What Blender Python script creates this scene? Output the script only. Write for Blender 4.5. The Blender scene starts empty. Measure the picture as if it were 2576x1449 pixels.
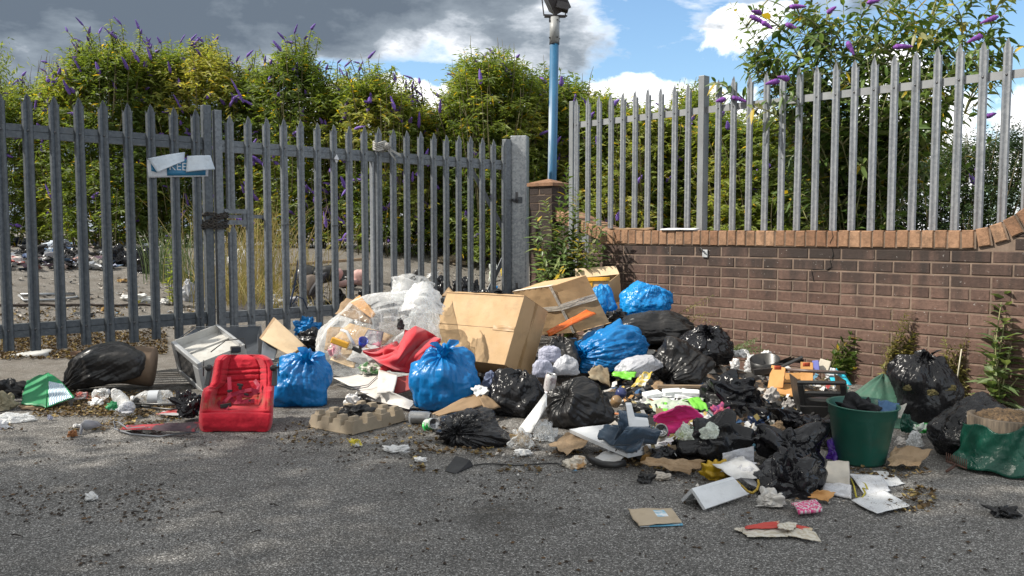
import bpy, math, random
import numpy as np
from mathutils import Vector, Matrix
random.seed(7)
RNG = np.random.default_rng(11)
SC = bpy.context.scene
COL = SC.collection
R = math.radians

# ---------------------------------------------------------------- camera
F, CXP, CYP, HC = 2146.0, 1287.5, 724.5, 1.0
PITCH = math.atan(144.5 / F)
cam = bpy.data.objects.new('camera', bpy.data.cameras.new('camera'))
COL.objects.link(cam)
cam.data.sensor_width = 36.0
cam.data.lens = 36.0 * F / 2575.0
cam.data.clip_end = 2000
cam.data.clip_start = 0.05
cam.location = (0, 0, HC)
cam.rotation_euler = (R(90) - PITCH, 0, 0)
SC.camera = cam

# ---------------------------------------------------------------- light
SUN_EL, SUN_AZ = R(44), math.atan2(-0.97, -0.14)       # azimuth measured from +Y towards +X
SUN_DIR = Vector((math.sin(SUN_AZ) * math.cos(SUN_EL), math.cos(SUN_AZ) * math.cos(SUN_EL), math.sin(SUN_EL)))
sl = bpy.data.lights.new('sun', 'SUN'); sl.energy = 4.2; sl.angle = R(0.55); sl.color = (1.0, 0.94, 0.84)
so = bpy.data.objects.new('sun', sl); COL.objects.link(so)
so.rotation_euler = SUN_DIR.to_track_quat('Z', 'Y').to_euler()
so.location = (-8, 4, 12)
SC.view_settings.view_transform = 'Standard'
SC.view_settings.look = 'None'
SC.view_settings.exposure = 0.72
SC.view_settings.gamma = 1.0
SC.cycles.use_denoising = True
SC.cycles.max_bounces = 8
SC.cycles.transparent_max_bounces = 16
SC.cycles.caustics_reflective = False
SC.cycles.caustics_refractive = False


class NT:
    """tiny node helper"""
    def __init__(s, tree): s.t = tree; s.n = tree.nodes; s.l = tree.links
    def new(s, typ, **kw):
        n = s.n.new(typ)
        for k, v in kw.items():
            if k.startswith('_'):
                setattr(n, k[1:], v)
            else:
                key = int(k[1:]) if k[0] == 'i' and k[1:].isdigit() else k.replace('__', ' ')
                sock = n.inputs[key]
                if hasattr(v, 'is_output') or isinstance(v, bpy.types.NodeSocket): s.l.new(v, sock)
                else: sock.default_value = v
        return n
    def math(s, op, a, b=0.0, c=None, clamp=False):
        n = s.n.new('ShaderNodeMath'); n.operation = op; n.use_clamp = clamp
        for i, v in enumerate((a, b) if c is None else (a, b, c)):
            if isinstance(v, bpy.types.NodeSocket): s.l.new(v, n.inputs[i])
            else: n.inputs[i].default_value = v
        return n.outputs[0]
    def mix(s, fac, a, b, blend='MIX'):
        n = s.n.new('ShaderNodeMix'); n.data_type = 'RGBA'; n.blend_type = blend
        for i, v in ((0, fac), (6, a), (7, b)):
            if isinstance(v, bpy.types.NodeSocket): s.l.new(v, n.inputs[i])
            else: n.inputs[i].default_value = v if i == 0 else (tuple(v) + (1,) if len(v) == 3 else v)
        return n.outputs[2]
    def ramp(s, fac, stops, interp='LINEAR'):
        n = s.n.new('ShaderNodeValToRGB'); r = n.color_ramp; r.interpolation = interp
        while len(r.elements) < len(stops): r.elements.new(0.5)
        for e, (p, c) in zip(r.elements, stops):
            e.position = p; e.color = (c, c, c, 1) if isinstance(c, (int, float)) else tuple(c) + (1,)
        s.l.new(fac, n.inputs[0]); return n.outputs[0]
    def noise(s, vec, scale, detail=4, rough=0.55, dist=0.0, out=0):
        n = s.new('ShaderNodeTexNoise', Scale=scale, Detail=float(detail), Roughness=rough, Distortion=dist)
        if vec is not None: s.l.new(vec, n.inputs['Vector'])
        return n.outputs[out]
    def mapv(s, vec, sc=(1, 1, 1), loc=(0, 0, 0), rot=(0, 0, 0)):
        n = s.n.new('ShaderNodeMapping'); s.l.new(vec, n.inputs[0])
        n.inputs['Scale'].default_value = sc; n.inputs['Location'].default_value = loc; n.inputs['Rotation'].default_value = rot
        return n.outputs[0]


# ---------------------------------------------------------------- world: sky with clouds
wd = bpy.data.worlds.new('World'); SC.world = wd; wd.use_nodes = True
wt = NT(wd.node_tree); wt.n.clear()
sky = wt.new('ShaderNodeTexSky', _sky_type='NISHITA', _sun_disc=False, _sun_elevation=SUN_EL, _sun_rotation=SUN_AZ,
             _altitude=50.0, _air_density=1.0, _dust_density=1.2, _ozone_density=1.5)
tc = wt.new('ShaderNodeTexCoord')
D0 = tc.outputs['Generated']
sep = wt.new('ShaderNodeSeparateXYZ', Vector=D0)
X_, Y_, Z_ = sep.outputs
zz = wt.math('MAXIMUM', Z_, 0.0)
# project the direction on a cloud deck so that clouds flatten towards the horizon
den = wt.math('ADD', zz, 0.30)
cv = wt.new('ShaderNodeCombineXYZ', X=wt.math('DIVIDE', X_, den), Y=wt.math('DIVIDE', Y_, den), Z=wt.math('MULTIPLY', Z_, 2.2)).outputs[0]
n_big = wt.noise(wt.mapv(cv, (1, 1, 1), (3.1, 1.7, 0.4)), 1.15, 8, 0.56, 0.3)
n_med = wt.noise(wt.mapv(cv, (1, 1, 1), (7.7, 2.2, 5.1)), 3.2, 8, 0.6, 0.15)
n_puf = wt.noise(wt.mapv(D0, (1, 1, 1.5), (0.3, 0.9, 0.15)), 7.5, 8, 0.55, 0.2)
# heavy grey sheet: thick to the left of the place and high up, breaking up to the right
bias = wt.math('ADD', wt.math('MULTIPLY', X_, -1.05), wt.math('MULTIPLY', Z_, 1.5))
cov = wt.math('ADD', n_big, wt.math('MULTIPLY', wt.math('SUBTRACT', bias, 0.04), 0.62))
cov = wt.math('ADD', cov, wt.math('MULTIPLY', wt.math('SUBTRACT', n_med, 0.5), 0.62))
m_sheet = wt.ramp(cov, [(0.50, 0), (0.60, 1)])
body = wt.ramp(wt.math('ADD', cov, wt.math('ADD', wt.math('MULTIPLY', wt.math('SUBTRACT', n_med, 0.5), 0.75), wt.math('MULTIPLY', wt.math('SUBTRACT', n_puf, 0.5), 0.7))),
               [(0.50, (8.5, 8.7, 9.0)), (0.60, (4.8, 5.2, 5.7)), (0.72, (2.3, 2.7, 3.15)), (0.95, (1.15, 1.45, 1.85))])
# low bright cumulus
lowb = wt.math('SUBTRACT', n_puf, wt.math('MULTIPLY', wt.math('ABSOLUTE', wt.math('SUBTRACT', Z_, 0.06)), 1.6))
def blob(u0, v0, su, sv, a):
    du = wt.math('DIVIDE', wt.math('SUBTRACT', X_, u0), su); dv = wt.math('DIVIDE', wt.math('SUBTRACT', Z_, v0), sv)
    return wt.math('MULTIPLY', wt.math('EXPONENT', wt.math('MULTIPLY', wt.math('ADD', wt.math('MULTIPLY', du, du), wt.math('MULTIPLY', dv, dv)), -1.0)), wt.math('MULTIPLY', wt.math('GREATER_THAN', Y_, 0.0), a))
lowb = wt.math('ADD', lowb, blob(0.14, 0.145, 0.085, 0.038, 0.32))
lowb = wt.math('ADD', lowb, blob(0.23, 0.22, 0.07, 0.028, 0.24))
lowb = wt.math('ADD', lowb, blob(-0.16, 0.14, 0.12, 0.04, 0.22))
cov = wt.math('SUBTRACT', cov, blob(0.22, 0.13, 0.13, 0.05, 0.34))
cov = wt.math('SUBTRACT', cov, blob(-0.18, 0.155, 0.11, 0.035, 0.35))
m_sheet = wt.ramp(cov, [(0.50, 0), (0.60, 1)])
m_cum = wt.ramp(lowb, [(0.40, 0), (0.45, 1)])
cumc = wt.ramp(wt.math('ADD', n_med, wt.math('MULTIPLY', Z_, 0.8)), [(0.35, (7.0, 7.6, 8.6)), (0.55, (12.0, 12.0, 12.0))])
skyc = wt.mix(1.0, sky.outputs[0], (1.15, 1.35, 1.45), 'MULTIPLY')
c1 = wt.mix(m_cum, skyc, cumc)
c2 = wt.mix(m_sheet, c1, body)
# unseen sky overhead and behind the road, brightened as added fill for the shade
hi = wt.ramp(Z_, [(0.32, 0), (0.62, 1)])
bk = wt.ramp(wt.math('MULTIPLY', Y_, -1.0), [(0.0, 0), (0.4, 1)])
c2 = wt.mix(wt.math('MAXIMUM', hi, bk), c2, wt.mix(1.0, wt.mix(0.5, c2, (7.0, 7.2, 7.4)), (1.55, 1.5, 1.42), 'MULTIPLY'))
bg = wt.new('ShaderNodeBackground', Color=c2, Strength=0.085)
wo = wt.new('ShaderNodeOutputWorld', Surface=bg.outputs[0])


# ---------------------------------------------------------------- picture point -> place
def ray(x, y):
    rx = (x - CXP) / F; ry = (CYP - y) / F
    return rx, math.cos(PITCH) + ry * math.sin(PITCH), -math.sin(PITCH) + ry * math.cos(PITCH)
def P(x, y, D):
    a, b, c = ray(x, y); s = D / b
    return Vector((a * s, D, HC + c * s))
def G(x, y, z=0.0):
    a, b, c = ray(x, y); s = (z - HC) / c
    return Vector((a * s, b * s, z))
def gate_y(X): return 8.46 + 0.888 * X
def gz(X, Y):
    """height of the ground: flat tarmac, rising gently behind the gate"""
    w = np.clip((Y - np.minimum(gate_y(X), 7.6 - 1.0 * X) - 0.3) / 6.5, 0, 1)
    return 0.74 * w * w * (3 - 2 * w)
def GY(x, y):
    """ground point in the yard behind the gate"""
    a, b, c = ray(x, y)
    Y = 5.0
    while Y < 40:
        X = a / b * Y; Z = HC + c / b * Y
        if Z <= gz(X, Y): return Vector((X, Y, float(gz(X, Y))))
        Y += 0.03
    return Vector((a / b * 20, 20, 0.74))


# ---------------------------------------------------------------- numpy noise
def _h(ix, iy, iz, seed):
    n = (ix * 374761393 + iy * 668265263 + iz * 2147483647 + seed * 1274126177) & 0xFFFFFFFF
    n = ((n ^ (n >> 13)) * 1274126177) & 0xFFFFFFFF
    n = ((n ^ (n >> 16)) * 2246822519) & 0xFFFFFFFF
    return ((n ^ (n >> 15)) & 0xFFFFFF) / float(0xFFFFFF) * 2 - 1
def vn(p, seed=0):
    p = np.asarray(p, float); i = np.floor(p).astype(np.int64); f = p - i
    f = f * f * f * (f * (f * 6 - 15) + 10); x, y, z = i.T; u, v, w = f.T
    r = 0
    for dx in (0, 1):
        for dy in (0, 1):
            for dz in (0, 1):
                r = r + _h(x + dx, y + dy, z + dz, seed) * (u if dx else 1 - u) * (v if dy else 1 - v) * (w if dz else 1 - w)
    return r
def fbm(p, o=3, seed=0, g=0.5):
    r = 0; a = 1.0; s = 0; q = np.array(p, float)
    for k in range(o):
        r = r + a * vn(q, seed + k); s += a; a *= g; q = q * 2.03 + 1.7
    return r / s
def crease(p, o=3, seed=0, g=0.55):
    """sharp-edged folds: 0 at the crease line, growing away from it"""
    r = 0; a = 1.0; s = 0; q = np.array(p, float)
    for k in range(o):
        r = r + a * np.abs(vn(q, seed + k)); s += a; a *= g; q = q[:, [1, 2, 0]] * 1.93 + 3.1
    return r / s


# ---------------------------------------------------------------- object helpers
def tagp(o, label=None, cat=None, group=None, kind=None):
    if label: o['label'] = label
    if cat: o['category'] = cat
    if group: o['group'] = group
    if kind: o['kind'] = kind
    return o
def empty(name, label, cat, loc=(0, 0, 0), group=None, rz=0.0):
    o = bpy.data.objects.new(name, None); COL.objects.link(o); o.location = loc; o.rotation_euler = (0, 0, rz)
    o.empty_display_size = 0.1
    return tagp(o, label, cat, group)
def mk(name, V, Fc, m, parent=None, smooth=True, rnd=None, uv=None, origin=None, base=False):
    """mesh object; V in world space (or in the parent's space when the parent is given and V is local)"""
    V = np.asarray(V, float)
    if origin is None and parent is None:
        origin = np.array([V[:, 0].mean(), V[:, 1].mean(), V[:, 2].min()])
    if origin is not None: V = V - np.asarray(origin)
    me = bpy.data.meshes.new(name)
    me.from_pydata(V.tolist(), [], Fc if isinstance(Fc, list) else Fc.tolist())
    if smooth: me.polygons.foreach_set('use_smooth', [True] * len(me.polygons))
    if rnd is not None:
        a = me.attributes.new('rnd', 'FLOAT', 'POINT'); a.data.foreach_set('value', np.asarray(rnd, np.float32))
    if uv is not None:
        l = me.uv_layers.new(name='UVMap'); vi = np.zeros(len(me.loops), np.int32); me.loops.foreach_get('vertex_index', vi)
        l.data.foreach_set('uv', np.asarray(uv, np.float32)[vi].ravel())
    me.materials.append(m); me.update()
    o = bpy.data.objects.new(name, me); COL.objects.link(o)
    if origin is not None: o.location = tuple(origin)
    if parent is not None:
        o.parent = parent
        if origin is not None:    # origin given in world space: keep it
            o.location = Vector(tuple(origin)) - parent.location
    return o
def loc(parent, V):
    """world verts -> space of an unrotated parent Empty"""
    return np.asarray(V, float) - np.array(parent.location)
class MB:
    def __init__(s): s.v = []; s.f = []; s.r = []; s.uv = []
    def add(s, V, Fc, r=0.5, uv=None):
        k = len(s.v); V = [tuple(map(float, q)) for q in V]
        s.v += V; s.f += [tuple(int(i) + k for i in q) for q in Fc]
        s.r += [r] * len(V) if np.isscalar(r) else list(r)
        s.uv += [(0, 0)] * len(V) if uv is None else list(uv)
    def box(s, c, h, rot=None, r=0.5):
        V = [Vector((c_x * h[0], c_y * h[1], c_z * h[2])) for c_z in (-1, 1) for c_y in (-1, 1) for c_x in (-1, 1)]
        if rot is not None: V = [rot @ q for q in V]
        V = [q + Vector(c) for q in V]
        s.add(V, [(0, 2, 3, 1), (4, 5, 7, 6), (0, 1, 5, 4), (2, 6, 7, 3), (0, 4, 6, 2), (1, 3, 7, 5)], r)
    def hexa(s, o, e1, e2, e3, r=0.5):
        o = Vector(o); V = [o + a * e1 + b * e2 + c * e3 for c in (0, 1) for b in (0, 1) for a in (0, 1)]
        s.add(V, [(0, 2, 3, 1), (4, 5, 7, 6), (0, 1, 5, 4), (2, 6, 7, 3), (0, 4, 6, 2), (1, 3, 7, 5)], r)
    def tube(s, pts, rad, n=8, r=0.5, cap=True):
        pts = [Vector(p) for p in pts]; m = len(pts)
        rad = [rad] * m if np.isscalar(rad) else rad
        V = []; Fc = []
        t0 = (pts[1] - pts[0]).normalized(); up = Vector((0, 0, 1)) if abs(t0.z) < 0.9 else Vector((1, 0, 0))
        a = t0.cross(up).normalized()
        for i in range(m):
            t = (pts[min(i + 1, m - 1)] - pts[max(i - 1, 0)]).normalized()
            a = (a - t * a.dot(t)).normalized(); b = t.cross(a)
            for k in range(n):
                th = 2 * math.pi * k / n
                V.append(pts[i] + (a * math.cos(th) + b * math.sin(th)) * rad[i])
        for i in range(m - 1):
            for k in range(n):
                k2 = (k + 1) % n
                Fc.append((i * n + k, i * n + k2, (i + 1) * n + k2, (i + 1) * n + k))
        if cap:
            Fc.append(tuple(range(n - 1, -1, -1))); Fc.append(tuple((m - 1) * n + k for k in range(n)))
        s.add(V, Fc, r)
    def lathe(s, prof, c, n=24, r=0.5, axis=None):
        """prof: list of (radius, height)"""
        c = Vector(c); V = []; Fc = []
        q = Vector((0, 0, 1)).rotation_difference(Vector(axis)) if axis is not None else None
        for rr, z in prof:
            for k in range(n):
                th = 2 * math.pi * k / n; p = Vector((rr * math.cos(th), rr * math.sin(th), z))
                if q is not None: p = q @ p
                V.append(c + p)
        for i in range(len(prof) - 1):
            for k in range(n):
                k2 = (k + 1) % n
                Fc.append((i * n + k, i * n + k2, (i + 1) * n + k2, (i + 1) * n + k))
        s.add(V, Fc, r)
    def build(s, name, m, parent=None, smooth=False, origin=None, world=True):
        V = np.array(s.v)
        if parent is not None and world: V = V - np.array(parent.location)
        return mk(name, V, s.f, m, parent, smooth, s.r, s.uv, origin)
def bevel(o, w, seg=2):
    b = o.modifiers.new('bevel', 'BEVEL'); b.width = w; b.segments = seg; b.limit_method = 'ANGLE'; b.angle_limit = R(30)
    return o
def autosm(o):
    for p in o.data.polygons: p.use_smooth = True
    return o


# ---------------------------------------------------------------- materials
MATS = {}
def new_mat(name):
    m = bpy.data.materials.new(name); m.use_nodes = True; t = NT(m.node_tree); t.n.clear()
    return m, t
def std(name, col, rough=0.6, col2=None, ns=8.0, bump=0.0, bs=30.0, metal=0.0, trans=0.0, spec=0.5, dirt=0.0,
        bd=0.004, stretch=(1, 1, 1), wr=None, coat=0.0, sheen=0.0, contrast=(0.35, 0.65), aniso=None):
    """general painted / plastic / card / cloth surface with colour variation, dirt and bump"""
    if name in MATS: return MATS[name]
    m, t = new_mat(name)
    tcn = t.new('ShaderNodeTexCoord'); v = tcn.outputs['Object']
    v = t.mapv(v, stretch)
    n = t.noise(v, ns, 5, 0.6)
    c = t.mix(t.ramp(n, [(contrast[0], 0), (contrast[1], 1)]), col, col2 if col2 else tuple(min(1, k * 0.78) for k in col))
    if dirt:
        nd = t.noise(v, ns * 2.7, 6, 0.7)
        c = t.mix(t.ramp(nd, [(0.52, 0), (0.72, dirt)]), c, (0.09, 0.07, 0.05))
    b = t.new('ShaderNodeBsdfPrincipled', Base__Color=c, Metallic=metal)
    b.inputs['Specular IOR Level'].default_value = spec
    b.inputs['Coat Weight'].default_value = coat
    b.inputs['Sheen Weight'].default_value = sheen
    rn = t.ramp(t.noise(v, ns * 1.7, 4, 0.6), [(0.3, max(0.02, rough * 0.75)), (0.7, min(1, rough * 1.2))])
    t.l.new(rn, b.inputs['Roughness'])
    if bump:
        hn = t.noise(v, bs, 5, 0.6)
        if wr:   # sharp wrinkles
            w1 = t.noise(t.mapv(v, (1, 1, 1), (3, 1, 2)), wr, 3, 0.5, 0.6)
            w1 = t.math('ABSOLUTE', t.math('SUBTRACT', w1, 0.5))
            w2 = t.noise(t.mapv(v, (1, 2.2, 0.7), (7, 5, 1)), wr * 2.6, 2, 0.5, 0.8)
            w2 = t.math('ABSOLUTE', t.math('SUBTRACT', w2, 0.5))
            hn = t.math('ADD', t.math('MULTIPLY', hn, 0.10), t.math('ADD', t.math('MULTIPLY', w1, 3.0), t.math('MULTIPLY', w2, 1.1)))
        bn = t.new('ShaderNodeBump', Strength=bump, Distance=bd, Height=hn)
        t.l.new(bn.outputs[0], b.inputs['Normal'])
    out = b.outputs[0]
    if trans:
        tr = t.new('ShaderNodeBsdfTranslucent', Color=c)
        if bump: t.l.new(bn.outputs[0], tr.inputs['Normal'])
        ms = t.new('ShaderNodeMixShader', Fac=trans); t.l.new(out, ms.inputs[1]); t.l.new(tr.outputs[0], ms.inputs[2]); out = ms.outputs[0]
    t.new('ShaderNodeOutputMaterial', Surface=out)
    MATS[name] = m
    return m
def clear_mat(name, milk=0.18, tint=(0.95, 0.96, 0.97), rough=0.12, wr=9.0, wrinkle=0.55):
    """thin see-through plastic film: mostly transparent, milky on its creases"""
    if name in MATS: return MATS[name]
    m, t = new_mat(name)
    v = t.new('ShaderNodeTexCoord').outputs['Object']
    w1 = t.math('ABSOLUTE', t.math('SUBTRACT', t.noise(v, wr, 4, 0.55, 0.8), 0.5))
    w2 = t.math('ABSOLUTE', t.math('SUBTRACT', t.noise(t.mapv(v, (1, 1.6, 0.6), (4, 2, 1)), wr * 2.5, 3, 0.5, 1.0), 0.5))
    hgt = t.math('ADD', t.math('MULTIPLY', w1, 3), w2)
    bn = t.new('ShaderNodeBump', Strength=0.45, Distance=0.010, Height=hgt)
    p = t.new('ShaderNodeBsdfPrincipled', Base__Color=tint + (1,), Roughness=rough, Normal=bn.outputs[0])
    tl = t.new('ShaderNodeBsdfTranslucent', Color=tint + (1,), Normal=bn.outputs[0])
    pm = t.new('ShaderNodeMixShader', Fac=0.45); t.l.new(p.outputs[0], pm.inputs[1]); t.l.new(tl.outputs[0], pm.inputs[2])
    tr = t.new('ShaderNodeBsdfTransparent', Color=(0.97, 0.98, 0.98, 1))
    lw = t.new('ShaderNodeLayerWeight', Blend=0.35, Normal=bn.outputs[0])
    cr = t.ramp(w1, [(0.0, wrinkle), (0.022, 0)])
    cr2 = t.ramp(w2, [(0.0, wrinkle * 0.6), (0.02, 0)])
    pz = t.ramp(t.noise(v, 3.0, 3, 0.5), [(0.5, 0), (0.8, 0.25)])
    fac = t.math('ADD', t.math('ADD', cr, cr2), t.math('ADD', t.math('MULTIPLY', lw.outputs['Fresnel'], 0.45), milk), clamp=True)
    fac = t.math('ADD', fac, pz, clamp=True)
    ms = t.new('ShaderNodeMixShader', Fac=fac); t.l.new(tr.outputs[0], ms.inputs[1]); t.l.new(pm.outputs[0], ms.inputs[2])
    t.new('ShaderNodeOutputMaterial', Surface=ms.outputs[0])
    MATS[name] = m
    return m
def leaf_mat(name, stops, rough=0.45, trans=0.4):
    if name in MATS: return MATS[name]
    m, t = new_mat(name)
    a = t.new('ShaderNodeAttribute', _attribute_name='rnd')
    c = t.ramp(a.outputs['Fac'], stops)
    p = t.new('ShaderNodeBsdfPrincipled', Base__Color=c, Roughness=rough)
    p.inputs['Specular IOR Level'].default_value = 0.4
    tl = t.new('ShaderNodeBsdfTranslucent', Color=t.mix(1.0, c, (1.5, 1.45, 0.7), 'MULTIPLY'))
    ms = t.new('ShaderNodeMixShader', Fac=trans); t.l.new(p.outputs[0], ms.inputs[1]); t.l.new(tl.outputs[0], ms.inputs[2])
    t.new('ShaderNodeOutputMaterial', Surface=ms.outputs[0])
    MATS[name] = m
    return m
def print_mat(name, paper, ink, kind='text', scale=1.0, ink2=None):
    """paper with printing laid out in its own UV: text lines, line drawing, colour bands"""
    if name in MATS: return MATS[name]
    m, t = new_mat(name)
    uv = t.new('ShaderNodeTexCoord').outputs['UV']
    s = t.new('ShaderNodeSeparateXYZ', Vector=uv); U, Vv = s.outputs[0], s.outputs[1]
    if kind == 'text':
        ln = t.math('FRACT', t.math('MULTIPLY', Vv, 26.0 * scale))
        row = t.math('LESS_THAN', ln, 0.42)
        wv = t.noise(t.mapv(uv, (60 * scale, 26 * scale, 1)), 1.0, 2, 0.7)
        mask = t.math('MULTIPLY', row, t.math('GREATER_THAN', wv, 0.47))
        blk = t.math('GREATER_THAN', t.noise(t.mapv(uv, (2.2, 3.0, 1), (name.__len__(), 0, 0)), 1.6, 1, 0.4), 0.46)
        mask = t.math('MULTIPLY', mask, blk)
        c = t.mix(t.math('MULTIPLY', mask, 0.6), paper, ink)
    elif kind == 'draw':
        n1 = t.math('ABSOLUTE', t.math('SUBTRACT', t.noise(uv, 4.0 * scale, 3, 0.5, 1.5), 0.5))
        l1 = t.math('LESS_THAN', n1, 0.010)
        bx = t.math('GREATER_THAN', t.noise(uv, 2.6 * scale, 1, 0.4), 0.52)
        ln = t.math('LESS_THAN', t.math('FRACT', t.math('MULTIPLY', Vv, 22.0)), 0.3)
        wv = t.math('GREATER_THAN', t.noise(t.mapv(uv, (70, 22, 1)), 1.0, 1, 0.5), 0.60)
        mask = t.math('MAXIMUM', t.math('MULTIPLY', l1, bx), t.math('MULTIPLY', ln, wv))
        c = t.mix(t.math('MULTIPLY', mask, 0.75), paper, ink)
    elif kind == 'waves':   # white waves over blue ground inside a fan, else the base green
        wob = t.math('MULTIPLY', t.math('SINE', t.math('MULTIPLY', U, 26.0)), 0.02)
        wv = t.math('SINE', t.math('MULTIPLY', t.math('ADD', t.math('ADD', Vv, wob), t.math('MULTIPLY', t.noise(uv, 7, 2, 0.5), 0.05)), 95.0))
        wave = t.mix(t.math('GREATER_THAN', wv, -0.1), ink, (0.75, 0.8, 0.8))
        inside = t.math('MULTIPLY', t.math('GREATER_THAN', U, 0.02), t.math('LESS_THAN', U, 0.74))
        inside = t.math('MULTIPLY', inside, t.math('GREATER_THAN', Vv, 0.06))
        inside = t.math('MULTIPLY', inside, t.math('LESS_THAN', Vv, 0.93))
        c = t.mix(inside, paper, wave)
    elif kind == 'window':  # printed patch in the middle
        a = t.math('MULTIPLY', t.math('GREATER_THAN', U, 0.44), t.math('LESS_THAN', U, 0.88))
        b_ = t.math('MULTIPLY', t.math('GREATER_THAN', Vv, 0.55), t.math('LESS_THAN', Vv, 0.80))
        c = t.mix(t.math('MULTIPLY', a, b_), paper, t.mix(t.ramp(t.noise(uv, 6, 2, 0.5), [(0.4, 0), (0.6, 1)]), ink, (0.75, 0.78, 0.8)))
    else:                   # patches
        n1 = t.noise(uv, 3.2 * scale, 2, 0.5, 0.4)
        c = t.mix(t.math('GREATER_THAN', n1, 0.52), paper, ink)
        if ink2: c = t.mix(t.math('GREATER_THAN', t.noise(t.mapv(uv, (1, 1, 1), (5, 3, 1)), 4.5 * scale, 2, 0.5, 0.6), 0.60), c, ink2)
    d = t.noise(t.new('ShaderNodeTexCoord').outputs['Object'], 22.0, 5, 0.65)
    c = t.mix(t.ramp(d, [(0.50, 0), (0.8, 0.45)]), c, (0.22, 0.17, 0.11))
    b = t.new('ShaderNodeBsdfPrincipled', Base__Color=c, Roughness=0.75)
    bn = t.new('ShaderNodeBump', Strength=0.4, Distance=0.003, Height=d); t.l.new(bn.outputs[0], b.inputs['Normal'])
    t.new('ShaderNodeOutputMaterial', Surface=b.outputs[0])
    MATS[name] = m
    return m

BLACK = std('black_bin_liner', (0.008, 0.008, 0.0095), 0.27, (0.016, 0.016, 0.018), 5, 0.6, 60, wr=9, bd=0.008, spec=0.36, contrast=(0.3, 0.7))
BLACKM = std('dusty_black_liner', (0.013, 0.013, 0.014), 0.36, (0.030, 0.028, 0.027), 6, 0.5, 60, wr=7, bd=0.007, spec=0.36, contrast=(0.4, 0.7))
BLACKS = std('shiny_black_film', (0.006, 0.006, 0.008), 0.17, (0.012, 0.012, 0.015), 6, 0.55, 50, wr=9, bd=0.009, spec=0.42)
BLUE = std('blue_recycling_film', (0.004, 0.19, 0.50), 0.36, (0.003, 0.145, 0.40), 3, 0.5, 60, wr=6, bd=0.008, trans=0.16, spec=0.45)
BLUEL = std('bright_blue_film', (0.012, 0.30, 0.70), 0.32, (0.008, 0.24, 0.62), 3, 0.6, 60, wr=7, bd=0.009, trans=0.25, spec=0.5)
GREENB = std('green_sack_film', (0.008, 0.085, 0.055), 0.34, (0.005, 0.055, 0.038), 4, 0.6, 60, wr=9, bd=0.008, trans=0.15)
CARD = std('tan_cardboard', (0.46, 0.31, 0.17), 0.85, (0.42, 0.28, 0.15), 4, 0.25, 45, bd=0.003, dirt=0.25)
CARDP = std('pale_cardboard', (0.56, 0.43, 0.28), 0.85, (0.50, 0.37, 0.23), 5, 0.3, 40, dirt=0.2)
CARDD = std('brown_cardboard', (0.27, 0.18, 0.10), 0.85, (0.20, 0.13, 0.075), 6, 0.4, 40, dirt=0.35)
CARDO = std('orange_brown_card', (0.50, 0.26, 0.085), 0.8, (0.42, 0.21, 0.07), 5, 0.2, 40, dirt=0.2)
TAPEW = std('white_parcel_tape', (0.62, 0.58, 0.52), 0.45, (0.48, 0.43, 0.36), 12, 0.5, 40, wr=20, bd=0.004)
TAPEB = std('brown_parcel_tape', (0.36, 0.22, 0.10), 0.6, (0.31, 0.2, 0.09), 12, 0.2, 40)
TAPEO = std('orange_tape', (0.72, 0.34, 0.02), 0.35)
PAPER = std('dirty_white_paper', (0.66, 0.66, 0.66), 0.8, (0.55, 0.54, 0.52), 9, 0.5, 30, wr=14, bd=0.004, dirt=0.3)
KRAFT = std('crumpled_brown_paper', (0.36, 0.25, 0.15), 0.85, (0.28, 0.19, 0.11), 7, 0.7, 30, wr=16, bd=0.006, dirt=0.3)
FOAM = std('white_foam_board', (0.72, 0.73, 0.74), 0.7, (0.62, 0.63, 0.64), 6, 0.2, 120, dirt=0.18, trans=0.0)
WHITEB = std('white_carrier_film', (0.56, 0.57, 0.61), 0.4, (0.44, 0.45, 0.49), 5, 0.45, 50, wr=8, bd=0.007, trans=0.3, dirt=0.15)
LILAC = std('pale_lilac_cloth', (0.36, 0.37, 0.46), 0.6, (0.27, 0.28, 0.36), 5, 0.35, 50, wr=7, bd=0.006)
REDC = std('red_cloth', (0.46, 0.010, 0.022), 0.85, (0.36, 0.007, 0.016), 6, 0.35, 260, bd=0.002, sheen=0.3)
REDS = std('red_seat_fabric', (0.47, 0.010, 0.024), 0.85, (0.36, 0.008, 0.018), 6, 0.4, 320, bd=0.0015, sheen=0.25, dirt=0.10)
PLBLK = std('black_hard_plastic', (0.014, 0.014, 0.015), 0.38, (0.022, 0.022, 0.022), 8, 0.15, 60, dirt=0.25)
GREYPL = std('grey_painted_metal', (0.10, 0.115, 0.135), 0.4, (0.075, 0.085, 0.10), 5, 0.15, 30, dirt=0.15)
SILVER = std('silver_painted_metal', (0.42, 0.43, 0.44), 0.35, (0.34, 0.35, 0.36), 6, 0.1, 30, metal=0.35, dirt=0.25)
WHITEM = std('dirty_white_metal', (0.55, 0.54, 0.51), 0.4, (0.42, 0.41, 0.38), 5, 0.15, 30, dirt=0.45)
DENIM = std('dark_blue_denim', (0.030, 0.062, 0.105), 0.9, (0.018, 0.036, 0.062), 7, 0.6, 500, bd=0.002, sheen=0.3)
PINK = std('magenta_cloth', (0.78, 0.03, 0.24), 0.75, (0.66, 0.022, 0.19), 5, 0.3, 60, bd=0.003, sheen=0.2)
CLEARB = clear_mat('clear_plastic_sheet', 0.06, wrinkle=0.22, wr=3.2)
CLEARS = clear_mat('clear_bottle_plastic', 0.10, wr=22, wrinkle=0.5)

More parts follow.
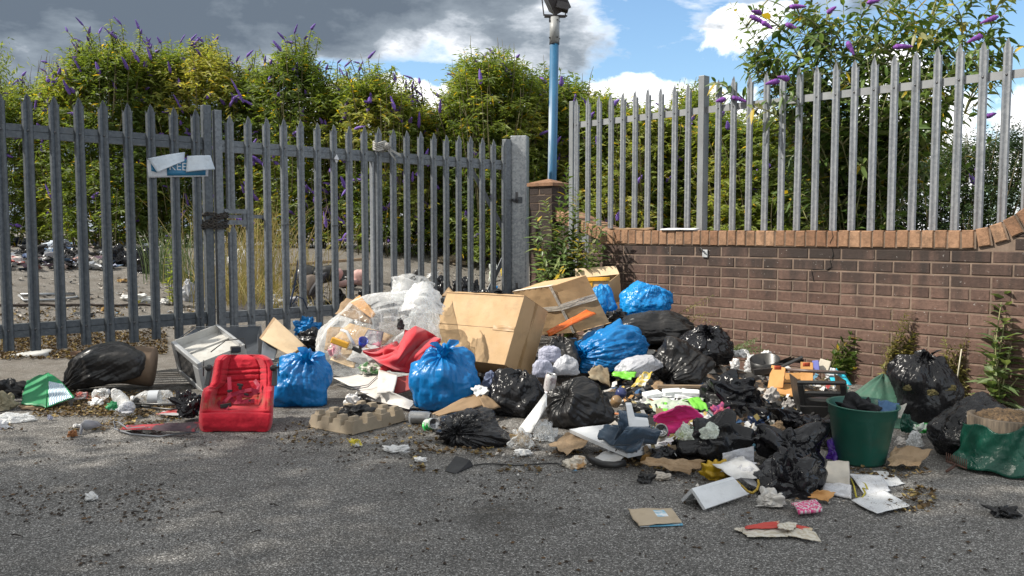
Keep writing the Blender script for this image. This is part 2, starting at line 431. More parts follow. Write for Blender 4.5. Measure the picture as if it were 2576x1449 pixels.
# ---------------------------------------------------------------- shape generators
def sgrid(nv, nu):
    t = np.linspace(0.012, math.pi - 0.012, nv + 1)[:, None]; a = (np.arange(nu) / nu * 2 * math.pi)[None, :]
    d = np.stack([np.sin(t) * np.cos(a), np.sin(t) * np.sin(a), np.cos(t) * np.ones_like(a)], -1).reshape(-1, 3)
    T = (t * np.ones_like(a)).ravel(); A = (a * np.ones_like(t)).ravel()
    i = np.arange(nv)[:, None] * nu; k = np.arange(nu)[None, :]; k2 = (k + 1) % nu
    f = np.stack([i + k, i + nu + k, i + nu + k2, i + k2], -1).reshape(-1, 4).tolist()
    f.append(tuple(range(nu))); f.append(tuple(nv * nu + j for j in range(nu - 1, -1, -1)))
    return d, T, A, f
def rotz_to(k):
    q = Vector((0, 0, 1)).rotation_difference(Vector(k).normalized()); return np.array(q.to_matrix())
def fit(V, w, d, h):
    for i, e in enumerate((w, d, h)):
        lo, hi = V[:, i].min(), V[:, i].max(); V[:, i] = (V[:, i] - (lo + hi) / 2) * e / (hi - lo)
    return V
def facets(d, n, seed, lo=0.8, p=14):
    """taut flat panels meeting in soft ridges"""
    rs = np.random.default_rng(seed + 500); nn = rs.normal(size=(n, 3)); nn /= np.linalg.norm(nn, axis=1)[:, None]; h = rs.uniform(lo, 1.05, n)
    q = np.maximum(d @ nn.T, 0) / h
    return (q ** p).sum(1) ** (-1 / p)
def gclamp(x, y, D, extra=0.0):
    """distance not beyond where the tarmac lies under this picture point"""
    if y <= 585: return D
    g = G(x, y, 0.004).y + extra
    return min(D, g) if P(x, y, min(D, g)).z < 0.05 or D > g else D
def bag(label, x0, x1, y0, y1, D, m, knot=(0, 0, 1), seed=1, dep=0.9, rad=0.5, fold=0.5, sag=0.1, flat=0.7, tuft=1.0,
        name='rubbish_bag', cat='rubbish bag', group=None, tilt=0.0, lump=0.16, res=(110, 170), tip=None):
    """filled plastic sack, tied at the pole `knot`; picture box x0..x1, y0..y1 at distance D"""
    D = gclamp((x0 + x1) / 2, y1, D, 0.30 * dep * (x1 - x0) * D / F)
    c = P((x0 + x1) / 2, (y0 + y1) / 2, D); w = (x1 - x0) * D / F; h = (y1 - y0) * D / F
    d, T, A, Fc = sgrid(*res)
    K = 3.4
    ring = np.stack([np.cos(A) * K, np.sin(A) * K, T * 0.55 + seed], -1)
    ring = ring + 0.35 * np.stack([vn(d * 2.2, seed + 40), vn(d * 2.2, seed + 41), 0 * A], -1)
    radial = crease(ring, 3, seed + 3, 0.6)                       # folds running away from the knot
    d2 = d + 0.25 * np.stack([vn(d * 1.7, seed + 50 + k) for k in range(3)], -1)
    cr = crease(d2 * np.array([2.1, 3.4, 2.6]), 4, seed + 9, 0.62)
    r = 1 + lump * fbm(d * 1.7, 2, seed + 20) \
        + rad * (radial - 0.25) * np.exp(-T * 1.15) * np.clip(T * 5, 0, 1) * 0.85 \
        + rad * 0.20 * (radial - 0.25) * np.exp(-(T - 1.2) ** 2) \
        + fold * 0.26 * (cr - 0.22)
    r = r * (1 - 0.06 * np.exp(-(T / 0.26) ** 2) + 0.10 * np.exp(-(T / 0.08) ** 2))
    r = r * (np.abs(d) ** 2.9).sum(1) ** (-0.8 / 2.9)
    r = r * (0.55 + 0.45 * facets(d2, 22, seed, 0.84, 12))
    V = (rotz_to(knot) @ (d * r[:, None]).T).T
    z = V[:, 2]; V[:, 0] *= 1 - sag * z; V[:, 1] *= 1 - sag * z
    V[:, 2] = np.where(z < -flat, -flat + (z + flat) * 0.25, z)
    lowm = np.clip((-V[:, 2] - flat + 0.12) * 6, 0, 1)
    V[:, 2] += 0.03 * lowm * fbm(V * 5, 2, seed + 70)
    V = fit(V, w, w * dep, h)
    if tilt:
        ca, sa = math.cos(tilt), math.sin(tilt); V[:, 0], V[:, 2] = V[:, 0] * ca - V[:, 2] * sa, V[:, 0] * sa + V[:, 2] * ca
        V = fit(V, w, w * dep, h)
    root = empty(name, label, cat, c, group)
    mk('sack', V, Fc, m, root, True)
    if tuft:
        kd = Vector(knot).normalized()
        j = int(np.argmin(T)); base = Vector(V[:170].mean(0)) - kd * 0.012
        td, TT, AA = [], [], []
        n, nr = 40, 9; VV = []; FF = []; ph = random.random() * 6
        tl = 0.075 * tuft * (w / 0.4) ** 0.3; q = Matrix(rotz_to(kd).tolist())
        for i in range(nr):
            u = i / (nr - 1)
            for k in range(n):
                a = 2 * math.pi * k / n
                rr = (0.020 * (1 - u) ** 2 + 0.010 + 0.042 * u ** 1.6) * tuft
                rr *= 1 + 0.45 * u * math.sin(a * 5 + ph) + 0.3 * u * math.sin(a * 9 + 2 * ph)
                zz_ = tl * u * (1 + 0.35 * math.sin(a * 3 + ph)) - 0.3 * tl * u * u
                VV.append(base + q @ Vector((rr * math.cos(a) + 0.02 * u, rr * math.sin(a), zz_)))
        for i in range(nr - 1):
            for k in range(n):
                k2 = (k + 1) % n; FF.append((i * n + k, i * n + k2, (i + 1) * n + k2, (i + 1) * n + k))
        mk('knot', VV, FF, m, root, True)
    return root
def crumple(name, label, cat, x0, x1, y0, y1, D, m, seed=1, dep=0.8, amp=0.55, flat=0.5, res=(60, 90), freq=1.6, group=None, kind=None, tilt=0.0, parent=None):
    """screwed-up film, cloth or paper"""
    D = gclamp((x0 + x1) / 2, y1, D, 0.25 * dep * (x1 - x0) * D / F) if D < 5.9 else D
    c = P((x0 + x1) / 2, (y0 + y1) / 2, D); w = (x1 - x0) * D / F; h = (y1 - y0) * D / F
    d, T, A, Fc = sgrid(*res)
    d2 = d + 0.35 * np.stack([vn(d * 1.6 * freq, seed + 50 + k) for k in range(3)], -1)
    r = facets(d2, 24, seed, 0.70, 18)
    q_ = d2 @ np.array(Matrix.Rotation(seed * 1.7, 3, Vector((0.3, 0.5, 0.8)).normalized())) * np.array([0.7, 2.6, 1.5])
    r = r * (1 + 0.22 * fbm(d * 1.5, 2, seed)) + amp * 0.55 * (crease(q_ * freq * 0.75, 2, seed + 5, 0.45) - 0.25)
    r = np.maximum(r, 0.35)
    V = d * r[:, None] + 0.16 * amp * np.stack([vn(d * 2.0 * freq, seed + 60 + k) for k in range(3)], -1); z = V[:, 2]
    V[:, 2] = np.where(z < -flat, -flat + (z + flat) * 0.2, z)
    V = fit(V, w, w * dep, h)
    if tilt:
        ca, sa = math.cos(tilt), math.sin(tilt); V[:, 0], V[:, 2] = V[:, 0] * ca - V[:, 2] * sa, V[:, 0] * sa + V[:, 2] * ca
    o = mk(name, V + np.array(c), Fc, m, None, True)
    return tagp(o, label, cat, group, kind)
def patch(name, label, cat, p, m, n=26, amp=0.01, freq=6.0, thick=0.002, seed=1, jag=0.0, bow=0.0, group=None, parent=None, smooth=True, fold=None, frontn=None):
    """sheet between four world corners p00,p10,p11,p01 with crumples, a ragged edge and real thickness"""
    p = [np.array(q, float) for q in p]
    g = np.linspace(0, 1, n); U, Vv = np.meshgrid(g, g); u = U.ravel()[:, None]; v = Vv.ravel()[:, None]
    uj, vj = u, v
    if jag:
        e = jag * fbm(np.hstack([v * 5, u * 5, u * 0 + seed]), 3, seed); e2 = jag * fbm(np.hstack([u * 5, v * 5 + 9, u * 0 + seed]), 3, seed + 5)
        uj = u + e[:, None] * np.abs(2 * u - 1) ** 2; vj = v + e2[:, None] * np.abs(2 * v - 1) ** 2
    B = p[0] * (1 - uj) * (1 - vj) + p[1] * uj * (1 - vj) + p[2] * uj * vj + p[3] * (1 - uj) * vj
    N = np.cross(p[1] - p[0], p[3] - p[0]); N = N / (np.linalg.norm(N) + 1e-9)
    if N[2] < -0.05 or (abs(N[2]) <= 0.05 and N[1] > 0): N = -N
    q = np.hstack([u, v, u * 0]) * freq * 0.5 + seed * 3.3
    disp = amp * (crease(q, 3, seed) * 2.2 - 0.5 + 0.7 * fbm(q * 0.5, 2, seed + 8))
    if bow: disp = disp + bow * (1 - (2 * u[:, 0] - 1) ** 2)
    if fold: disp = disp + fold[1] * np.maximum(0, 1 - np.abs(u[:, 0] - fold[0]) / max(fold[0], 1 - fold[0]))
    V = B + disp[:, None] * N
    V2 = V - N * thick
    idx = np.arange(n * n).reshape(n, n); Fc = []
    for a, off, rev in ((V, 0, False), (V2, n * n, True)):
        f = np.stack([idx[:-1, :-1], idx[:-1, 1:], idx[1:, 1:], idx[1:, :-1]], -1).reshape(-1, 4) + off
        Fc += (f[:, ::-1] if rev else f).tolist()
    b = list(idx[0, :]) + list(idx[1:, -1]) + list(idx[-1, -2::-1]) + list(idx[-2:0:-1, 0])
    for i in range(len(b)):
        a, c = int(b[i]), int(b[(i + 1) % len(b)]); Fc.append((a, a + n * n, c + n * n, c))
    VV = np.vstack([V, V2]); uv = np.vstack([np.hstack([u, v])] * 2)
    if parent is not None: VV = VV - np.array(parent.location)
    o = mk(name, VV, Fc, m, parent, smooth, None, uv)
    return tagp(o, label, cat, group)
def lie(px): return [G(x, y, z) for x, y, z in px]
def flat(name, label, cat, px, m, z=0.008, lift=(0, 0, 0, 0), **k):
    """sheet lying on the ground under four picture points"""
    q = [G(x, y, z + l) for (x, y), l in zip(px, lift)]
    return patch(name, label, cat, q, m, **k)
def quad(name, label, cat, px, Ds, m, **k):
    """sheet through four picture points at four distances"""
    if np.isscalar(Ds): Ds = [Ds] * 4
    return patch(name, label, cat, [P(x, y, gclamp(x, y, d)) for (x, y), d in zip(px, Ds)], m, **k)
def fitbox(px, D, e1, e2, e3):
    """three right-angled edges of a box at picture corner px from their picture vectors (weak perspective)"""
    s = D / F; a = [(e[0] * s, -e[1] * s) for e in (e1, e2, e3)]
    d12, d13, d23 = [-(a[i][0] * a[j][0] + a[i][1] * a[j][1]) for i, j in ((0, 1), (0, 2), (1, 2))]
    y1 = math.sqrt(max(1e-6, abs(d12 * d13 / (d23 if abs(d23) > 1e-6 else 1e-6))))
    y2 = d12 / y1; y3 = d13 / y1
    if y3 < 0: y1, y2, y3 = -y1, -y2, -y3
    return P(px[0], px[1], D), Vector((a[0][0], y1, a[0][1])), Vector((a[1][0], y2, a[1][1])), Vector((a[2][0], y3, a[2][1]))
def sbox(c, dims, p=4.0, rot=None, n=28, noise=0.0, seed=0, nf=6.0):
    """rounded cushion-like block (superellipsoid)"""
    d, T, A, Fc = sgrid(n, n * 2)
    r = (np.abs(d[:, 0]) ** p + np.abs(d[:, 1]) ** p + np.abs(d[:, 2]) ** p) ** (-1 / p)
    V = d * r[:, None]
    if noise: V = V * (1 + noise * fbm(V * nf, 3, seed))[:, None]
    V = V * (np.array(dims) / 2)
    if rot is not None: V = (np.array(rot) @ V.T).T
    return V + np.array(c), Fc

# ---------------------------------------------------------------- leaves
def leaves5(Bp, T, N, L, W, rnd, droop=0.15, fold=0.12):
    """batch of folded leaves: 5 verts, 2 quads each"""
    T = T / np.linalg.norm(T, axis=1)[:, None]; S = np.cross(T, N); S /= (np.linalg.norm(S, axis=1)[:, None] + 1e-9)
    Nn = np.cross(S, T); L = L[:, None]; W = W[:, None]
    up = np.array([0, 0, 1.0])
    mid = Bp + T * L * 0.45 - Nn * W * fold * 2
    l = Bp + T * L * 0.42 + S * W / 2; r = Bp + T * L * 0.42 - S * W / 2
    tip = Bp + T * L - up * L * droop
    V = np.stack([Bp, l, r, tip, mid], 1).reshape(-1, 3)
    k = np.arange(len(Bp))[:, None] * 5
    f = np.stack([np.hstack([k, k + 1, k + 3, k + 4]), np.hstack([k, k + 4, k + 3, k + 2])], 1).reshape(-1, 4)
    return V, f, np.repeat(rnd, 5)
def leaves8(Bp, T, N, L, W, rnd, droop=0.25, fold=0.12):
    """nearer leaves with a bent blade: 9 verts, 6 faces"""
    T = T / np.linalg.norm(T, axis=1)[:, None]; S = np.cross(T, N); S /= (np.linalg.norm(S, axis=1)[:, None] + 1e-9)
    Nn = np.cross(S, T); L = L[:, None]; W = W[:, None]; up = np.array([0, 0, 1.0])
    def row(u, w):
        c = Bp + T * L * u - up * L * droop * u * u
        return c + S * W * w / 2, c - Nn * W * fold * w * 1.2, c - S * W * w / 2
    a = row(0.28, 0.85); b = row(0.62, 0.8)
    tip = Bp + T * L - up * L * droop
    V = np.stack([Bp, a[0], a[1], a[2], b[0], b[1], b[2], tip], 1).reshape(-1, 3)
    k = (np.arange(len(Bp)) * 8).tolist(); f = []
    for q in k:
        f += [(q, q + 1, q + 2), (q, q + 2, q + 3), (q + 1, q + 4, q + 5, q + 2), (q + 2, q + 5, q + 6, q + 3), (q + 4, q + 7, q + 5), (q + 5, q + 7, q + 6)]
    return V, f, np.repeat(rnd, 8)
def arc(a, b, sag, n=9, side=None):
    a, b = Vector(a), Vector(b); sd = side if side is not None else Vector((random.uniform(-1, 1), random.uniform(-1, 1), 0)) * 0.05
    return [a.lerp(b, i / (n - 1)) + (Vector((0, 0, sag)) + sd) * math.sin(math.pi * i / (n - 1)) for i in range(n)]
LEAFN = leaf_mat('buddleia_leaf_near', [(0.0, (0.05, 0.095, 0.022)), (0.5, (0.12, 0.19, 0.05)), (0.85, (0.22, 0.27, 0.10)), (0.97, (0.24, 0.24, 0.12)), (1.0, (0.45, 0.33, 0.03))], 0.42, 0.35)
LEAFH = leaf_mat('buddleia_leaf_far', [(0.0, (0.085, 0.13, 0.028)), (0.45, (0.18, 0.24, 0.045)), (0.8, (0.29, 0.32, 0.075)), (0.93, (0.36, 0.34, 0.09)), (0.955, (0.62, 0.42, 0.02)), (1.0, (0.12, 0.08, 0.04))], 0.5, 0.55)
LEAFD = leaf_mat('dark_leaf', [(0.0, (0.012, 0.030, 0.008)), (0.6, (0.035, 0.065, 0.016)), (1.0, (0.07, 0.11, 0.03))], 0.5, 0.35)
LEAFG = leaf_mat('grey_green_weed', [(0.0, (0.07, 0.11, 0.05)), (0.6, (0.13, 0.19, 0.08)), (1.0, (0.22, 0.27, 0.14))], 0.5, 0.4)
LEAFY = leaf_mat('dry_weed', [(0.0, (0.09, 0.10, 0.03)), (0.5, (0.19, 0.19, 0.06)), (1.0, (0.36, 0.30, 0.13))], 0.6, 0.4)
STEM = std('green_brown_stem', (0.13, 0.12, 0.05), 0.8, (0.08, 0.06, 0.03), 12)
STEMP = std('pale_stem', (0.30, 0.29, 0.14), 0.7, (0.16, 0.17, 0.07), 12)
WOOD = std('bark', (0.10, 0.075, 0.05), 0.9, (0.05, 0.04, 0.03), 12, 0.5, 30)
FLOWER = std('purple_flower', (0.20, 0.10, 0.46), 0.8, (0.09, 0.06, 0.24), 40, 0.6, 120, bd=0.004)
FLOWERV = std('violet_flower', (0.27, 0.07, 0.42), 0.8, (0.10, 0.04, 0.19), 60, 0.6, 160, bd=0.004)
def spike(a, b, w, n=7, k=12):
    """buddleia flower spike geometry from a to b, tapering to the tip, knobbly"""
    a, b = Vector(a), Vector(b); V = []; Fc = []; ax = (b - a); q = Vector((0, 0, 1)).rotation_difference(ax)
    for i in range(k):
        u = i / (k - 1)
        rr = w * (0.35 + 0.65 * min(1, u * 5)) * (1 - u) ** 0.55 * (1 + 0.28 * (i % 2)) + 0.001
        for j in range(n):
            th = 2 * math.pi * (j + 0.5 * (i % 2)) / n
            V.append(a + ax * u + q @ Vector((rr * math.cos(th) * random.uniform(0.8, 1.2), rr * math.sin(th), 0)) + Vector((0, 0, -0.1 * ax.length * u * u)))
    for i in range(k - 1):
        for j in range(n):
            j2 = (j + 1) % n; Fc.append((i * n + j, i * n + j2, (i + 1) * n + j2, (i + 1) * n + j))
    return V, Fc
def plant(name, label, cat, stems, lm, sm, L=(0.08, 0.12), W=0.26, step=0.06, start=0.25, rad=0.006, near=True, pair=2, droop=0.3, spread=0.9,
          group=None, rr=(0.1, 0.9), shrink=0.5, curl=0.35, side=0.0, parts=('stem', 'foliage')):
    """plant from arcing stems (lists of points) with leaves in opposite pairs"""
    root = empty(name, label, cat, stems[0][0], group)
    mb = MB(); Bp = []; T = []; N = []; LL = []; RN = []
    for pts in stems:
        m_ = len(pts); mb.tube(pts, [rad * (1 - 0.75 * i / (m_ - 1)) for i in range(m_)], 5)
        Ls = [(pts[i + 1] - pts[i]).length for i in range(m_ - 1)]; tot = sum(Ls); s = tot * start; base_rn = random.uniform(*rr)
        ang = random.uniform(0, 3)
        while s < tot:
            q = s; i = 0
            while i < m_ - 2 and q > Ls[i]: q -= Ls[i]; i += 1
            t = (pts[i + 1] - pts[i]).normalized(); p_ = pts[i] + t * min(q, Ls[i])
            a = t.cross(Vector((0.2, 0.9, 0.3))).normalized(); b = t.cross(a)
            u = s / tot
            for k in range(pair):
                th = ang + math.pi * 2 * k / pair + random.uniform(-0.3, 0.3)
                d = a * math.cos(th) + b * math.sin(th)
                dd = (d * spread + t * random.uniform(0.3, 0.9) + Vector((0, 0, random.uniform(-0.15, 0.2)))).normalized()
                Bp.append(p_); T.append(dd); N.append((t + Vector((0, 0, 0.6)) + Vector([random.uniform(-0.4, 0.4) for _ in range(3)])).normalized())
                LL.append(random.uniform(*L) * (1 - shrink * u ** 3)); RN.append(min(1, max(0, base_rn + random.uniform(-0.25, 0.25) + (0.9 if random.random() < 0.015 else 0))))
            ang += math.pi / 2 + random.uniform(-0.3, 0.3); s += step * random.uniform(0.7, 1.3) * (1 - 0.4 * u)
    LL = np.array(LL)
    V, f, r = (leaves8 if near else leaves5)(np.array(Bp), np.array(T), np.array(N), LL, LL * W, np.array(RN), droop)
    mb.build(parts[0], sm, root, True)
    mk(parts[1], loc(root, V), f, lm, root, False, r)
    return root

# ---------------------------------------------------------------- ground
def make_ground():
    def axis(a, b, n, lo, hi):
        k = np.linspace(0, 1, n); core = a + (b - a) * k
        ext = np.geomspace(0.5, hi - b, 14); exl = np.geomspace(0.5, a - lo, 14)[::-1]
        return np.concatenate([a - exl, core, b + ext])
    xs = axis(-14, 14, 150, -400, 400); ys = axis(-3, 26, 170, -300, 600)
    X, Y = np.meshgrid(xs, ys)
    Z = gz(X, Y)
    q = np.stack([X.ravel(), Y.ravel(), 0 * X.ravel()], -1)
    fade = np.clip(1 - (np.abs(X) + np.abs(Y)) / 60, 0, 1)
    Z = Z + (0.002 * fbm(q * 0.7, 3, 5) - 0.002).reshape(X.shape) * fade
    ny, nx = X.shape; V = np.stack([X, Y, Z], -1).reshape(-1, 3)
    idx = np.arange(nx * ny).reshape(ny, nx)
    f = np.stack([idx[:-1, :-1], idx[:-1, 1:], idx[1:, 1:], idx[1:, :-1]], -1).reshape(-1, 4).tolist()
    m, t = new_mat('worn_asphalt')
    v = t.new('ShaderNodeTexCoord').outputs['Object']
    vo = t.new('ShaderNodeTexVoronoi', Scale=210.0, Vector=v, _feature='F1'); cellc = vo.outputs['Color']; dist = vo.outputs['Distance']
    cs = t.new('ShaderNodeSeparateColor', Color=cellc).outputs[0]
    stone = t.ramp(cs, [(0.0, (0.120, 0.114, 0.106)), (0.45, (0.205, 0.195, 0.182)), (0.8, (0.31, 0.296, 0.278)), (0.97, (0.60, 0.58, 0.55))])
    vo2 = t.new('ShaderNodeTexVoronoi', Scale=430.0, Vector=v, _feature='F1')
    cs2 = t.new('ShaderNodeSeparateColor', Color=vo2.outputs['Color']).outputs[1]
    fine = t.ramp(cs2, [(0.0, 0.62), (0.7, 1.05), (1.0, 1.6)])
    c = t.mix(1.0, stone, fine, 'MULTIPLY')
    edge = t.ramp(dist, [(0.0, 1.15), (0.55, 0.9), (0.75, 0.45)])
    c = t.mix(1.0, c, edge, 'MULTIPLY')
    big = t.ramp(t.noise(v, 0.9, 6, 0.62, 0.4), [(0.3, 0.68), (0.5, 0.95), (0.72, 1.2)])
    c = t.mix(1.0, c, big, 'MULTIPLY')
    st = t.noise(t.mapv(v, (1, 1, 1), (4.3, 2.2, 0)), 2.3, 5, 0.7, 0.6)
    c = t.mix(t.ramp(st, [(0.60, 0), (0.76, 0.6)]), c, (0.030, 0.024, 0.018))       # oily and organic stains
    spots = t.noise(t.mapv(v, (1, 1, 1), (14.3, 2.2, 0)), 26, 3, 0.6)
    c = t.mix(t.ramp(spots, [(0.68, 0), (0.74, 0.6)]), c, (0.04, 0.03, 0.02))
    s0 = t.new('ShaderNodeSeparateXYZ', Vector=v)
    band = t.math('MULTIPLY', t.ramp(t.math('ADD', s0.outputs[1], t.math('MULTIPLY', s0.outputs[0], 0.35)), [(0.0, 0), (1.0, 1)]), 1.0)
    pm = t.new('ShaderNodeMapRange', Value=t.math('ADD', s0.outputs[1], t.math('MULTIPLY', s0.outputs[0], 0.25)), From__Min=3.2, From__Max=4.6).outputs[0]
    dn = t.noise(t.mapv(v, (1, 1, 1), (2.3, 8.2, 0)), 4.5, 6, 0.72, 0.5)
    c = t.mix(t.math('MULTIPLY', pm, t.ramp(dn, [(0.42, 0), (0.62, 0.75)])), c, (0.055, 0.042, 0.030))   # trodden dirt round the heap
    dd_ = t.new('ShaderNodeVectorMath', _operation='DISTANCE'); t.l.new(v, dd_.inputs[0]); dd_.inputs[1].default_value = (0.0, 2.93, 0)
    c = t.mix(t.ramp(t.math('ADD', dd_.outputs['Value'], t.math('MULTIPLY', t.math('SUBTRACT', t.noise(v, 6, 6, 0.75), 0.5), 0.9)), [(0.0, 0.55), (0.24, 0)]), c, (0.035, 0.032, 0.028))
    # beyond the gate the tarmac is dusty and bleached
    sx = t.new('ShaderNodeSeparateXYZ', Vector=v)
    gd = t.math('SUBTRACT', sx.outputs[1], t.math('ADD', t.math('MULTIPLY', sx.outputs[0], 0.888), 8.2))
    dust = t.math('MULTIPLY', t.ramp(t.math('ADD', gd, t.math('MULTIPLY', t.noise(v, 1.7, 4, 0.6), 1.0)), [(0.1, 0), (0.9, 1)]), 0.55)
    c = t.mix(dust, c, t.mix(t.ramp(t.noise(v, 14, 5, 0.7), [(0.35, 0), (0.65, 1)]), (0.16, 0.145, 0.12), (0.25, 0.22, 0.19)))
    b = t.new('ShaderNodeBsdfPrincipled', Base__Color=c, Roughness=0.82)
    b.inputs['Specular IOR Level'].default_value = 0.35
    h = t.math('ADD', t.math('MULTIPLY', dist, -1.0), t.math('MULTIPLY', vo2.outputs['Distance'], -0.35))
    h = t.math('ADD', h, t.math('MULTIPLY', t.noise(v, 30, 4, 0.6), 0.5))
    bn = t.new('ShaderNodeBump', Strength=0.9, Distance=0.006, Height=h); t.l.new(bn.outputs[0], b.inputs['Normal'])
    t.new('ShaderNodeOutputMaterial', Surface=b.outputs[0])
    o = mk('ground', V, f, m, None, True, origin=(0, 0, 0))
    o['kind'] = 'structure'
make_ground()

# ---------------------------------------------------------------- galvanised palisade
def galv(name, col, col2, rough, metal=0.55):
    m, t = new_mat(name)
    v = t.new('ShaderNodeTexCoord').outputs['Object']
    vo = t.new('ShaderNodeTexVoronoi', Scale=60.0, Vector=v); cc = t.new('ShaderNodeSeparateColor', Color=vo.outputs['Color']).outputs[0]
    streak = t.noise(t.mapv(v, (30, 30, 2.2)), 1.0, 4, 0.6)
    c = t.mix(t.ramp(t.math('ADD', t.math('MULTIPLY', cc, 0.4), t.math('MULTIPLY', streak, 0.8)), [(0.3, 0), (0.85, 1)]), col, col2)
    d = t.noise(v, 9, 6, 0.7)
    c = t.mix(t.ramp(d, [(0.58, 0), (0.8, 0.5)]), c, (0.10, 0.09, 0.07))
    b = t.new('ShaderNodeBsdfPrincipled', Base__Color=c, Metallic=metal)
    t.l.new(t.ramp(streak, [(0.3, rough * 0.8), (0.7, rough * 1.25)]), b.inputs['Roughness'])
    bn = t.new('ShaderNodeBump', Strength=0.25, Distance=0.002, Height=t.noise(v, 40, 4, 0.6)); t.l.new(bn.outputs[0], b.inputs['Normal'])
    t.new('ShaderNodeOutputMaterial', Surface=b.outputs[0]); MATS[name] = m
    return m
GALVG = galv('weathered_galvanised_steel', (0.055, 0.064, 0.075), (0.105, 0.118, 0.130), 0.5, 0.35)
GALVF = galv('bright_galvanised_steel', (0.20, 0.215, 0.235), (0.31, 0.325, 0.345), 0.45, 0.45)
BOLT = std('dull_bolt', (0.12, 0.12, 0.125), 0.5, metal=0.6)
CH, SHH = math.cos(math.atan(0.888)), math.sin(math.atan(0.888))
GD = Vector((CH, SHH, 0)); GN = Vector((SHH, -CH, 0))          # along the gate, and towards the road
GS = 1.017; WA = math.atan(GS)
WD = Vector((math.cos(WA), -math.sin(WA), 0)); WN = Vector((-math.sin(WA), -math.cos(WA), 0))   # along the wall, towards the road
def gate_pt(x):   # point of the gate line under picture column x
    u = (x - CXP) / F; X = 8.46 * u / (1 - 0.888 * u); return Vector((X, gate_y(X), 0))
def line_pt(x, Y0):
    u = (x - CXP) / F; Y = Y0 / (1 + GS * u); return Vector((u * Y, Y, 0))
PROF = [(-0.035, 0.017, -0.050), (-0.027, 0.0, -0.062), (-0.013, 0.001, -0.022), (0, 0.010, 0.0), (0.013, 0.001, -0.022), (0.027, 0.0, -0.062), (0.035, 0.017, -0.050)]
def pale_mesh(o, d, n, z0, z1, w=1.0, lean=0.0, flare=0.004):
    """W-section pale with a split point; o on the line, d along, n towards the viewer"""
    V = []; k = len(PROF); sx = random.uniform(-lean, lean)
    for back in (0, 1):
        for zi in (0, 1, 2):
            for a, b, dz in PROF:
                z = z0 if zi == 0 else (z1 - 0.075 if zi == 1 else z1 + dz)
                aa = a * w * (1.0 if zi < 2 else (1.0 + (0.10 if abs(a) > 0.03 else 0)))
                off = -b * w - (0.003 if back else 0) + (flare if (zi == 2 and abs(a) > 0.03) else 0)
                q = o + d * (aa + sx * (z - z0)) + n * off; V.append((q.x, q.y, z))
    Fc = []
    for back in (0, 1):
        for zi in (0, 1):
            for i in range(k - 1):
                a = back * 3 * k + zi * k + i; q = (a, a + 1, a + 1 + k, a + k)
                Fc.append(q if not back else q[::-1])
    for i in range(k - 1):
        Fc.append((i, i + 3 * k, i + 1 + 3 * k, i + 1)); Fc.append((2 * k + i, 2 * k + i + 1, 5 * k + i + 1, 5 * k + i))
    for zi in (0, 1):
        for i in (0, k - 1):
            a = zi * k + i; Fc.append((a, a + k, a + 4 * k, a + 3 * k))
    return V, Fc
def add_pale(root, o, d, n, z0, z1, m, w=1.0, lean=0.0015, label=None, bolts=()):
    V, Fc = pale_mesh(o, d, n, z0, z1, w, lean)
    p = mk('pale', loc(root, V), Fc, m, root, False)
    if label: p['label'] = label
    if bolts:
        for z in bolts:
            mb = MB(); mb.lathe([(0.0, 0.007), (0.007, 0.006), (0.009, 0.0), (0.009, -0.01)], Vector((o.x, o.y, z)) - n * 0.008, 8, axis=n)
            mk('bolt', np.array(mb.v) - np.array(root.location), mb.f, BOLT, p, True)
    return p
def bar(mb, a, b, z0, z1, n, th, off):
    """rectangular rail from a to b (ground points), z0..z1, thickness th behind offset off"""
    a, b = Vector(a), Vector(b); A = a - n * off; B = b - n * off
    V = []
    for q in (A, B):
        for o_ in (0, th):
            for z in (z0, z1): r = q - n * o_; V.append((r.x, r.y, z))
    mb.add(V, [(0, 4, 5, 1), (2, 3, 7, 6), (1, 5, 7, 3), (0, 2, 6, 4), (0, 1, 3, 2), (4, 6, 7, 5)])
def post(root, name, x_or_pt, d, n, w, dep, z0, z1, m, off=0.0, chamfer=0.006):
    o = x_or_pt; mb = MB(); c = o - n * (off + dep / 2)
    rot = Matrix((d, n, Vector((0, 0, 1)))).transposed()
    mb.box((c.x, c.y, (z0 + z1) / 2), (w / 2, dep / 2, (z1 - z0) / 2), rot)
    ob = mb.build(name, m, root); bevel(ob, chamfer, 2); return ob

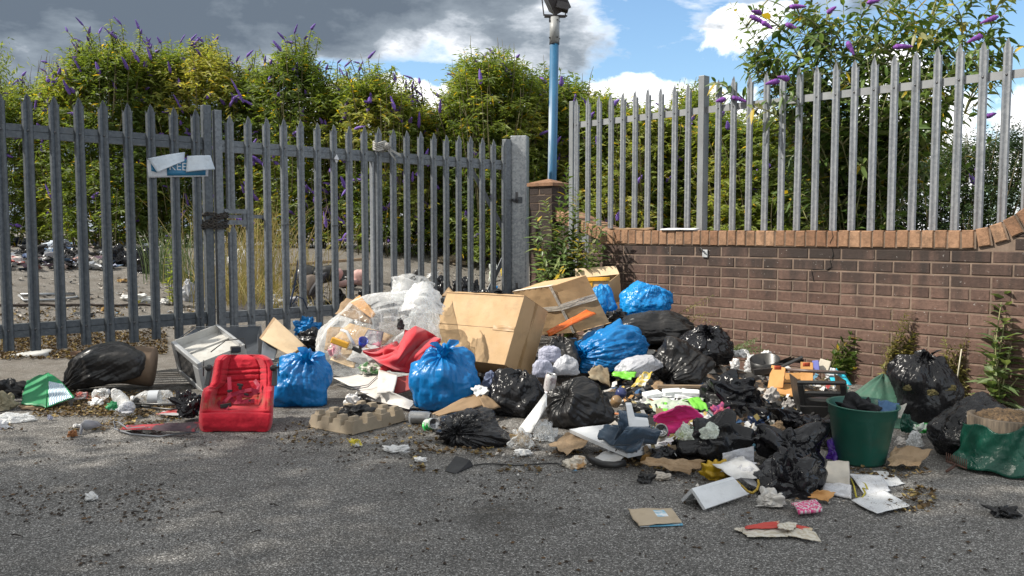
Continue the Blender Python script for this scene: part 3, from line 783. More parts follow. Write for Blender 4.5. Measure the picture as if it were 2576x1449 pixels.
def make_gate():
    L = [15, 83, 150, 212, 273, 333.5, 390, 447.5, 502]
    g1 = empty('palisade_gate', 'long grey steel palisade gate leaf with the torn sign fixed to it', 'gate', gate_pt(-200), 'leaves of the palisade gate')
    xs = list(L)
    for k in range(1, 13): add_pale(g1, gate_pt(15) - GD * (0.166 * k), GD, GN, 0.20, 1.90 + random.uniform(-0.006, 0.006), GALVG, 0.96, bolts=(1.655, 0.345))
    gl_ = gate_pt(15) - GD * 2.15; post(g1, 'stile', gl_, GD, GN, 0.062, 0.06, 0.10, 1.935, GALVG)
    for i, x in enumerate(xs):
        add_pale(g1, gate_pt(x), GD, GN, 0.20 + (0.0 if i % 3 else 0.012), 1.90 + random.uniform(-0.006, 0.006), GALVG, 0.96, bolts=(1.655, 0.345))
    for z0, z1 in ((1.605, 1.695), (0.295, 0.385)):
        mb = MB(); bar(mb, gl_, gate_pt(524), z0, z0 + 0.044, GN, 0.045, 0.020); bar(mb, gl_, gate_pt(524), z0 + 0.047, z1, GN, 0.042, 0.023)
        mb.build('rail', GALVG, g1)
    post(g1, 'stile', gate_pt(530), GD, GN, 0.062, 0.06, 0.10, 1.935, GALVG)
    GL1 = GALVG; GALVR = galv('mid_grey_galvanised_steel', (0.105, 0.116, 0.128), (0.19, 0.205, 0.22), 0.5, 0.35)
    g2 = empty('palisade_gate', 'grey steel palisade gate leaf between the chain and the square hinge post', 'gate', gate_pt(1283), 'leaves of the palisade gate')
    post(g2, 'stile', gate_pt(557), GD, GN, 0.058, 0.055, 0.10, 1.905, GALVR)
    Rr = [632, 677, 721, 763, 804, 845, 883, 921, 957, 993, 1027, 1061, 1094, 1125, 1156, 1186, 1215, 1243, 1271]
    # the first pale is cut away around the lock opening
    V, Fc = pale_mesh(gate_pt(586), GD, GN, 1.16, 1.875); p = mk('pale', loc(g2, V), Fc, GALVR, g2, False); p['label'] = 'short upper pale above the lock opening'
    V, Fc = pale_mesh(gate_pt(588), GD, GN, 0.20, 1.045); p = mk('pale', loc(g2, V), Fc, GALVR, g2, False); p['label'] = 'cut lower pale below the lock opening'
    for x in Rr: add_pale(g2, gate_pt(x), GD, GN, 0.20, 1.885 + random.uniform(-0.008, 0.008), GALVR, 0.92, 0.002, bolts=(1.655, 0.33))
    for z0, z1 in ((1.595, 1.685), (0.285, 0.375)):
        mb = MB(); bar(mb, gate_pt(566), gate_pt(1278), z0, z0 + 0.044, GN, 0.045, 0.020); bar(mb, gate_pt(566), gate_pt(1278), z0 + 0.047, z1, GN, 0.042, 0.023)
        mb.build('rail', GALVR, g2)
    post(g2, 'stile', gate_pt(1283), GD, GN, 0.075, 0.06, 0.10, 1.895, GALVR, 0.022)
    # lock opening frame and slide bolt
    for (xa, xb, za, zb) in ((568, 632, 1.13, 1.165), (568, 632, 1.045, 1.08), (568, 672, 1.095, 1.122)):
        mb = MB(); bar(mb, gate_pt(xa), gate_pt(xb), za, zb, GN, 0.03, 0.005 if za != 1.095 else 0.03); mb.build('lock_bar', GALVR, g2)
    mb = MB(); bar(mb, gate_pt(616), gate_pt(627), 1.03, 1.165, GN, 0.03, 0.012); mb.build('lock_plate', GALVR, g2)
    # drop post standing behind the tenth pale
    post(g2, 'drop_post', gate_pt(950), GD, GN, 0.055, 0.05, 0.03, 1.62, GALVF, 0.03)
    # braces
    for a, za, b, zb in ((1197, 1.58, 1275, 1.02), (1197, 0.06, 1275, 0.72)):
        mb = MB(); A = gate_pt(a) - GN * 0.06; B = gate_pt(b) - GN * 0.06; A.z = za; B.z = zb
        dd = (B - A).normalized(); sd = dd.cross(GN).normalized() * 0.022
        mb.hexa(A - sd - GN * 0.006, (B - A), sd * 2, GN * 0.008); mb.build('brace', GALVR, g2)
    for z in (1.30, 0.40):
        mb = MB(); c = gate_pt(1283); mb.tube([c + GD * 0.03 + Vector((0, 0, z)), c + GD * 0.14 + Vector((0, 0, z))], 0.016, 10)
        mb.lathe([(0.03, -0.012), (0.03, 0.012)], c + GD * 0.075 + Vector((0, 0, z + 0.0)), 6, axis=GD); mb.lathe([(0.03, -0.012), (0.03, 0.012)], c + GD * 0.10 + Vector((0, 0, z)), 6, axis=GD)
        mb.box(c + GD * 0.085 + Vector((0, 0, z + 0.03)), (0.012, 0.018, 0.05)); mb.build('hinge', BOLT, g2)
    # hinge post
    g3 = empty('gate_post', 'thick square galvanised hinge post at the end of the gate', 'gate post', gate_pt(1316))
    ob = post(g3, 'post', gate_pt(1317), (GD * 0.8 - GN * 0.6).normalized(), (GN * 0.8 + GD * 0.6).normalized(), 0.16, 0.16, -0.1, 1.935, galv('spangled_galvanised_steel', (0.20, 0.22, 0.24), (0.42, 0.44, 0.46), 0.4), -0.04, 0.008)
    c = gate_pt(1317)
    for z in (1.3, 0.40): mb = MB(); mb.box((c.x - 0.045, c.y - 0.03, z), (0.03, 0.05, 0.03)); mb.build('bracket', GALVG, g3)
make_gate()

def make_sign():
    o = gate_pt(450) + GN * 0.012
    c = o.copy(); c.z = 1.43
    root = empty('warning_sign', 'torn white and blue sign reading KEEP, fixed across three gate pales', 'sign', c)
    d, n, up = GD, GN, Vector((0, 0, 1))
    a, b = gate_pt(379) + GN * 0.012, gate_pt(528) + GN * 0.014
    s = 1.0
    def q(x, y, off=0.0):
        t_ = gate_pt(x) + GN * (0.012 + off); D = t_.y; z = P(x, y, D).z; return Vector((t_.x, t_.y, z))
    wm = std('sign_white', (0.58, 0.60, 0.63), 0.5, (0.46, 0.48, 0.52), 8, dirt=0.3)
    bm = std('sign_blue', (0.015, 0.16, 0.30), 0.45, (0.012, 0.13, 0.25), 8)
    patch('sign_board', None, None, [q(379, 447), q(527, 444), q(529, 402), q(376, 402)], wm, n=8, amp=0.001, thick=0.003, parent=root)
    patch('blue_panel', None, None, [q(424, 442, .004), q(520, 441, .004), q(522, 400, .004), q(424, 401, .004)], bm, n=6, amp=0.0005, thick=0.002, parent=root)
    patch('blue_disc', None, None, [q(385, 430, .004), q(400, 434, .004), q(402, 410, .004), q(384, 408, .004)], bm, n=6, amp=0.0005, thick=0.002, parent=root)
    cu = bpy.data.curves.new('lettering', 'FONT'); cu.body = 'KEEP'; cu.size = 0.080; cu.extrude = 0.0006
    t0 = bpy.data.objects.new('lettering', cu); me = t0.to_mesh().copy() if False else bpy.data.meshes.new_from_object(t0)
    t = bpy.data.objects.new('lettering', me); COL.objects.link(t); t.parent = root
    pos = q(428, 427, 0.007); t.location = pos - root.location
    t.rotation_euler = (R(90), 0, math.atan2(d.y, d.x)); t.data.materials.append(wm)
    fl = std('sign_backing_film', (0.60, 0.66, 0.72), 0.4, (0.46, 0.52, 0.58), 10, 0.4, 20, bd=0.004, dirt=0.2)
    patch('peeled_flap', None, None, [q(397, 434, .03), q(466, 405, .02), q(469, 383, .01), q(376, 399, .01)], fl, n=14, amp=0.006, freq=3, thick=0.001, parent=root, bow=0.02, seed=4)
    patch('peeled_flap', None, None, [q(469, 433, .02), q(538, 426, .05), q(528, 391, .04), q(474, 393, .01)], fl, n=14, amp=0.006, freq=3, thick=0.001, parent=root, bow=0.015, seed=9)
make_sign()

def make_chain():
    c = gate_pt(543); c.z = P(543, 555, c.y).z
    root = empty('chain', 'rusty dark chain wrapped round both gate stiles', 'chain', c)
    m = std('rusty_chain', (0.075, 0.068, 0.060), 0.55, (0.045, 0.035, 0.028), 60, 0.3, 90, metal=0.5)
    mb = MB()
    def link(p, t, nrm, r=0.0048, L=0.021, w=0.0125):
        t = t.normalized(); s = nrm.cross(t).normalized(); pts = []
        for k in range(9):
            th = 2 * math.pi * k / 8
            pts.append(p + t * (L * math.cos(th)) + s * (w * math.sin(th)))
        mb.tube(pts, r, 5, cap=False)
    for loop in range(5):
        zc = c.z - 0.045 + loop * 0.022 + random.uniform(-0.004, 0.004)
        hw = 0.085 + random.uniform(-0.006, 0.010); hd = 0.05; ph = random.random() * 6; tiltz = random.uniform(-0.01, 0.045)
        n = 18
        for k in range(n):
            th = 2 * math.pi * k / n
            f = lambda a: c + GD * (hw * math.cos(a)) * (1.0 + 0.1 * math.cos(2 * a)) + GN * (hd * math.sin(a) - 0.02) + Vector((0, 0, zc - c.z + tiltz * math.cos(a) + 0.006 * math.sin(3 * a + ph)))
            p0 = f(th); t = f(th + 0.05) - f(th - 0.05)
            nn = GN if k % 2 else (GN + Vector((0, 0, 1.6))).normalized()
            link(p0, t, nn)
    o = mb.build('links', m, root, True)
make_chain()

# cloth knotted on the top rail, small things tied to pales
def make_tie():
    c = gate_pt(958) + GN * 0.02; c.z = P(958, 368, c.y).z
    m = std('grey_rag', (0.42, 0.41, 0.38), 0.85, (0.30, 0.29, 0.27), 20, 0.7, 60, wr=30, bd=0.006)
    root = empty('rag', 'grey rag knotted round a pale at the top rail', 'rag', c)
    mb = MB()
    for k in range(7):
        z = -0.03 + k * 0.010; pts = []
        for i in range(13):
            a = 2 * math.pi * i / 12; pts.append(c + GD * (0.058 * math.cos(a)) + GN * (0.04 * math.sin(a) - 0.02) + Vector((0, 0, z + 0.012 * math.sin(a * 2 + k))))
        mb.tube(pts, 0.009, 6, cap=False)
    V, Fc = sbox(c + GD * 0.035 + GN * 0.03, (0.07, 0.05, 0.06), 2.2, noise=0.3, seed=5); mb.add(V, Fc)
    mb.build('knot', m, root, True)
    for i, (dx, dz) in enumerate(((0.17, -0.06), (0.12, -0.10))):
        a = c + GD * 0.03 + GN * 0.03; b = c + GD * dx + GN * 0.04 + Vector((0, 0, dz))
        patch('tail', None, None, [a, b, b + Vector((0.01, 0, -0.03)), a + Vector((0, 0, -0.022))], m, n=10, amp=0.006, freq=4, thick=0.002, parent=root, seed=i)
make_tie()
def q_gate(x, y, off):
    t_ = gate_pt(x) + GN * off; return Vector((t_.x, t_.y, P(x, y, t_.y).z))
patch('plastic_tag', 'small white diamond tag on a gate pale under the top rail', 'tag', [q_gate(847, 412, .016), q_gate(854, 401, .016), q_gate(848, 388, .016), q_gate(841, 399, .016)], std('white_tag', (0.7, 0.7, 0.72), 0.4), n=4, amp=0.0005, thick=0.002)
for i, (x, y, ln) in enumerate(((721, 565, 'thin black wire tied round a pale beside the lock opening'), (846, 567, 'black cable tie with white label round a gate pale'), (845, 402, 'fine black string stretched across the diamond tag'))):
    c = q_gate(x, y, 0.008); mb = MB()
    if i < 2:
        mb.tube([c + GD * (0.042 * math.cos(a)) + GN * (0.028 * math.sin(a) - 0.012) + Vector((0, 0, 0.005 * math.sin(a * 2))) for a in np.linspace(0, 6.28, 14)], 0.003, 5, cap=False)
        mb.tube([c + GD * 0.035, c + GD * 0.07 + GN * 0.02 + Vector((0, 0, -0.012 if i else 0.01))], 0.002, 5)
    else: mb.tube([c - GD * 0.06 + GN * 0.01, c + GN * 0.012, c + GD * 0.15 + GN * 0.0 + Vector((0, 0, -0.012))], 0.002, 5)
    o = mb.build('wire_tie' if i < 2 else 'string', PLBLK, None, True); tagp(o, ln, 'wire' if i < 2 else 'string')
# dark blue strap hanging off the bottom of the gate
mb = MB()
a = q_gate(744, 655, 0.03)
mb.tube([a, q_gate(739, 700, 0.03), q_gate(728, 740, 0.04), q_gate(722, 775, 0.03), q_gate(738, 745, 0.05), q_gate(752, 752, 0.06), q_gate(764, 778, 0.05)], [0.004, 0.007, 0.009, 0.006, 0.008, 0.007, 0.004], 6)
tagp(mb.build('strap', std('navy_strap', (0.02, 0.035, 0.075), 0.7), None, True), 'dark blue strap hanging in a loop down the lower gate', 'strap')

# ---------------------------------------------------------------- brick wall, coping and fence
BR_M, _t = new_mat('brown_brick')
def brick_material(m, t, stops, stain=True):
    v = t.new('ShaderNodeTexCoord').outputs['Object']
    a = t.new('ShaderNodeAttribute', _attribute_name='rnd').outputs['Fac']
    c = t.ramp(a, stops)
    n = t.noise(v, 45, 5, 0.7)
    c = t.mix(1.0, c, t.ramp(n, [(0.3, 0.72), (0.7, 1.25)]), 'MULTIPLY')
    if stain:
        s = t.new('ShaderNodeSeparateXYZ', Vector=v)
        drip = t.noise(t.mapv(v, (9, 9, 1.6)), 1.0, 4, 0.6)
        top = t.ramp(t.math('ADD', s.outputs[2], t.math('MULTIPLY', t.math('SUBTRACT', drip, 0.5), 1.1)), [(0.50, 0), (0.88, 0.82)])
        c = t.mix(top, c, (0.030, 0.027, 0.026))
        c = t.mix(t.ramp(t.noise(t.mapv(v, (1, 1, 1.5), (9, 1, 3)), 2.6, 5, 0.65), [(0.5, 0), (0.72, 0.5)]), c, (0.045, 0.036, 0.030))
        wsp = t.noise(t.mapv(v, (1, 1, 1), (3, 4, 5)), 70, 2, 0.6)
        c = t.mix(t.ramp(wsp, [(0.70, 0), (0.74, 0.55)]), c, (0.5, 0.48, 0.45))
        rd = t.noise(t.mapv(v, (1, 1, 2), (13, 4, 5)), 9, 3, 0.6)
        c = t.mix(t.ramp(rd, [(0.74, 0), (0.76, 0.5)]), c, (0.4, 0.06, 0.05))
    else:
        d = t.noise(t.mapv(v, (1, 1, 1), (3, 4, 5)), 14, 5, 0.7)
        c = t.mix(t.ramp(d, [(0.48, 0), (0.70, 0.7)]), c, (0.085, 0.058, 0.04))
    b = t.new('ShaderNodeBsdfPrincipled', Base__Color=c, Roughness=0.88); b.inputs['Specular IOR Level'].default_value = 0.25
    bn = t.new('ShaderNodeBump', Strength=0.8, Distance=0.004, Height=t.math('ADD', t.noise(v, 130, 4, 0.7), t.math('MULTIPLY', n, 0.8))); t.l.new(bn.outputs[0], b.inputs['Normal'])
    t.new('ShaderNodeOutputMaterial', Surface=b.outputs[0])
brick_material(BR_M, _t, [(0.0, (0.095, 0.058, 0.047)), (0.5, (0.135, 0.083, 0.066)), (1.0, (0.175, 0.110, 0.087))])
CP_M, _t = new_mat('orange_brick')
brick_material(CP_M, _t, [(0.0, (0.20, 0.105, 0.062)), (0.5, (0.29, 0.168, 0.102)), (1.0, (0.37, 0.225, 0.14))], False)
MORTAR = std('pinkish_mortar', (0.23, 0.165, 0.125), 0.95, (0.13, 0.095, 0.072), 9, 0.6, 60, bd=0.004, dirt=0.4)
MORTARD = std('dark_mortar', (0.20, 0.14, 0.10), 0.95, (0.10, 0.075, 0.055), 9, 0.6, 60, bd=0.004, dirt=0.4)
def wp(s, off, z): return Vector((0, 7.8, 0)) + WD * s + WN * off + Vector((0, 0, z))
def hpoly(x): return x
def brick(mb, o, e1, e2, e3, r, ch=0.004):
    """brick with softened front arrises: o front-lower corner, e1 along, e2 up, e3 back"""
    o, e1, e2, e3 = map(Vector, (o, e1, e2, e3)); u1, u2, u3 = e1.normalized(), e2.normalized(), e3.normalized()
    j = [random.uniform(-0.0012, 0.0012) for _ in range(4)]
    out = [o + u3 * ch, o + e1 + u3 * ch, o + e1 + e2 + u3 * ch, o + e2 + u3 * ch]
    inn = [o + u1 * ch + u2 * ch + u3 * j[0], o + e1 - u1 * ch + u2 * ch + u3 * j[1], o + e1 + e2 - u1 * ch - u2 * ch + u3 * j[2], o + e2 + u1 * ch - u2 * ch + u3 * j[3]]
    bk = [o + e3, o + e1 + e3, o + e1 + e2 + e3, o + e2 + e3]
    mb.add(inn + out + bk, [(0, 1, 2, 3), (4, 5, 1, 0), (5, 6, 2, 1), (6, 7, 3, 2), (7, 4, 0, 3), (8, 9, 5, 4), (9, 10, 6, 5), (10, 11, 7, 6), (11, 8, 4, 7)], r)
S0, S1 = 1.06, 5.6
SCV, RCV = 3.80, 0.50
def top_z(s):
    if s <= SCV: return 1.0
    ds = s - SCV
    if ds >= RCV * 0.985: return 1.0 + RCV
    return 1.0 + RCV - math.sqrt(RCV * RCV - ds * ds)
def make_wall():
    root = empty('brick_wall', 'brown brick boundary wall with orange brick coping that curves up at one end', 'wall', wp(S0, 0, 0))
    mb = MB(); cz = 0.108
    for k in range(20):
        z = -0.012 + k * 0.075; s = S0 + (0.0 if k % 2 else -0.112); alt = (k % 5 == 3)
        i = 0
        while s < S1:
            Ln = 0.1025 if alt else 0.215
            a, b = max(s, S0), min(s + Ln, S1)
            if b - a > 0.03:
                zt = min(top_z(a), top_z(b)) - cz - 0.006
                h = min(0.065, zt - z)
                if h > 0.012:
                    off = random.uniform(-0.0012, 0.0012)
                    brick(mb, wp(a, off, z), WD * (b - a), Vector((0, 0, h)), -WN * 0.1, random.betavariate(2, 2))
            s += Ln + 0.010; i += 1
    mb.build('brickwork', BR_M, root)
    mb = MB()      # mortar body following the top line
    n = 60; V = []
    for i in range(n + 1):
        s = S0 + 0.006 + (S1 - S0 - 0.012) * i / n; zt = top_z(s) - cz + 0.012 if s <= SCV else top_z(s) - 0.03
        for off, z in ((-0.0045, -0.1), (-0.0045, zt), (-0.205, zt), (-0.205, -0.1)): V.append(wp(s, off, z))
    Fc = []
    for i in range(n):
        for j in range(4):
            j2 = (j + 1) % 4; Fc.append((i * 4 + j, (i + 1) * 4 + j, (i + 1) * 4 + j2, i * 4 + j2))
    Fc += [(0, 1, 2, 3), tuple(n * 4 + j for j in (3, 2, 1, 0))]
    mb.add(V, Fc); mb.build('mortar', MORTAR, root)
    # coping of bricks on edge, following the curve
    mb = MB(); mm = MB(); pts = []
    s = S0 - 0.02; path = []
    while s < SCV: path.append((s, 1.0, 0.0)); s += 0.075
    th = (s - SCV) / RCV
    while th < 1.5: path.append((SCV + RCV * math.sin(th), 1.0 + RCV - RCV * math.cos(th), th)); th += 0.075 / RCV
    s2 = SCV + RCV + 0.05
    path.append((SCV + RCV, 1.0 + RCV, 0)); 
    while s2 < S1: path.append((s2, 1.0 + RCV, 0.0)); s2 += 0.075
    for (s, z, th) in path:
        d = (WD * math.cos(th) + Vector((0, 0, math.sin(th)))); nn = (-WD * math.sin(th) + Vector((0, 0, math.cos(th))))
        dz = random.uniform(-0.002, 0.002); fr = 0.012 + random.uniform(-0.002, 0.002)
        o = wp(s, fr, z + dz) - nn * cz
        kk = 1.0 - (cz / RCV if th > 0 and False else 0)
        brick(mb, o, d * 0.066, nn * cz, -WN * 0.225, random.betavariate(2, 2), 0.005)
        mm.hexa(wp(s, 0.006, z - 0.006) - nn * (cz - 0.004), d * 0.078, nn * (cz - 0.006), -WN * 0.212)
    mb.build('coping', CP_M, root); mm.build('coping_joints', MORTARD, root)
    mb = MB()      # hairline crack
    a = wp(3.02, 0.0135, 1.0); pts = [wp(3.02 + 0.012 * math.sin(i * 2.1), 0.014 if i < 3 else 0.003, 1.0 - i * 0.04) for i in range(7)]
    pts += [wp(3.0 - 0.02 * i, 0.003, 0.74 - 0.001 * i) for i in range(1, 7)] + [wp(2.88 + 0.005 * i, 0.003, 0.735 - 0.02 * i) for i in range(1, 5)]
    mb.tube(pts, 0.0022, 4); mb.build('crack', std('crack_black', (0.01, 0.01, 0.01), 0.9), root)
    return root
make_wall()
# hook plate on the wall
c = wp(2.05, 0.006, 0.83); root = empty('wall_hook', 'small grey metal plate with a hooked wire on the brick wall', 'hook', c)
mb = MB(); rotw = Matrix((WD, WN, Vector((0, 0, 1)))).transposed(); mb.box(c, (0.022, 0.005, 0.028), rotw); bevel(mb.build('plate', std('light_grey_plate', (0.5, 0.52, 0.54), 0.5, dirt=0.3), root), 0.002)
mb = MB(); mb.tube([c + WN * 0.006, c + WN * 0.03 + Vector((0, 0, 0.02)), c + WN * 0.03 - WD * 0.02 + Vector((0, 0, 0.045)), c + WN * 0.02 - WD * 0.035 + Vector((0, 0, 0.03)), c + WN * 0.01 - WD * 0.03 + Vector((0, 0, 0.01))], 0.0035, 6); mb.build('hook', BOLT, root, True)
# pale board and slate lying on the coping
patch('board', 'thin white board lying flat on the coping', 'board', [wp(1.66, 0.03, 1.012), wp(1.98, 0.02, 1.012), wp(1.94, -0.10, 1.018), wp(1.64, -0.1, 1.02)], FOAM, n=8, amp=0.002, thick=0.010)
patch('board', 'rotten brown board lying on the coping beside the wall end', 'board', [wp(1.10, -0.05, 1.014), wp(1.52, -0.03, 1.014), wp(1.50, -0.12, 1.02), wp(1.13, -0.13, 1.02)], CARDD, n=12, amp=0.006, thick=0.012, jag=0.05)

def make_fence():
    Y0 = 8.12
    root = empty('palisade_fence', 'tall bright galvanised palisade fence standing along the brick wall', 'fence', line_pt(1434, Y0))
    ztop = lambda p: 1.0 + 375.0 / (275 * 0.965) * 0.8276
    tips = [(1446.7, 1), (1475, 1), (1503, 1), (1532.4, 1), (1561.5, 1), (1592, 1), (1624, 1), (1656.7, 1), (1690.4, 1), (1724.5, 1), (1799.5, 1), (1837.2, 1), (1877, 1), (1917.3, 1), (1958.3, 1),
            (1998.6, 1), (2043, 1), (2090, 1), (2136, 1), (2185, 1), (2235, 1), (2287, 1), (2341, 1), (2395, 1), (2454, 1), (2512.6, 1), (2572, 1), (2640, 1), (2705, 1)]
    for x, _ in tips:
        o = line_pt(x, Y0)
        zb = 0.86 if x > 1540 else 0.5
        if x > 2500: zb = 1.0
        add_pale(root, o, WD, WN, zb, 2.145 + random.uniform(-0.006, 0.006), GALVF, 0.74, 0.002, bolts=(1.925,))
    mb = MB(); bar(mb, line_pt(1438, Y0), line_pt(2712, Y0), 1.900, 1.950, WN, 0.006, 0.022); bar(mb, line_pt(1438, Y0), line_pt(2712, Y0), 1.944, 1.950, WN, 0.045, 0.030); mb.build('rail', std('pale_grey_paint', (0.28, 0.29, 0.30), 0.45, (0.23, 0.24, 0.25), 6, dirt=0.2), root)
    mb = MB(); bar(mb, line_pt(1438, Y0), line_pt(2712, Y0), 0.90, 0.95, WN, 0.006, 0.022); mb.build('rail', GALVF, root)
    GP = std('grey_post_paint', (0.22, 0.235, 0.25), 0.5, (0.18, 0.19, 0.20), 5, dirt=0.15)
    post(root, 'post', line_pt(1434, Y0), WD, WN, 0.045, 0.07, 0.4, 2.135, GP, 0.0, 0.003)
    post(root, 'post', line_pt(1758.7, Y0), WD, WN, 0.052, 0.075, 0.5, 2.185, GP, -0.01, 0.003)
make_fence()

def make_pillar():
    c = P(1379, 600, 8.15); c.z = 0
    root = empty('brick_pillar', 'brown brick gate pillar with a sloped brick cap below the lamp post', 'pillar', c)
    d = Vector((0.80, -0.60, 0)); n = Vector((-0.60, -0.80, 0)); hw = 0.130
    mb = MB(); zt = 1.40
    for k in range(19):
        z = -0.012 + k * 0.075
        for dd, nn in ((d, n), (-n, d), (n, -d)):
            s = -hw + (0 if k % 2 else -0.11)
            while s < hw:
                a, b = max(s, -hw), min(s + 0.215, hw)
                if b - a > 0.02: brick(mb, c + dd * a + nn * hw + Vector((0, 0, z)), dd * (b - a), Vector((0, 0, 0.065)), -nn * 0.09, random.betavariate(2, 2))
                s += 0.225
    mb.build('brickwork', BR_M, root)
    mb = MB(); rot = Matrix((d, n, Vector((0, 0, 1)))).transposed(); mb.box((c.x, c.y, 0.69), (hw - 0.005, hw - 0.005, 0.72), rot); mb.build('mortar', MORTARD, root)
    mb = MB(); h = hw + 0.018
    V = [c + d * a * h + n * b * h + Vector((0, 0, 1.415)) for a, b in ((-1, -1), (1, -1), (1, 1), (-1, 1))] + [c + d * a * h + n * b * h + Vector((0, 0, 1.445)) for a, b in ((-1, -1), (1, -1), (1, 1), (-1, 1))] + [c + Vector((0, 0, 1.49))]
    mb.add(V, [(3, 2, 1, 0), (0, 1, 5, 4), (1, 2, 6, 5), (2, 3, 7, 6), (3, 0, 4, 7), (4, 5, 8), (5, 6, 8), (6, 7, 8), (7, 4, 8)], 0.3)
    mb.build('cap', CP_M, root)
    # short sloping wing between pillar and wall
    w0 = c + d * hw * 0.3 + n * 0.02; w1 = wp(S0 + 0.03, -0.09, 0)
    wd_ = (w1 - w0); Ln = wd_.length; wd_.normalize(); wn_ = Vector((wd_.y, -wd_.x, 0)); wn_ = wn_ if wn_.y < 0 else -wn_
    root2 = empty('wing_wall', 'short brick wing wall with a sloping coping behind the leafy shrub', 'wall', w0)
    mb = MB(); top = lambda s: 1.22 - 0.24 * min(1, s / Ln) 
    for k in range(17):
        z = -0.012 + k * 0.075; s = 0 if k % 2 else -0.11
        while s < Ln:
            a, b = max(0, s), min(Ln, s + 0.215); hh = min(0.065, top(b) - 0.10 - z)
            if b - a > 0.03 and hh > 0.01: brick(mb, w0 + wd_ * a + Vector((0, 0, z)), wd_ * (b - a), Vector((0, 0, hh)), -wn_ * 0.1, random.betavariate(2, 2))
            s += 0.225
    mb.build('brickwork', BR_M, root2)
    mb = MB(); s = 0
    sl_ = (wd_ * Ln + Vector((0, 0, -0.24))).normalized(); nn = sl_.cross(wn_); nn = nn if nn.z > 0 else -nn
    while s < Ln: brick(mb, w0 + wn_ * 0.012 + wd_ * s + Vector((0, 0, top(s))) - nn * 0.1, sl_ * 0.066, nn * 0.1, -wn_ * 0.22, random.betavariate(2, 2)); s += 0.075
    mb.build('coping', CP_M, root2)
    mb = MB(); mb.hexa(w0 - wn_ * 0.006 + Vector((0, 0, -0.05)), wd_ * Ln, Vector((0, 0, 0.93)), -wn_ * 0.18); mb.build('mortar', MORTARD, root2)
make_pillar()

def make_lamp():
    D = 8.75; c = P(1384, 600, D); c.z = 0
    root = empty('lamp_post', 'blue painted lamp post with grey sleeve and a floodlight on top', 'lamp post', c)
    m, t = new_mat('streaked_blue_paint'); v = t.new('ShaderNodeTexCoord').outputs['Object']
    st = t.noise(t.mapv(v, (14, 14, 1.1)), 1.0, 5, 0.65); sx = t.new('ShaderNodeSeparateXYZ', Vector=v)
    wh = t.math('ADD', st, t.math('MULTIPLY', sx.outputs[0], -2.4))  # pale streaks over the blue, stronger towards one side of the pole
    cc = t.mix(t.ramp(wh, [(0.54, 0), (0.60, 0.8)]), t.mix(t.ramp(t.noise(v, 5, 4, 0.6), [(0.3, 0), (0.7, 1)]), (0.018, 0.095, 0.19), (0.028, 0.13, 0.25)), (0.45, 0.48, 0.50))
    b = t.new('ShaderNodeBsdfPrincipled', Base__Color=cc, Roughness=0.45); t.new('ShaderNodeOutputMaterial', Surface=b.outputs[0])
    zt = P(1388, 104, D).z; zs = P(1388, 44, D).z; lean = 0.012
    mb = MB(); mb.tube([(c.x - 0.006, c.y, -0.1), (c.x + lean * zt, c.y, zt)], 0.045, 28); mb.build('pole', m, root, True)
    mb = MB(); top = Vector((c.x + lean * zt, c.y, zt)); tz = Vector((c.x + lean * zs, c.y, zs))
    mb.tube([top - Vector((0, 0, 0.02)), tz], 0.050, 28); mb.build('sleeve', std('pale_grey_sleeve', (0.33, 0.34, 0.34), 0.5, (0.26, 0.27, 0.27), 6, dirt=0.2), root, True)
    mb = MB(); mb.tube([top - Vector((0, 0, 0.03)), top - Vector((0, 0, 0.015))], 0.052, 28); mb.build('collar', PLBLK, root)
    for a in (0.4, 2.2, 3.6, 5.2):
        for z in (0.03, 0.20): mb = MB(); mb.box(top + Vector((0.056 * math.cos(a), 0.056 * math.sin(a), z)), (0.007, 0.007, 0.006)); mb.build('bolt', PLBLK, root)
    DK = std('dark_grey_housing', (0.055, 0.05, 0.052), 0.5, (0.04, 0.036, 0.04), 6, dirt=0.2)
    mb = MB(); mb.box(tz + Vector((0.0, 0, 0.008)), (0.105, 0.03, 0.006)); mb.tube([tz - Vector((0.055, 0, 0.05)), tz + Vector((-0.055, 0, 0.0))], 0.004, 5)
    mb.hexa(tz + Vector((-0.105, -0.02, 0.02)), Vector((0.23, 0, -0.01)), Vector((0, 0, 0.008)), Vector((0, 0.04, 0)))
    mb.hexa(tz + Vector((-0.115, -0.02, 0.02)), Vector((-0.03, 0, 0.25)), Vector((0.010, 0, 0.0)), Vector((0, 0.04, 0)))
    mb.hexa(tz + Vector((0.100, -0.02, 0.0)), Vector((0.01, 0, 0.20)), Vector((0.010, 0, 0.0)), Vector((0, 0.04, 0)))
    mb.build('bracket', DK, root)
    rot = Matrix.Rotation(R(-28), 3, 'Y') @ Matrix.Rotation(R(25), 3, 'X')
    mb = MB(); mb.box(tz + Vector((-0.03, 0.01, 0.25)), (0.085, 0.13, 0.19), rot)
    for k in range(6): mb.box(tz + Vector((0.055, 0.01, 0.26)) + rot @ Vector((0.0, -0.1 + 0.04 * k, 0)), (0.02, 0.004, 0.17), rot)
    bevel(mb.build('lamp_housing', DK, root), 0.006)
    mb = MB(); mb.box(tz + Vector((0.075, -0.03, 0.095)), (0.065, 0.07, 0.035), Matrix.Rotation(R(14), 3, 'Y')); bevel(mb.build('gear_box', DK, root), 0.006)
    mb = MB(); mb.box(tz + Vector((-0.135, 0.0, 0.28)), (0.006, 0.11, 0.17), rot); mb.build('glass', std('pale_lamp_glass', (0.7, 0.68, 0.6), 0.15), root)
make_lamp()

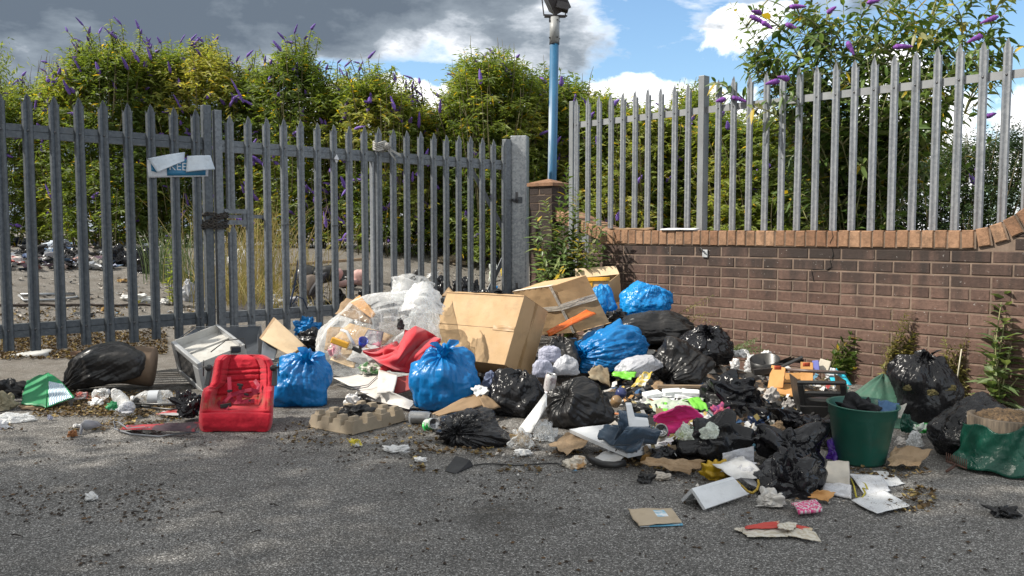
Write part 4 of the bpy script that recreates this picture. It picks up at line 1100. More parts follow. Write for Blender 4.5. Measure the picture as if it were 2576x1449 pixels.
# ---------------------------------------------------------------- shrubs beyond the fence
def prof(xs, x): return np.interp(x, [q[0] for q in xs], [q[1] for q in xs])
def hedge(label, x0, x1, topline, D, n, lm=LEAFH, L=(0.10, 0.17), group='overgrown buddleia beyond the gate', thick=1.3, flowers=30, seed=1, fm=FLOWER, zmin=None, name='buddleia_bush', sprigs=(), ybase=None, lw=0.27, cat='bush'):
    rs = np.random.default_rng(seed); cx = (x0 + x1) / 2; n = int(n * 1.8)
    b = P(cx, 640, D); b.z = float(gz(b.x, b.y)); root = empty(name, label, cat, b, group)
    px = x0 + (x1 - x0) * rs.random(n); Dd = D + thick * (rs.random(n) ** 1.4) * 1.3 - 0.2
    # rounded plan: the ends stand further back
    Dd = Dd + 0.8 * np.abs((px - cx) / ((x1 - x0) / 2)) ** 3
    a, bb = (px - CXP) / F, 0
    yt = prof(topline, px) + (46 if x1 < 1115 and x0 < 1000 else 16) + 40 * fbm(np.stack([px / 38.0, px * 0 + seed, px * 0], -1), 4, seed, 0.7); X = a * Dd
    ztop = np.array([P(x, y, d).z for x, y, d in zip(px, yt, Dd)]); zb = gz(X, Dd) + 0.05
    h = rs.random(n) ** 0.88
    top_m = (rs.random(n) < 0.16); z = zb + (ztop - zb) * np.where(top_m, 0.90 + 0.1 * rs.random(n), h * 0.97)
    ln = 0.28 + 0.30 * rs.random(n)
    dirs = np.stack([rs.normal(0, 0.55, n), -0.55 + rs.normal(0, 0.45, n), 0.75 + rs.normal(0, 0.45, n)], -1)
    dirs[top_m] = dirs[top_m] * [0.7, 0.5, 1.0] + [0, 0, 0.6]
    dirs /= np.linalg.norm(dirs, axis=1)[:, None]
    Sx = np.stack([X, Dd, z], -1); k = 15
    clump = np.clip(0.42 + 0.9 * fbm(Sx * 1.3, 2, seed) + rs.normal(0, 0.05, n), 0, 0.9)
    B = []; T = []; N = []; LL = []; RN = []
    for j in range(k):
        u = (j + 0.5) / k
        p_ = Sx + dirs * (ln * u)[:, None] - np.array([0, 0, 1.0]) * (ln * 0.25 * u * u)[:, None]
        th = rs.random(n) * 6.28
        side = np.stack([np.cos(th), np.sin(th) * 0.8, rs.normal(-0.1, 0.35, n)], -1)
        B.append(p_); T.append(side + dirs * 0.5); N.append(dirs + rs.normal(0, 0.4, (n, 3)) + [0, -0.2, 0.5]); LL.append(rs.uniform(L[0], L[1], n) * (1 - 0.3 * u))
        RN.append(np.where(rs.random(n) < 0.032, 0.955, np.clip(clump + rs.normal(0, 0.13, n), 0, 0.92)))
    B, T, N, LL, RN = map(np.concatenate, (B, T, N, LL, RN))
    V, f, r = leaves5(B, T, N, LL, LL * lw, RN, 0.25)
    mk('foliage', loc(root, V), f, lm, root, False, r)
    mb = MB()
    for i in range(0, n, 9):
        e = Vector(Sx[i]) + Vector(dirs[i]) * ln[i]; s_ = Vector((b.x + (e.x - b.x) * 0.75, b.y + (e.y - b.y) * 0.8, max(b.z - 0.05, e.z - random.uniform(0.5, 1.2))))
        mb.tube(arc(s_, e, 0.06, 5), [0.008, 0.007, 0.005, 0.004, 0.002], 4)
    fb = MB()
    spr = []; sprigs = list(sprigs)
    for _ in range(int((x1 - x0) / 10) if name == 'buddleia_bush' else 0):
        sx = rs.uniform(x0 + 10, x1 - 10); sy = prof(topline, sx); sprigs.append((sx + rs.normal(0, 18), sy - rs.uniform(-25, 42), sx, sy + 110))
    for (sx, sy, bx, by) in sprigs:          # long shoots rising out of the bush
        e = P(sx, sy, D + 0.2); s_ = P(bx, by, D + 0.3); pts = arc(s_, e, 0.03, 8, Vector((0.05, 0, 0))); spr.append(pts); mb.tube(pts, 0.006, 4)
        fl = (e - pts[-2]).normalized(); fl = (fl + Vector((random.uniform(-.9, .9), random.uniform(-.4, .4), random.uniform(-.7, .1)))).normalized(); Vv, Ff = spike(e, e + fl * random.uniform(.08, .19), random.uniform(.012, .024), 7, 14)
        if random.random() < 0.62: mk('flower_spike', loc(root, Vv), Ff, fm, root, True)
    if spr:
        Bp, T, N, LL, RN = [], [], [], [], []
        for pts in spr:
            for i in range(len(pts) - 1):
                for q in range(7):
                    p_ = pts[i].lerp(pts[i + 1], q / 7); th = random.random() * 6.28
                    Bp.append(p_); T.append((math.cos(th), math.sin(th), 0.2)); N.append((0, 0, 1)); LL.append(random.uniform(*L) * 0.8); RN.append(random.uniform(0.2, 0.8))
        LL = np.array(LL); V, f, r = leaves5(np.array(Bp), np.array(T), np.array(N), LL, LL * lw, np.array(RN), 0.5)
        mk('shoot_leaves', loc(root, V), f, lm, root, False, r)
    mb.build('stems', STEM, root, True)
    for i in rs.choice(n, min(n, flowers), replace=False):
        if Dd[i] > D + 0.9: Dd[i] = D + 0.1
        e = np.array([a[i] * Dd[i], Dd[i] - 0.25, z[i]]) ; dv = dirs[i] * [1, 1, 1] + rs.normal(0, 0.3, 3)
        Vv, Ff = spike(e, e + dv * rs.uniform(0.12, 0.24), rs.uniform(0.020, 0.034)); mk('flower_spike', loc(root, Vv), Ff, fm, root, True)
    return root
TL = [(-300, 250), (0, 200), (60, 235), (110, 215), (160, 200), (200, 150), (225, 118), (260, 108), (300, 105), (340, 125), (380, 150), (420, 150), (460, 130), (500, 122), (555, 125), (600, 160), (650, 185), (700, 160), (740, 125), (780, 130), (810, 180), (840, 215), (880, 200), (920, 175), (960, 185), (1010, 215), (1060, 245), (1090, 290), (1130, 300)]
hedge('buddleia bush thinning out behind the first gate pales', -260, 170, TL, 13.6, 900, seed=1, flowers=30)
hedge('tallest buddleia bush with long shoots, behind the sign end of the gate', 120, 420, TL, 13.0, 1250, seed=2, flowers=50, sprigs=[(210, 65, 250, 190), (275, 48, 280, 180), (305, 62, 300, 190), (350, 75, 335, 190), (190, 145, 230, 250), (170, 80, 235, 210), (118, 158, 160, 260)])
hedge('buddleia bush thick with purple spikes behind the chained stiles', 360, 680, TL, 13.3, 1200, seed=3, flowers=90)
hedge('buddleia bush with two tall leaning shoots behind the middle pales', 630, 880, TL, 12.8, 1000, seed=4, flowers=70, sprigs=[(782, 75, 740, 190), (800, 92, 765, 200), (740, 85, 730, 190), (765, 100, 750, 200)])
hedge('buddleia bush behind the rag on the gate', 830, 1110, TL, 12.4, 1050, seed=5, flowers=80, sprigs=[(950, 160, 930, 230), (985, 165, 960, 230)])
hedge('rounded leafy bush behind the hinge post and lamp post', 1105, 1400, [(1105, 300), (1130, 240), (1160, 200), (1200, 180), (1240, 172), (1290, 178), (1330, 200), (1375, 240), (1400, 250)], 12.2, 1500, seed=6, flowers=14, lw=0.24)
hedge('low bushes filling the space behind the gate hinge', 1000, 1330, [(1000, 290), (1100, 300), (1330, 320)], 12.9, 900, seed=16, flowers=20)
hedge('bush with purple spikes just behind the lamp post', 1370, 1520, [(1370, 215), (1400, 225), (1440, 250), (1520, 300)], 12.6, 620, seed=7, flowers=34)
hedge('green bush behind the first bay of the tall fence', 1440, 1800, [(1440, 270), (1480, 275), (1560, 300), (1620, 310), (1700, 300), (1740, 265), (1800, 300)], 11.8, 1500, seed=8, flowers=22)
hedge('dark bush behind the second bay of the tall fence', 1740, 2150, [(1740, 320), (1850, 330), (2150, 330)], 11.0, 1300, seed=9, flowers=22)
hedge('distant dark green hedge behind the curved end of the wall', 2080, 2760, [(2080, 380), (2200, 400), (2330, 400), (2450, 370), (2575, 350), (2760, 340)], 11.5, 1700, LEAFD, L=(0.05, 0.08), seed=10, flowers=3, name='evergreen_hedge', lw=0.5, cat='hedge')

# ---------------------------------------------------------------- trees out of frame that dapple the road
def shade_tree(label, cx, cy, rx, ry, zc, rz, n, seed, trunk):
    rs = np.random.default_rng(seed)
    root = empty('roadside_tree', label, 'tree', (trunk[0], trunk[1], 0), 'roadside trees shading the tarmac')
    d = rs.normal(size=(n, 3)); d /= np.linalg.norm(d, axis=1)[:, None]; r = rs.random(n) ** 0.45
    Pp = d * r[:, None] * np.array([rx, ry, rz]) + np.array([cx, cy, zc])
    keep = fbm(Pp * 0.95 * [1, 1, 0.25], 2, seed) > 0.0
    Pp = Pp[keep]; m_ = len(Pp); k = 9
    B = np.repeat(Pp, k, 0) + rs.normal(0, 0.13, (m_ * k, 3)); T = rs.normal(size=(m_ * k, 3)); N = rs.normal(0, 0.6, (m_ * k, 3)) + [0, 0, 1]
    LL = rs.uniform(0.09, 0.15, m_ * k)
    V, f, q = leaves5(B, T, N, LL, LL * 0.55, rs.uniform(0.1, 0.9, m_ * k), 0.15)
    mk('crown', loc(root, V), f, LEAFD, root, False, q)
    mb = MB(); t0 = Vector((trunk[0], trunk[1], -0.1)); top = Vector((cx, cy, zc))
    mb.tube([t0, t0.lerp(top, 0.35) + Vector((0.1, 0, 0.6)), t0.lerp(top, 0.7) + Vector((0, 0, 0.3)), top + Vector((0, 0, rz * 0.4))], [0.22, 0.17, 0.11, 0.03], 12)
    for i in rs.choice(m_, 24): mb.tube(arc(t0.lerp(top, rs.uniform(0.5, 1.0)), Vector(Pp[i]), 0.2, 6), [0.05, 0.04, 0.03, 0.02, 0.015, 0.006], 5)
    mb.build('trunk', WOOD, root, True)
# shadow of a point at height z falls by -SUN_DIR*z/SUN_DIR.z
KX, KY = SUN_DIR.x / SUN_DIR.z, SUN_DIR.y / SUN_DIR.z
def over(x, y, z): return x + KX * z, y + KY * z
for i, (gx, gy, z, rx, ry, rz, n) in enumerate(((-1.6, 2.7, 6.2, 2.1, 1.9, 1.2, 1500), (1.2, 2.6, 6.6, 2.0, 1.85, 1.1, 1400), (3.7, 1.7, 6.4, 2.1, 1.9, 1.1, 1300), (-4.2, 3.0, 6.4, 2.0, 1.7, 1.2, 1000))):
    cx, cy = over(gx, gy, z)
    shade_tree(('roadside tree casting shade over the near tarmac', 'roadside tree shading the middle of the tarmac', 'roadside tree shading the tarmac below the wall', 'roadside tree shading the tarmac by the gate')[i], cx, cy, rx, ry, z, rz, n, 50 + i, (cx - 1.2, cy - 2.2))

# ---------------------------------------------------------------- mound of loose rubbish under the bags
def mixed_mat(name, seed=0.0, dark=0.5):
    m, t = new_mat(name); v = t.new('ShaderNodeTexCoord').outputs['Object']
    wv = t.noise(v, 7, 3, 0.6, 0, 1)
    vv = t.new('ShaderNodeVectorMath', _operation='ADD'); t.l.new(v, vv.inputs[0]); t.l.new(t.mix(0.86, wv, (0, 0, 0)), vv.inputs[1])
    vo = t.new('ShaderNodeTexVoronoi', Scale=17.0, Vector=vv.outputs[0])
    cs = t.new('ShaderNodeSeparateColor', Color=vo.outputs['Color']).outputs[0]
    c = t.ramp(cs, [(0.0, (0.012, 0.012, 0.013)), (dark, (0.03, 0.028, 0.026)), (dark + 0.05, (0.09, 0.06, 0.04)), (0.74, (0.16, 0.11, 0.07)), (0.80, (0.42, 0.40, 0.37)), (0.93, (0.55, 0.55, 0.55)), (0.96, (0.05, 0.12, 0.25)), (1.0, (0.35, 0.10, 0.05))], 'CONSTANT')
    b = t.new('ShaderNodeBsdfPrincipled', Base__Color=c, Roughness=0.6)
    bn = t.new('ShaderNodeBump', Strength=0.8, Distance=0.02, Height=t.noise(v, 25, 4, 0.6)); t.l.new(bn.outputs[0], b.inputs['Normal'])
    t.new('ShaderNodeOutputMaterial', Surface=b.outputs[0]); MATS[name] = m; return m
MIX = mixed_mat('mixed_rubbish'); DARKMIX = mixed_mat('dark_mixed_rubbish', dark=0.68)
def mound():
    xs = np.linspace(-1.35, 2.75, 210); ys = np.linspace(3.7, 7.3, 190); X, Y = np.meshgrid(xs, ys)
    def g(cx, cy, sx, sy, h): return h * np.exp(-((X - cx) / sx) ** 2 - ((Y - cy) / sy) ** 2)
    Z = g(-0.55, 5.75, 0.40, 0.35, 0.16) + g(0.2, 5.85, 0.45, 0.45, 0.28) + g(0.75, 6.2, 0.45, 0.5, 0.45) + g(1.05, 5.75, 0.4, 0.4, 0.32) + g(0.85, 5.0, 0.5, 0.45, 0.12) + g(1.6, 5.35, 0.45, 0.4, 0.18) + g(1.35, 4.55, 0.4, 0.35, 0.10) + g(1.9, 4.75, 0.4, 0.3, 0.12)
    wall = 7.8 - GS * X - Y; Z = 0.42 * Z * np.clip(wall / 0.15, 0, 1)
    q = np.stack([X.ravel(), Y.ravel(), 0 * X.ravel()], -1)
    Z = Z * (1 + 0.5 * fbm(q * 5, 3, 4).reshape(X.shape)) + 0.10 * np.clip(Z * 8, 0, 1) * crease(q * 7, 3, 8).reshape(X.shape) - 0.045
    ny, nx = X.shape; idx = np.arange(nx * ny).reshape(ny, nx)
    f = np.stack([idx[:-1, :-1], idx[:-1, 1:], idx[1:, 1:], idx[1:, :-1]], -1).reshape(-1, 4)
    f = f[(Z.ravel()[f] > -0.02).any(1)]
    o = mk('loose_rubbish', np.stack([X, Y, Z], -1).reshape(-1, 3), f.tolist(), MIX, None, True)
    tagp(o, 'loose trodden rubbish heaped under the bags and boxes', 'rubbish', kind='stuff')
mound()

# ---------------------------------------------------------------- rubbish bags
GB = 'blue recycling bags on the heap'; GK = 'black bin bags on the heap'
bag('knotted blue bag standing beside the red pushchair seat', 680, 838, 876, 1022, 4.98, BLUE, (0.25, -0.30, 1), 3, 0.85, 0.5, 0.42, 0.0, group=GB)
bag('largest blue bag, in front of the brown carton, knot on top', 1025, 1210, 868, 1040, 4.78, BLUE, (-0.05, -0.40, 1), 8, 0.8, 0.5, 0.38, 0.02, group=GB)
bag('blue bag lying on its side among black bags, torn hole on its shoulder', 1430, 1632, 804, 936, 5.45, BLUE, (-1, -0.35, 0.12), 14, 0.75, 0.6, 0.6, 0.05, group=GB, tilt=0.12)
bag('bright blue bag on top of the heap against the brick wall', 1556, 1692, 706, 800, 6.25, BLUEL, (0.2, -0.3, 1), 21, 0.8, 0.35, 0.7, 0.10, tuft=0, group=GB)
bag('bright blue bag wedged between the taped carton and the wall', 1478, 1556, 714, 800, 6.35, BLUEL, (-0.3, 0.2, 1), 27, 0.9, 0.4, 0.6, 0.15, tuft=0, group=GB)
crumple('rubbish_bag', 'small crumpled blue bag against the lower gate rail', 'rubbish bag', 736, 812, 792, 846, 6.35, BLUE, 5, 0.8, 0.7, group=GB)
bag('black bag half in sun lying under the top blue bag', 1552, 1748, 780, 868, 5.85, BLACKM, (1, -0.2, 0.1), 31, 0.7, 0.35, 0.35, 0.1, tuft=0, group=GK)
bag('black bag slumped below it, tied at the lower end towards the tarmac', 1626, 1800, 843, 966, 5.15, BLACKM, (-0.6, -0.72, -0.45), 33, 0.8, 0.75, 0.4, 0.02, group=GK)
bag('shiny black bag with yellow tie at the wall end of the heap', 1700, 1842, 815, 920, 5.50, BLACKS, (-0.1, -0.5, 0.9), 37, 0.8, 0.5, 0.6, 0.0, tuft=0.8, group=GK)
mb = MB(); q0 = P(1800, 838, 5.72); mb.tube([q0 + Vector((-0.02, 0, 0)), q0 + Vector((0, -0.01, 0.02)), q0 + Vector((0.02, 0, 0.0)), q0 + Vector((0.03, 0, 0.04))], 0.006, 6)
tagp(mb.build('bag_tie', std('yellow_tie', (0.6, 0.45, 0.03), 0.5), None, True), 'yellow plastic tie on the shiny black bag', 'tie')
bag('big dull black bag in the middle front of the heap', 1366, 1548, 946, 1080, 4.75, BLACKM, (-0.35, -0.55, 0.35), 41, 0.8, 0.35, 0.42, 0.06, tuft=0, group=GK)
bag('black bag with green leaf litter, split, behind the white board', 1218, 1372, 922, 1048, 4.95, BLACK, (0.35, -0.1, 1), 44, 0.8, 0.5, 0.75, 0.08, tuft=0, group=GK)
bag('black bag lying in front with folds fanning from its knot', 1092, 1303, 1024, 1121, 4.25, BLACK, (-0.55, -0.85, 0.15), 47, 0.75, 0.95, 0.42, 0.08, tuft=0.35, group=GK)
bag('black bag torn open over pale cloth beside the brown carton', 1352, 1462, 843, 950, 5.35, BLACKM, (0.1, 0.2, 1), 51, 0.8, 0.4, 0.7, 0.1, tuft=0, group=GK)
bag('black sack pulled over a brown roll, lying by the gate', 157, 378, 858, 980, 5.30, BLACKM, (-1, -0.2, -0.5), 55, 0.62, 0.4, 0.30, 0.03, tuft=0, group=GK, tilt=0.22, lump=0.06)
crumple('rubbish_bag', 'flattened black bag behind the small blue bag at the gate', 'rubbish bag', 745, 835, 822, 885, 5.95, BLACK, 61, 0.9, 0.5, group=GK)
bag('upright black bag full of cuttings, with holes, behind the green bucket', 2236, 2412, 886, 1068, 4.42, BLACK, (-0.05, -0.1, 1), 63, 0.85, 0.45, 0.55, -0.02, tuft=0.8, group=GK)
bag('large black bag slumped against the wooden planter', 2347, 2585, 990, 1158, 3.95, BLACK, (0.9, 0.1, 0.75), 67, 0.7, 0.6, 0.55, 0.05, tuft=0, group=GK)
crumple('rubbish_bag', 'empty black bag spread over the wall foot under the shiny one', 'rubbish bag', 1740, 1930, 932, 1050, 4.85, BLACKS, 71, 0.7, 0.45, res=(90, 130), group=GK)
crumple('rubbish_bag', 'black bag ripped open round clear food packs', 'rubbish bag', 1690, 1892, 1028, 1168, 4.22, BLACK, 73, 0.75, 0.42, res=(90, 130), group=GK)
crumple('rubbish_bag', 'crumpled black bag drooping over the papers, upper of two', 'rubbish bag', 1893, 2090, 1058, 1172, 3.98, BLACKS, 77, 0.7, 0.45, res=(90, 130), group=GK)
crumple('rubbish_bag', 'screwed-up black bag in front of the green bucket, lower of two', 'rubbish bag', 1896, 2096, 1118, 1248, 3.62, BLACKS, 79, 0.7, 0.4, res=(90, 130), group=GK)
crumple('rubbish_bag', 'small black bag squeezed between the crate and the green bucket', 'rubbish bag', 2060, 2120, 1055, 1130, 4.05, BLACK, 81, 0.8, 0.6, group=GK)
crumple('rubbish_bag', 'black film heaped below the black crate', 'rubbish bag', 1890, 2040, 1015, 1085, 4.35, BLACKS, 83, 0.8, 0.9, res=(90, 130), group=GK)
crumple('rubbish_bag', 'black cloth-like bag under the white foam trays', 'rubbish bag', 1760, 1900, 985, 1052, 4.72, BLACKM, 85, 0.7, 0.5, group=GK)
crumple('rubbish_bag', 'crumpled black film between the red pushchair seat and the bottles', 'rubbish bag', 432, 512, 978, 1050, 4.45, BLACKS, 87, 0.8, 0.9, group=GK)
crumple('rubbish_bag', 'black crumpled film on top of the heap beside the orange tape', 'rubbish bag', 1512, 1580, 776, 812, 6.1, BLACKM, 89, 0.7, 0.7, group=GK)
crumple('rubbish_bag', 'black film lying over the gate rail behind the brown carton', 'rubbish bag', 1180, 1290, 726, 752, 6.9, BLACKS, 91, 0.6, 0.9, group=GK)
crumple('black_film', 'small flat scrap of black film alone on the tarmac', 'film', 2482, 2566, 1266, 1300, 3.05, BLACK, 93, 0.9, 0.6, 0.3)
crumple('rubbish_bag', 'dark bag with a grey strap at the frame edge beside the green card', 'rubbish bag', -30, 66, 950, 1000, 5.1, BLACKM, 95, 0.7, 0.5, group=GK)
for i, (x, y, s_) in enumerate(((2282, 975, 12), (2346, 986, 16), (2392, 975, 13))):
    crumple('cuttings', ('dry cuttings poking through the first hole of the upright black bag', 'dry cuttings bulging from the middle hole of the upright black bag', 'dry cuttings at the hole nearest the wall in the upright black bag')[i], 'cuttings', x - s_, x + s_, y - 8, y + 9, 4.15 if i != 2 else 4.22, std('dry_cuttings', (0.16, 0.13, 0.05), 0.9, (0.07, 0.06, 0.02), 60, 0.8, 90), 100 + i, 0.6, 0.8, group='cuttings showing through the upright black bag')
# roll inside the sack by the gate
mb = MB(); a = P(325, 918, 5.35); ax = Vector((1, 0.25, -0.12)).normalized()
mb.lathe([(0.0, -0.10), (0.115, -0.10), (0.128, 0.13), (0.120, 0.150), (0.06, 0.158), (0.0, 0.160)], a, 40, axis=ax)
tagp(mb.build('fabric_roll', std('brown_roll', (0.17, 0.115, 0.075), 0.9, (0.12, 0.08, 0.05), 8, 0.4, 60, dirt=0.3), None, True), 'brown roll end sticking out of the black sack by the gate', 'roll')

# ---------------------------------------------------------------- cardboard
def carton(label, px, D, e1, e2, e3, m, name='cardboard_box', group='cardboard cartons on the heap', flaps=(), tapes=(), lines=True, dent=0.004, seed=1):
    o, a, b, c = fitbox(px, D, e1, e2, e3)
    root = empty(name, label, 'box', o + (a + b + c) / 2 - Vector((0, 0, 0.2)), group)
    faces = {'front': (o, a, b), 'back': (o + c, a, b), 'top': (o, a, c), 'bottom': (o + b, a, c), 'side_a': (o, b, c), 'side_b': (o + a, b, c)}
    cen = o + (a + b + c) / 2
    n = 14; mb = MB()
    for k, (p0, u, v) in enumerate(faces.values()):
        nn = u.cross(v).normalized(); nn = nn if nn.dot(p0 + (u + v) / 2 - cen) > 0 else -nn
        g = np.linspace(0, 1, n); U, Vv = np.meshgrid(g, g); u_, v_ = U.ravel()[:, None], Vv.ravel()[:, None]
        Q = np.array(p0) + u_ * np.array(u) + v_ * np.array(v)
        edge = np.minimum(np.minimum(u_, 1 - u_), np.minimum(v_, 1 - v_)).ravel()
        disp = dent * 1.5 * fbm(Q * 5, 3, seed + k) * np.clip(edge * 6, 0, 1) + 0.003 * np.sin(np.pi * u_.ravel()) * np.sin(np.pi * v_.ravel())
        Q = Q + disp[:, None] * np.array(nn)
        idx = np.arange(n * n).reshape(n, n); f = np.stack([idx[:-1, :-1], idx[:-1, 1:], idx[1:, 1:], idx[1:, :-1]], -1).reshape(-1, 4)
        mb.add(Q, f.tolist(), 0.5)
    body = mb.build('carton', m, root, False)
    w = body.modifiers.new('weld', 'WELD'); w.merge_threshold = 0.0008
    bevel(body, 0.003, 2)
    for (face, u0, v0, u1, v1, mt, nm) in tapes:
        p0, u, v = faces[face]; nn = u.cross(v).normalized(); nn = nn if nn.dot(p0 + (u + v) / 2 - cen) > 0 else -nn
        A = [p0 + u * q + v * r + nn * 0.005 for q, r in ((u0, v0), (u1, v0), (u1, v1), (u0, v1))]
        patch(nm, None, None, A, mt, n=12, amp=0.0016, thick=0.0015, parent=root, smooth=False, seed=seed)
    return root, faces
r1, f1 = carton('largest brown carton, tipped forward with tree shade across its face', (1319, 743), 5.35, (-207, 2), (-50, 167), (62, 48), CARD,
   tapes=(('side_a', 0.0, 0.46, 1.0, 0.56, TAPEB, 'tape'), ('front', 0.0, 0.46, 0.26, 0.53, TAPEB, 'tape')))
o1, a1, b1_ = f1['front']; c1_ = f1['side_a'][2]; nf = a1.cross(b1_).normalized(); nf = nf if nf.dot(c1_) < 0 else -nf
ns_ = b1_.cross(c1_).normalized(); ns_ = ns_ if ns_.dot(a1) < 0 else -ns_
SEAM = std('card_seam', (0.16, 0.10, 0.055), 0.9)
for p0_, p1_, nn_ in ((o1 + b1_ * .5, o1 + b1_ * .5 + a1, nf), (o1 + b1_ * .06 + c1_ * .5, o1 + b1_ + c1_ * .5, ns_), (o1 + b1_ * .02, o1 + b1_ * .02 + a1, nf)):
    mb = MB(); mb.tube([p0_.lerp(p1_, i / 8) + nn_ * .0045 for i in range(9)], 0.0016, 4); mb.build('seam', SEAM, r1)
patch('flap', None, None, [P(1112, 743, 5.9) , P(1150, 745, 5.95), P(1128, 722, 6.15), P(1100, 757, 6.1)], CARDD, n=8, amp=0.002, thick=0.004, parent=r1)
s2 = 1 / (2.957 * 1.0097)
r2, f2 = carton('taped brown carton behind it, white parcel tape crossing the edges', (1050 / 1.0097 + 1020 * s2, 640 / 1.0097 + 262 * s2), 5.75, (160 * s2 * 1.15, 325 * s2 * 1.1), (215 * s2 * 1.2, -110 * s2 * 0.9), (-275 * s2, 68 * s2), CARD, dent=0.008, seed=9,
   tapes=(('front', 0.38, 0.0, 0.50, 1.0, TAPEW, 'tape'), ('front', 0.0, 0.0, 1.0, 0.07, TAPEW, 'tape'), ('side_b', 0.0, 0.02, 1.0, 0.09, TAPEW, 'tape') if False else ('side_a', 0.0, 0.0, 0.16, 1.0, TAPEW, 'tape'), ('bottom', 0.40, 0.0, 0.5, 1.0, TAPEW, 'tape') if False else ('top', 0.40, 0.0, 0.50, 1.0, TAPEW, 'tape')))
quad('tape_strip', 'crumpled orange tape trailing over the taped carton', 'tape', [(1372, 836), (1380, 846), (1500, 792), (1468, 782)], [5.45, 5.42, 5.5, 5.55], std('orange_film', (0.62, 0.13, 0.02), 0.4, (0.5, 0.09, 0.01), 12, 0.6, 40, wr=20), n=20, amp=0.010, freq=6, thick=0.002, bow=0.02)
root = empty('cardboard_box', 'open brown carton with orange taped flap against the brick wall', 'box', P(1505, 760, 6.6), 'cardboard cartons on the heap')
for nm, px, Ds, mt in (('back_flap', [(1446, 676), (1548, 669), (1558, 690), (1447, 700)], [6.75, 6.7, 6.6, 6.7], CARDP), ('side_panel', [(1531, 710), (1558, 688), (1563, 758), (1533, 765)], [6.45, 6.6, 6.6, 6.4], CARD), ('front_panel', [(1440, 702), (1532, 700), (1534, 790), (1440, 790)], [6.55, 6.45, 6.4, 6.5], CARD), ('back_panel', [(1447, 698), (1558, 690), (1560, 790), (1447, 790)], [6.72, 6.62, 6.6, 6.7], CARDD)):
    quad(nm, None, None, px, Ds, mt, n=10, amp=0.002, thick=0.005, parent=root, smooth=False)
quad('tape', None, None, [(1440, 699), (1533, 697), (1533, 707), (1440, 709)], [6.535, 6.435, 6.43, 6.53], TAPEO, n=6, amp=0.0005, thick=0.002, parent=root)
quad('tape', None, None, [(1474, 706), (1491, 706), (1491, 724), (1474, 724)], [6.50, 6.48, 6.48, 6.50], TAPEO, n=6, amp=0.0005, thick=0.002, parent=root)
root = empty('cardboard_sheet', 'pale folded card panel leaning beside the microwave', 'cardboard', P(700, 880, 5.6))
quad('face', None, None, [(656, 853), (693, 801), (765, 868), (728, 893)], [5.55, 5.75, 5.6, 5.4], CARDP, n=14, amp=0.002, thick=0.006, parent=root, smooth=False)
quad('edge_flap', None, None, [(728, 893), (765, 868), (776, 880), (745, 905)], [5.4, 5.6, 5.65, 5.5], CARDD, n=8, amp=0.002, thick=0.006, parent=root, smooth=False)
quad('fold', None, None, [(656, 853), (693, 801), (688, 798), (652, 850)], [5.55, 5.75, 5.80, 5.62], CARDD, n=8, amp=0.001, thick=0.004, parent=root, smooth=False)
quad('cardboard_sheet', 'dark grey card sheet between the microwave and the pale panel', 'cardboard', [(655, 905), (662, 850), (700, 868), (690, 905)], [5.4, 5.65, 5.6, 5.35], GREYPL, n=12, amp=0.004, thick=0.004)  # drawn in the same dark grey as the metal cover
root = empty('carton_sleeve', 'flattened white and red printed carton under the clear sack', 'carton', P(930, 1000, 5.0))
WC = std('white_card', (0.60, 0.58, 0.55), 0.6, (0.50, 0.47, 0.44), 6, 0.2, 30, dirt=0.25)
quad('white_panel', None, None, [(838, 950), (955, 928), (1000, 950), (945, 1003)], [5.15, 5.2, 4.95, 4.8], WC, n=16, amp=0.004, thick=0.004, parent=root, bow=-0.01)
quad('fold_panel', None, None, [(948, 990), (952, 928), (1000, 945), (990, 985)], [4.78, 5.0, 4.9, 4.78], WC, n=12, amp=0.003, thick=0.004, parent=root)
quad('red_panel', None, None, [(955, 1003), (993, 948), (1040, 944), (1040, 978)], [4.84, 4.93, 4.95, 4.86], std('red_card', (0.33, 0.035, 0.03), 0.55, (0.26, 0.03, 0.03), 6, dirt=0.3), n=12, amp=0.003, thick=0.004, parent=root)
for k in range(2):
    mb = MB(); mb.tube([P(848, 962 + 6 * k, 5.02), P(885, 975 + 6 * k, 4.93), P(925, 968 + 5 * k, 4.93), P(950, 945 + 5 * k, 4.95)], 0.0022, 4); mb.build('printed_line', std('navy_print', (0.02, 0.025, 0.05), 0.6), root)
flat('carton_flap', 'white card flap lying on the tarmac before the largest blue bag', 'carton', [(915, 1003), (975, 982), (1042, 1010), (1030, 1030)], WC, z=0.02, lift=(0, 0.08, 0.02, 0.0), n=14, amp=0.004, thick=0.004, jag=0.02)
quad('cardboard_strip', 'torn brown card strip wedged under the largest blue bag', 'cardboard', [(1086, 1040), (1200, 985), (1222, 1018), (1105, 1045)], [4.45, 4.6, 4.5, 4.42], CARDD, n=16, amp=0.004, thick=0.005, jag=0.04)
quad('cardboard_strip', 'short torn brown card flap above the fanned black bag', 'cardboard', [(1205, 1000), (1222, 990), (1258, 1024), (1222, 1032)], [4.5, 4.55, 4.5, 4.42], CARDD, n=12, amp=0.004, thick=0.005, jag=0.05)
quad('paper_scrap', 'white paper scrap stuck between blue bag and leafy black bag', 'paper', [(1184, 975), (1215, 968), (1228, 985), (1200, 1000)], [4.55, 4.6, 4.55, 4.5], PAPER, n=14, amp=0.008, thick=0.001, jag=0.15)
flat('brown_paper', 'crumpled brown wrapping paper beside the foam board', 'paper', [(1378, 1118), (1445, 1085), (1482, 1112), (1430, 1142)], KRAFT, z=0.03, lift=(0, 0.03, 0.02, 0), n=30, amp=0.016, freq=5, thick=0.0015, jag=0.10)
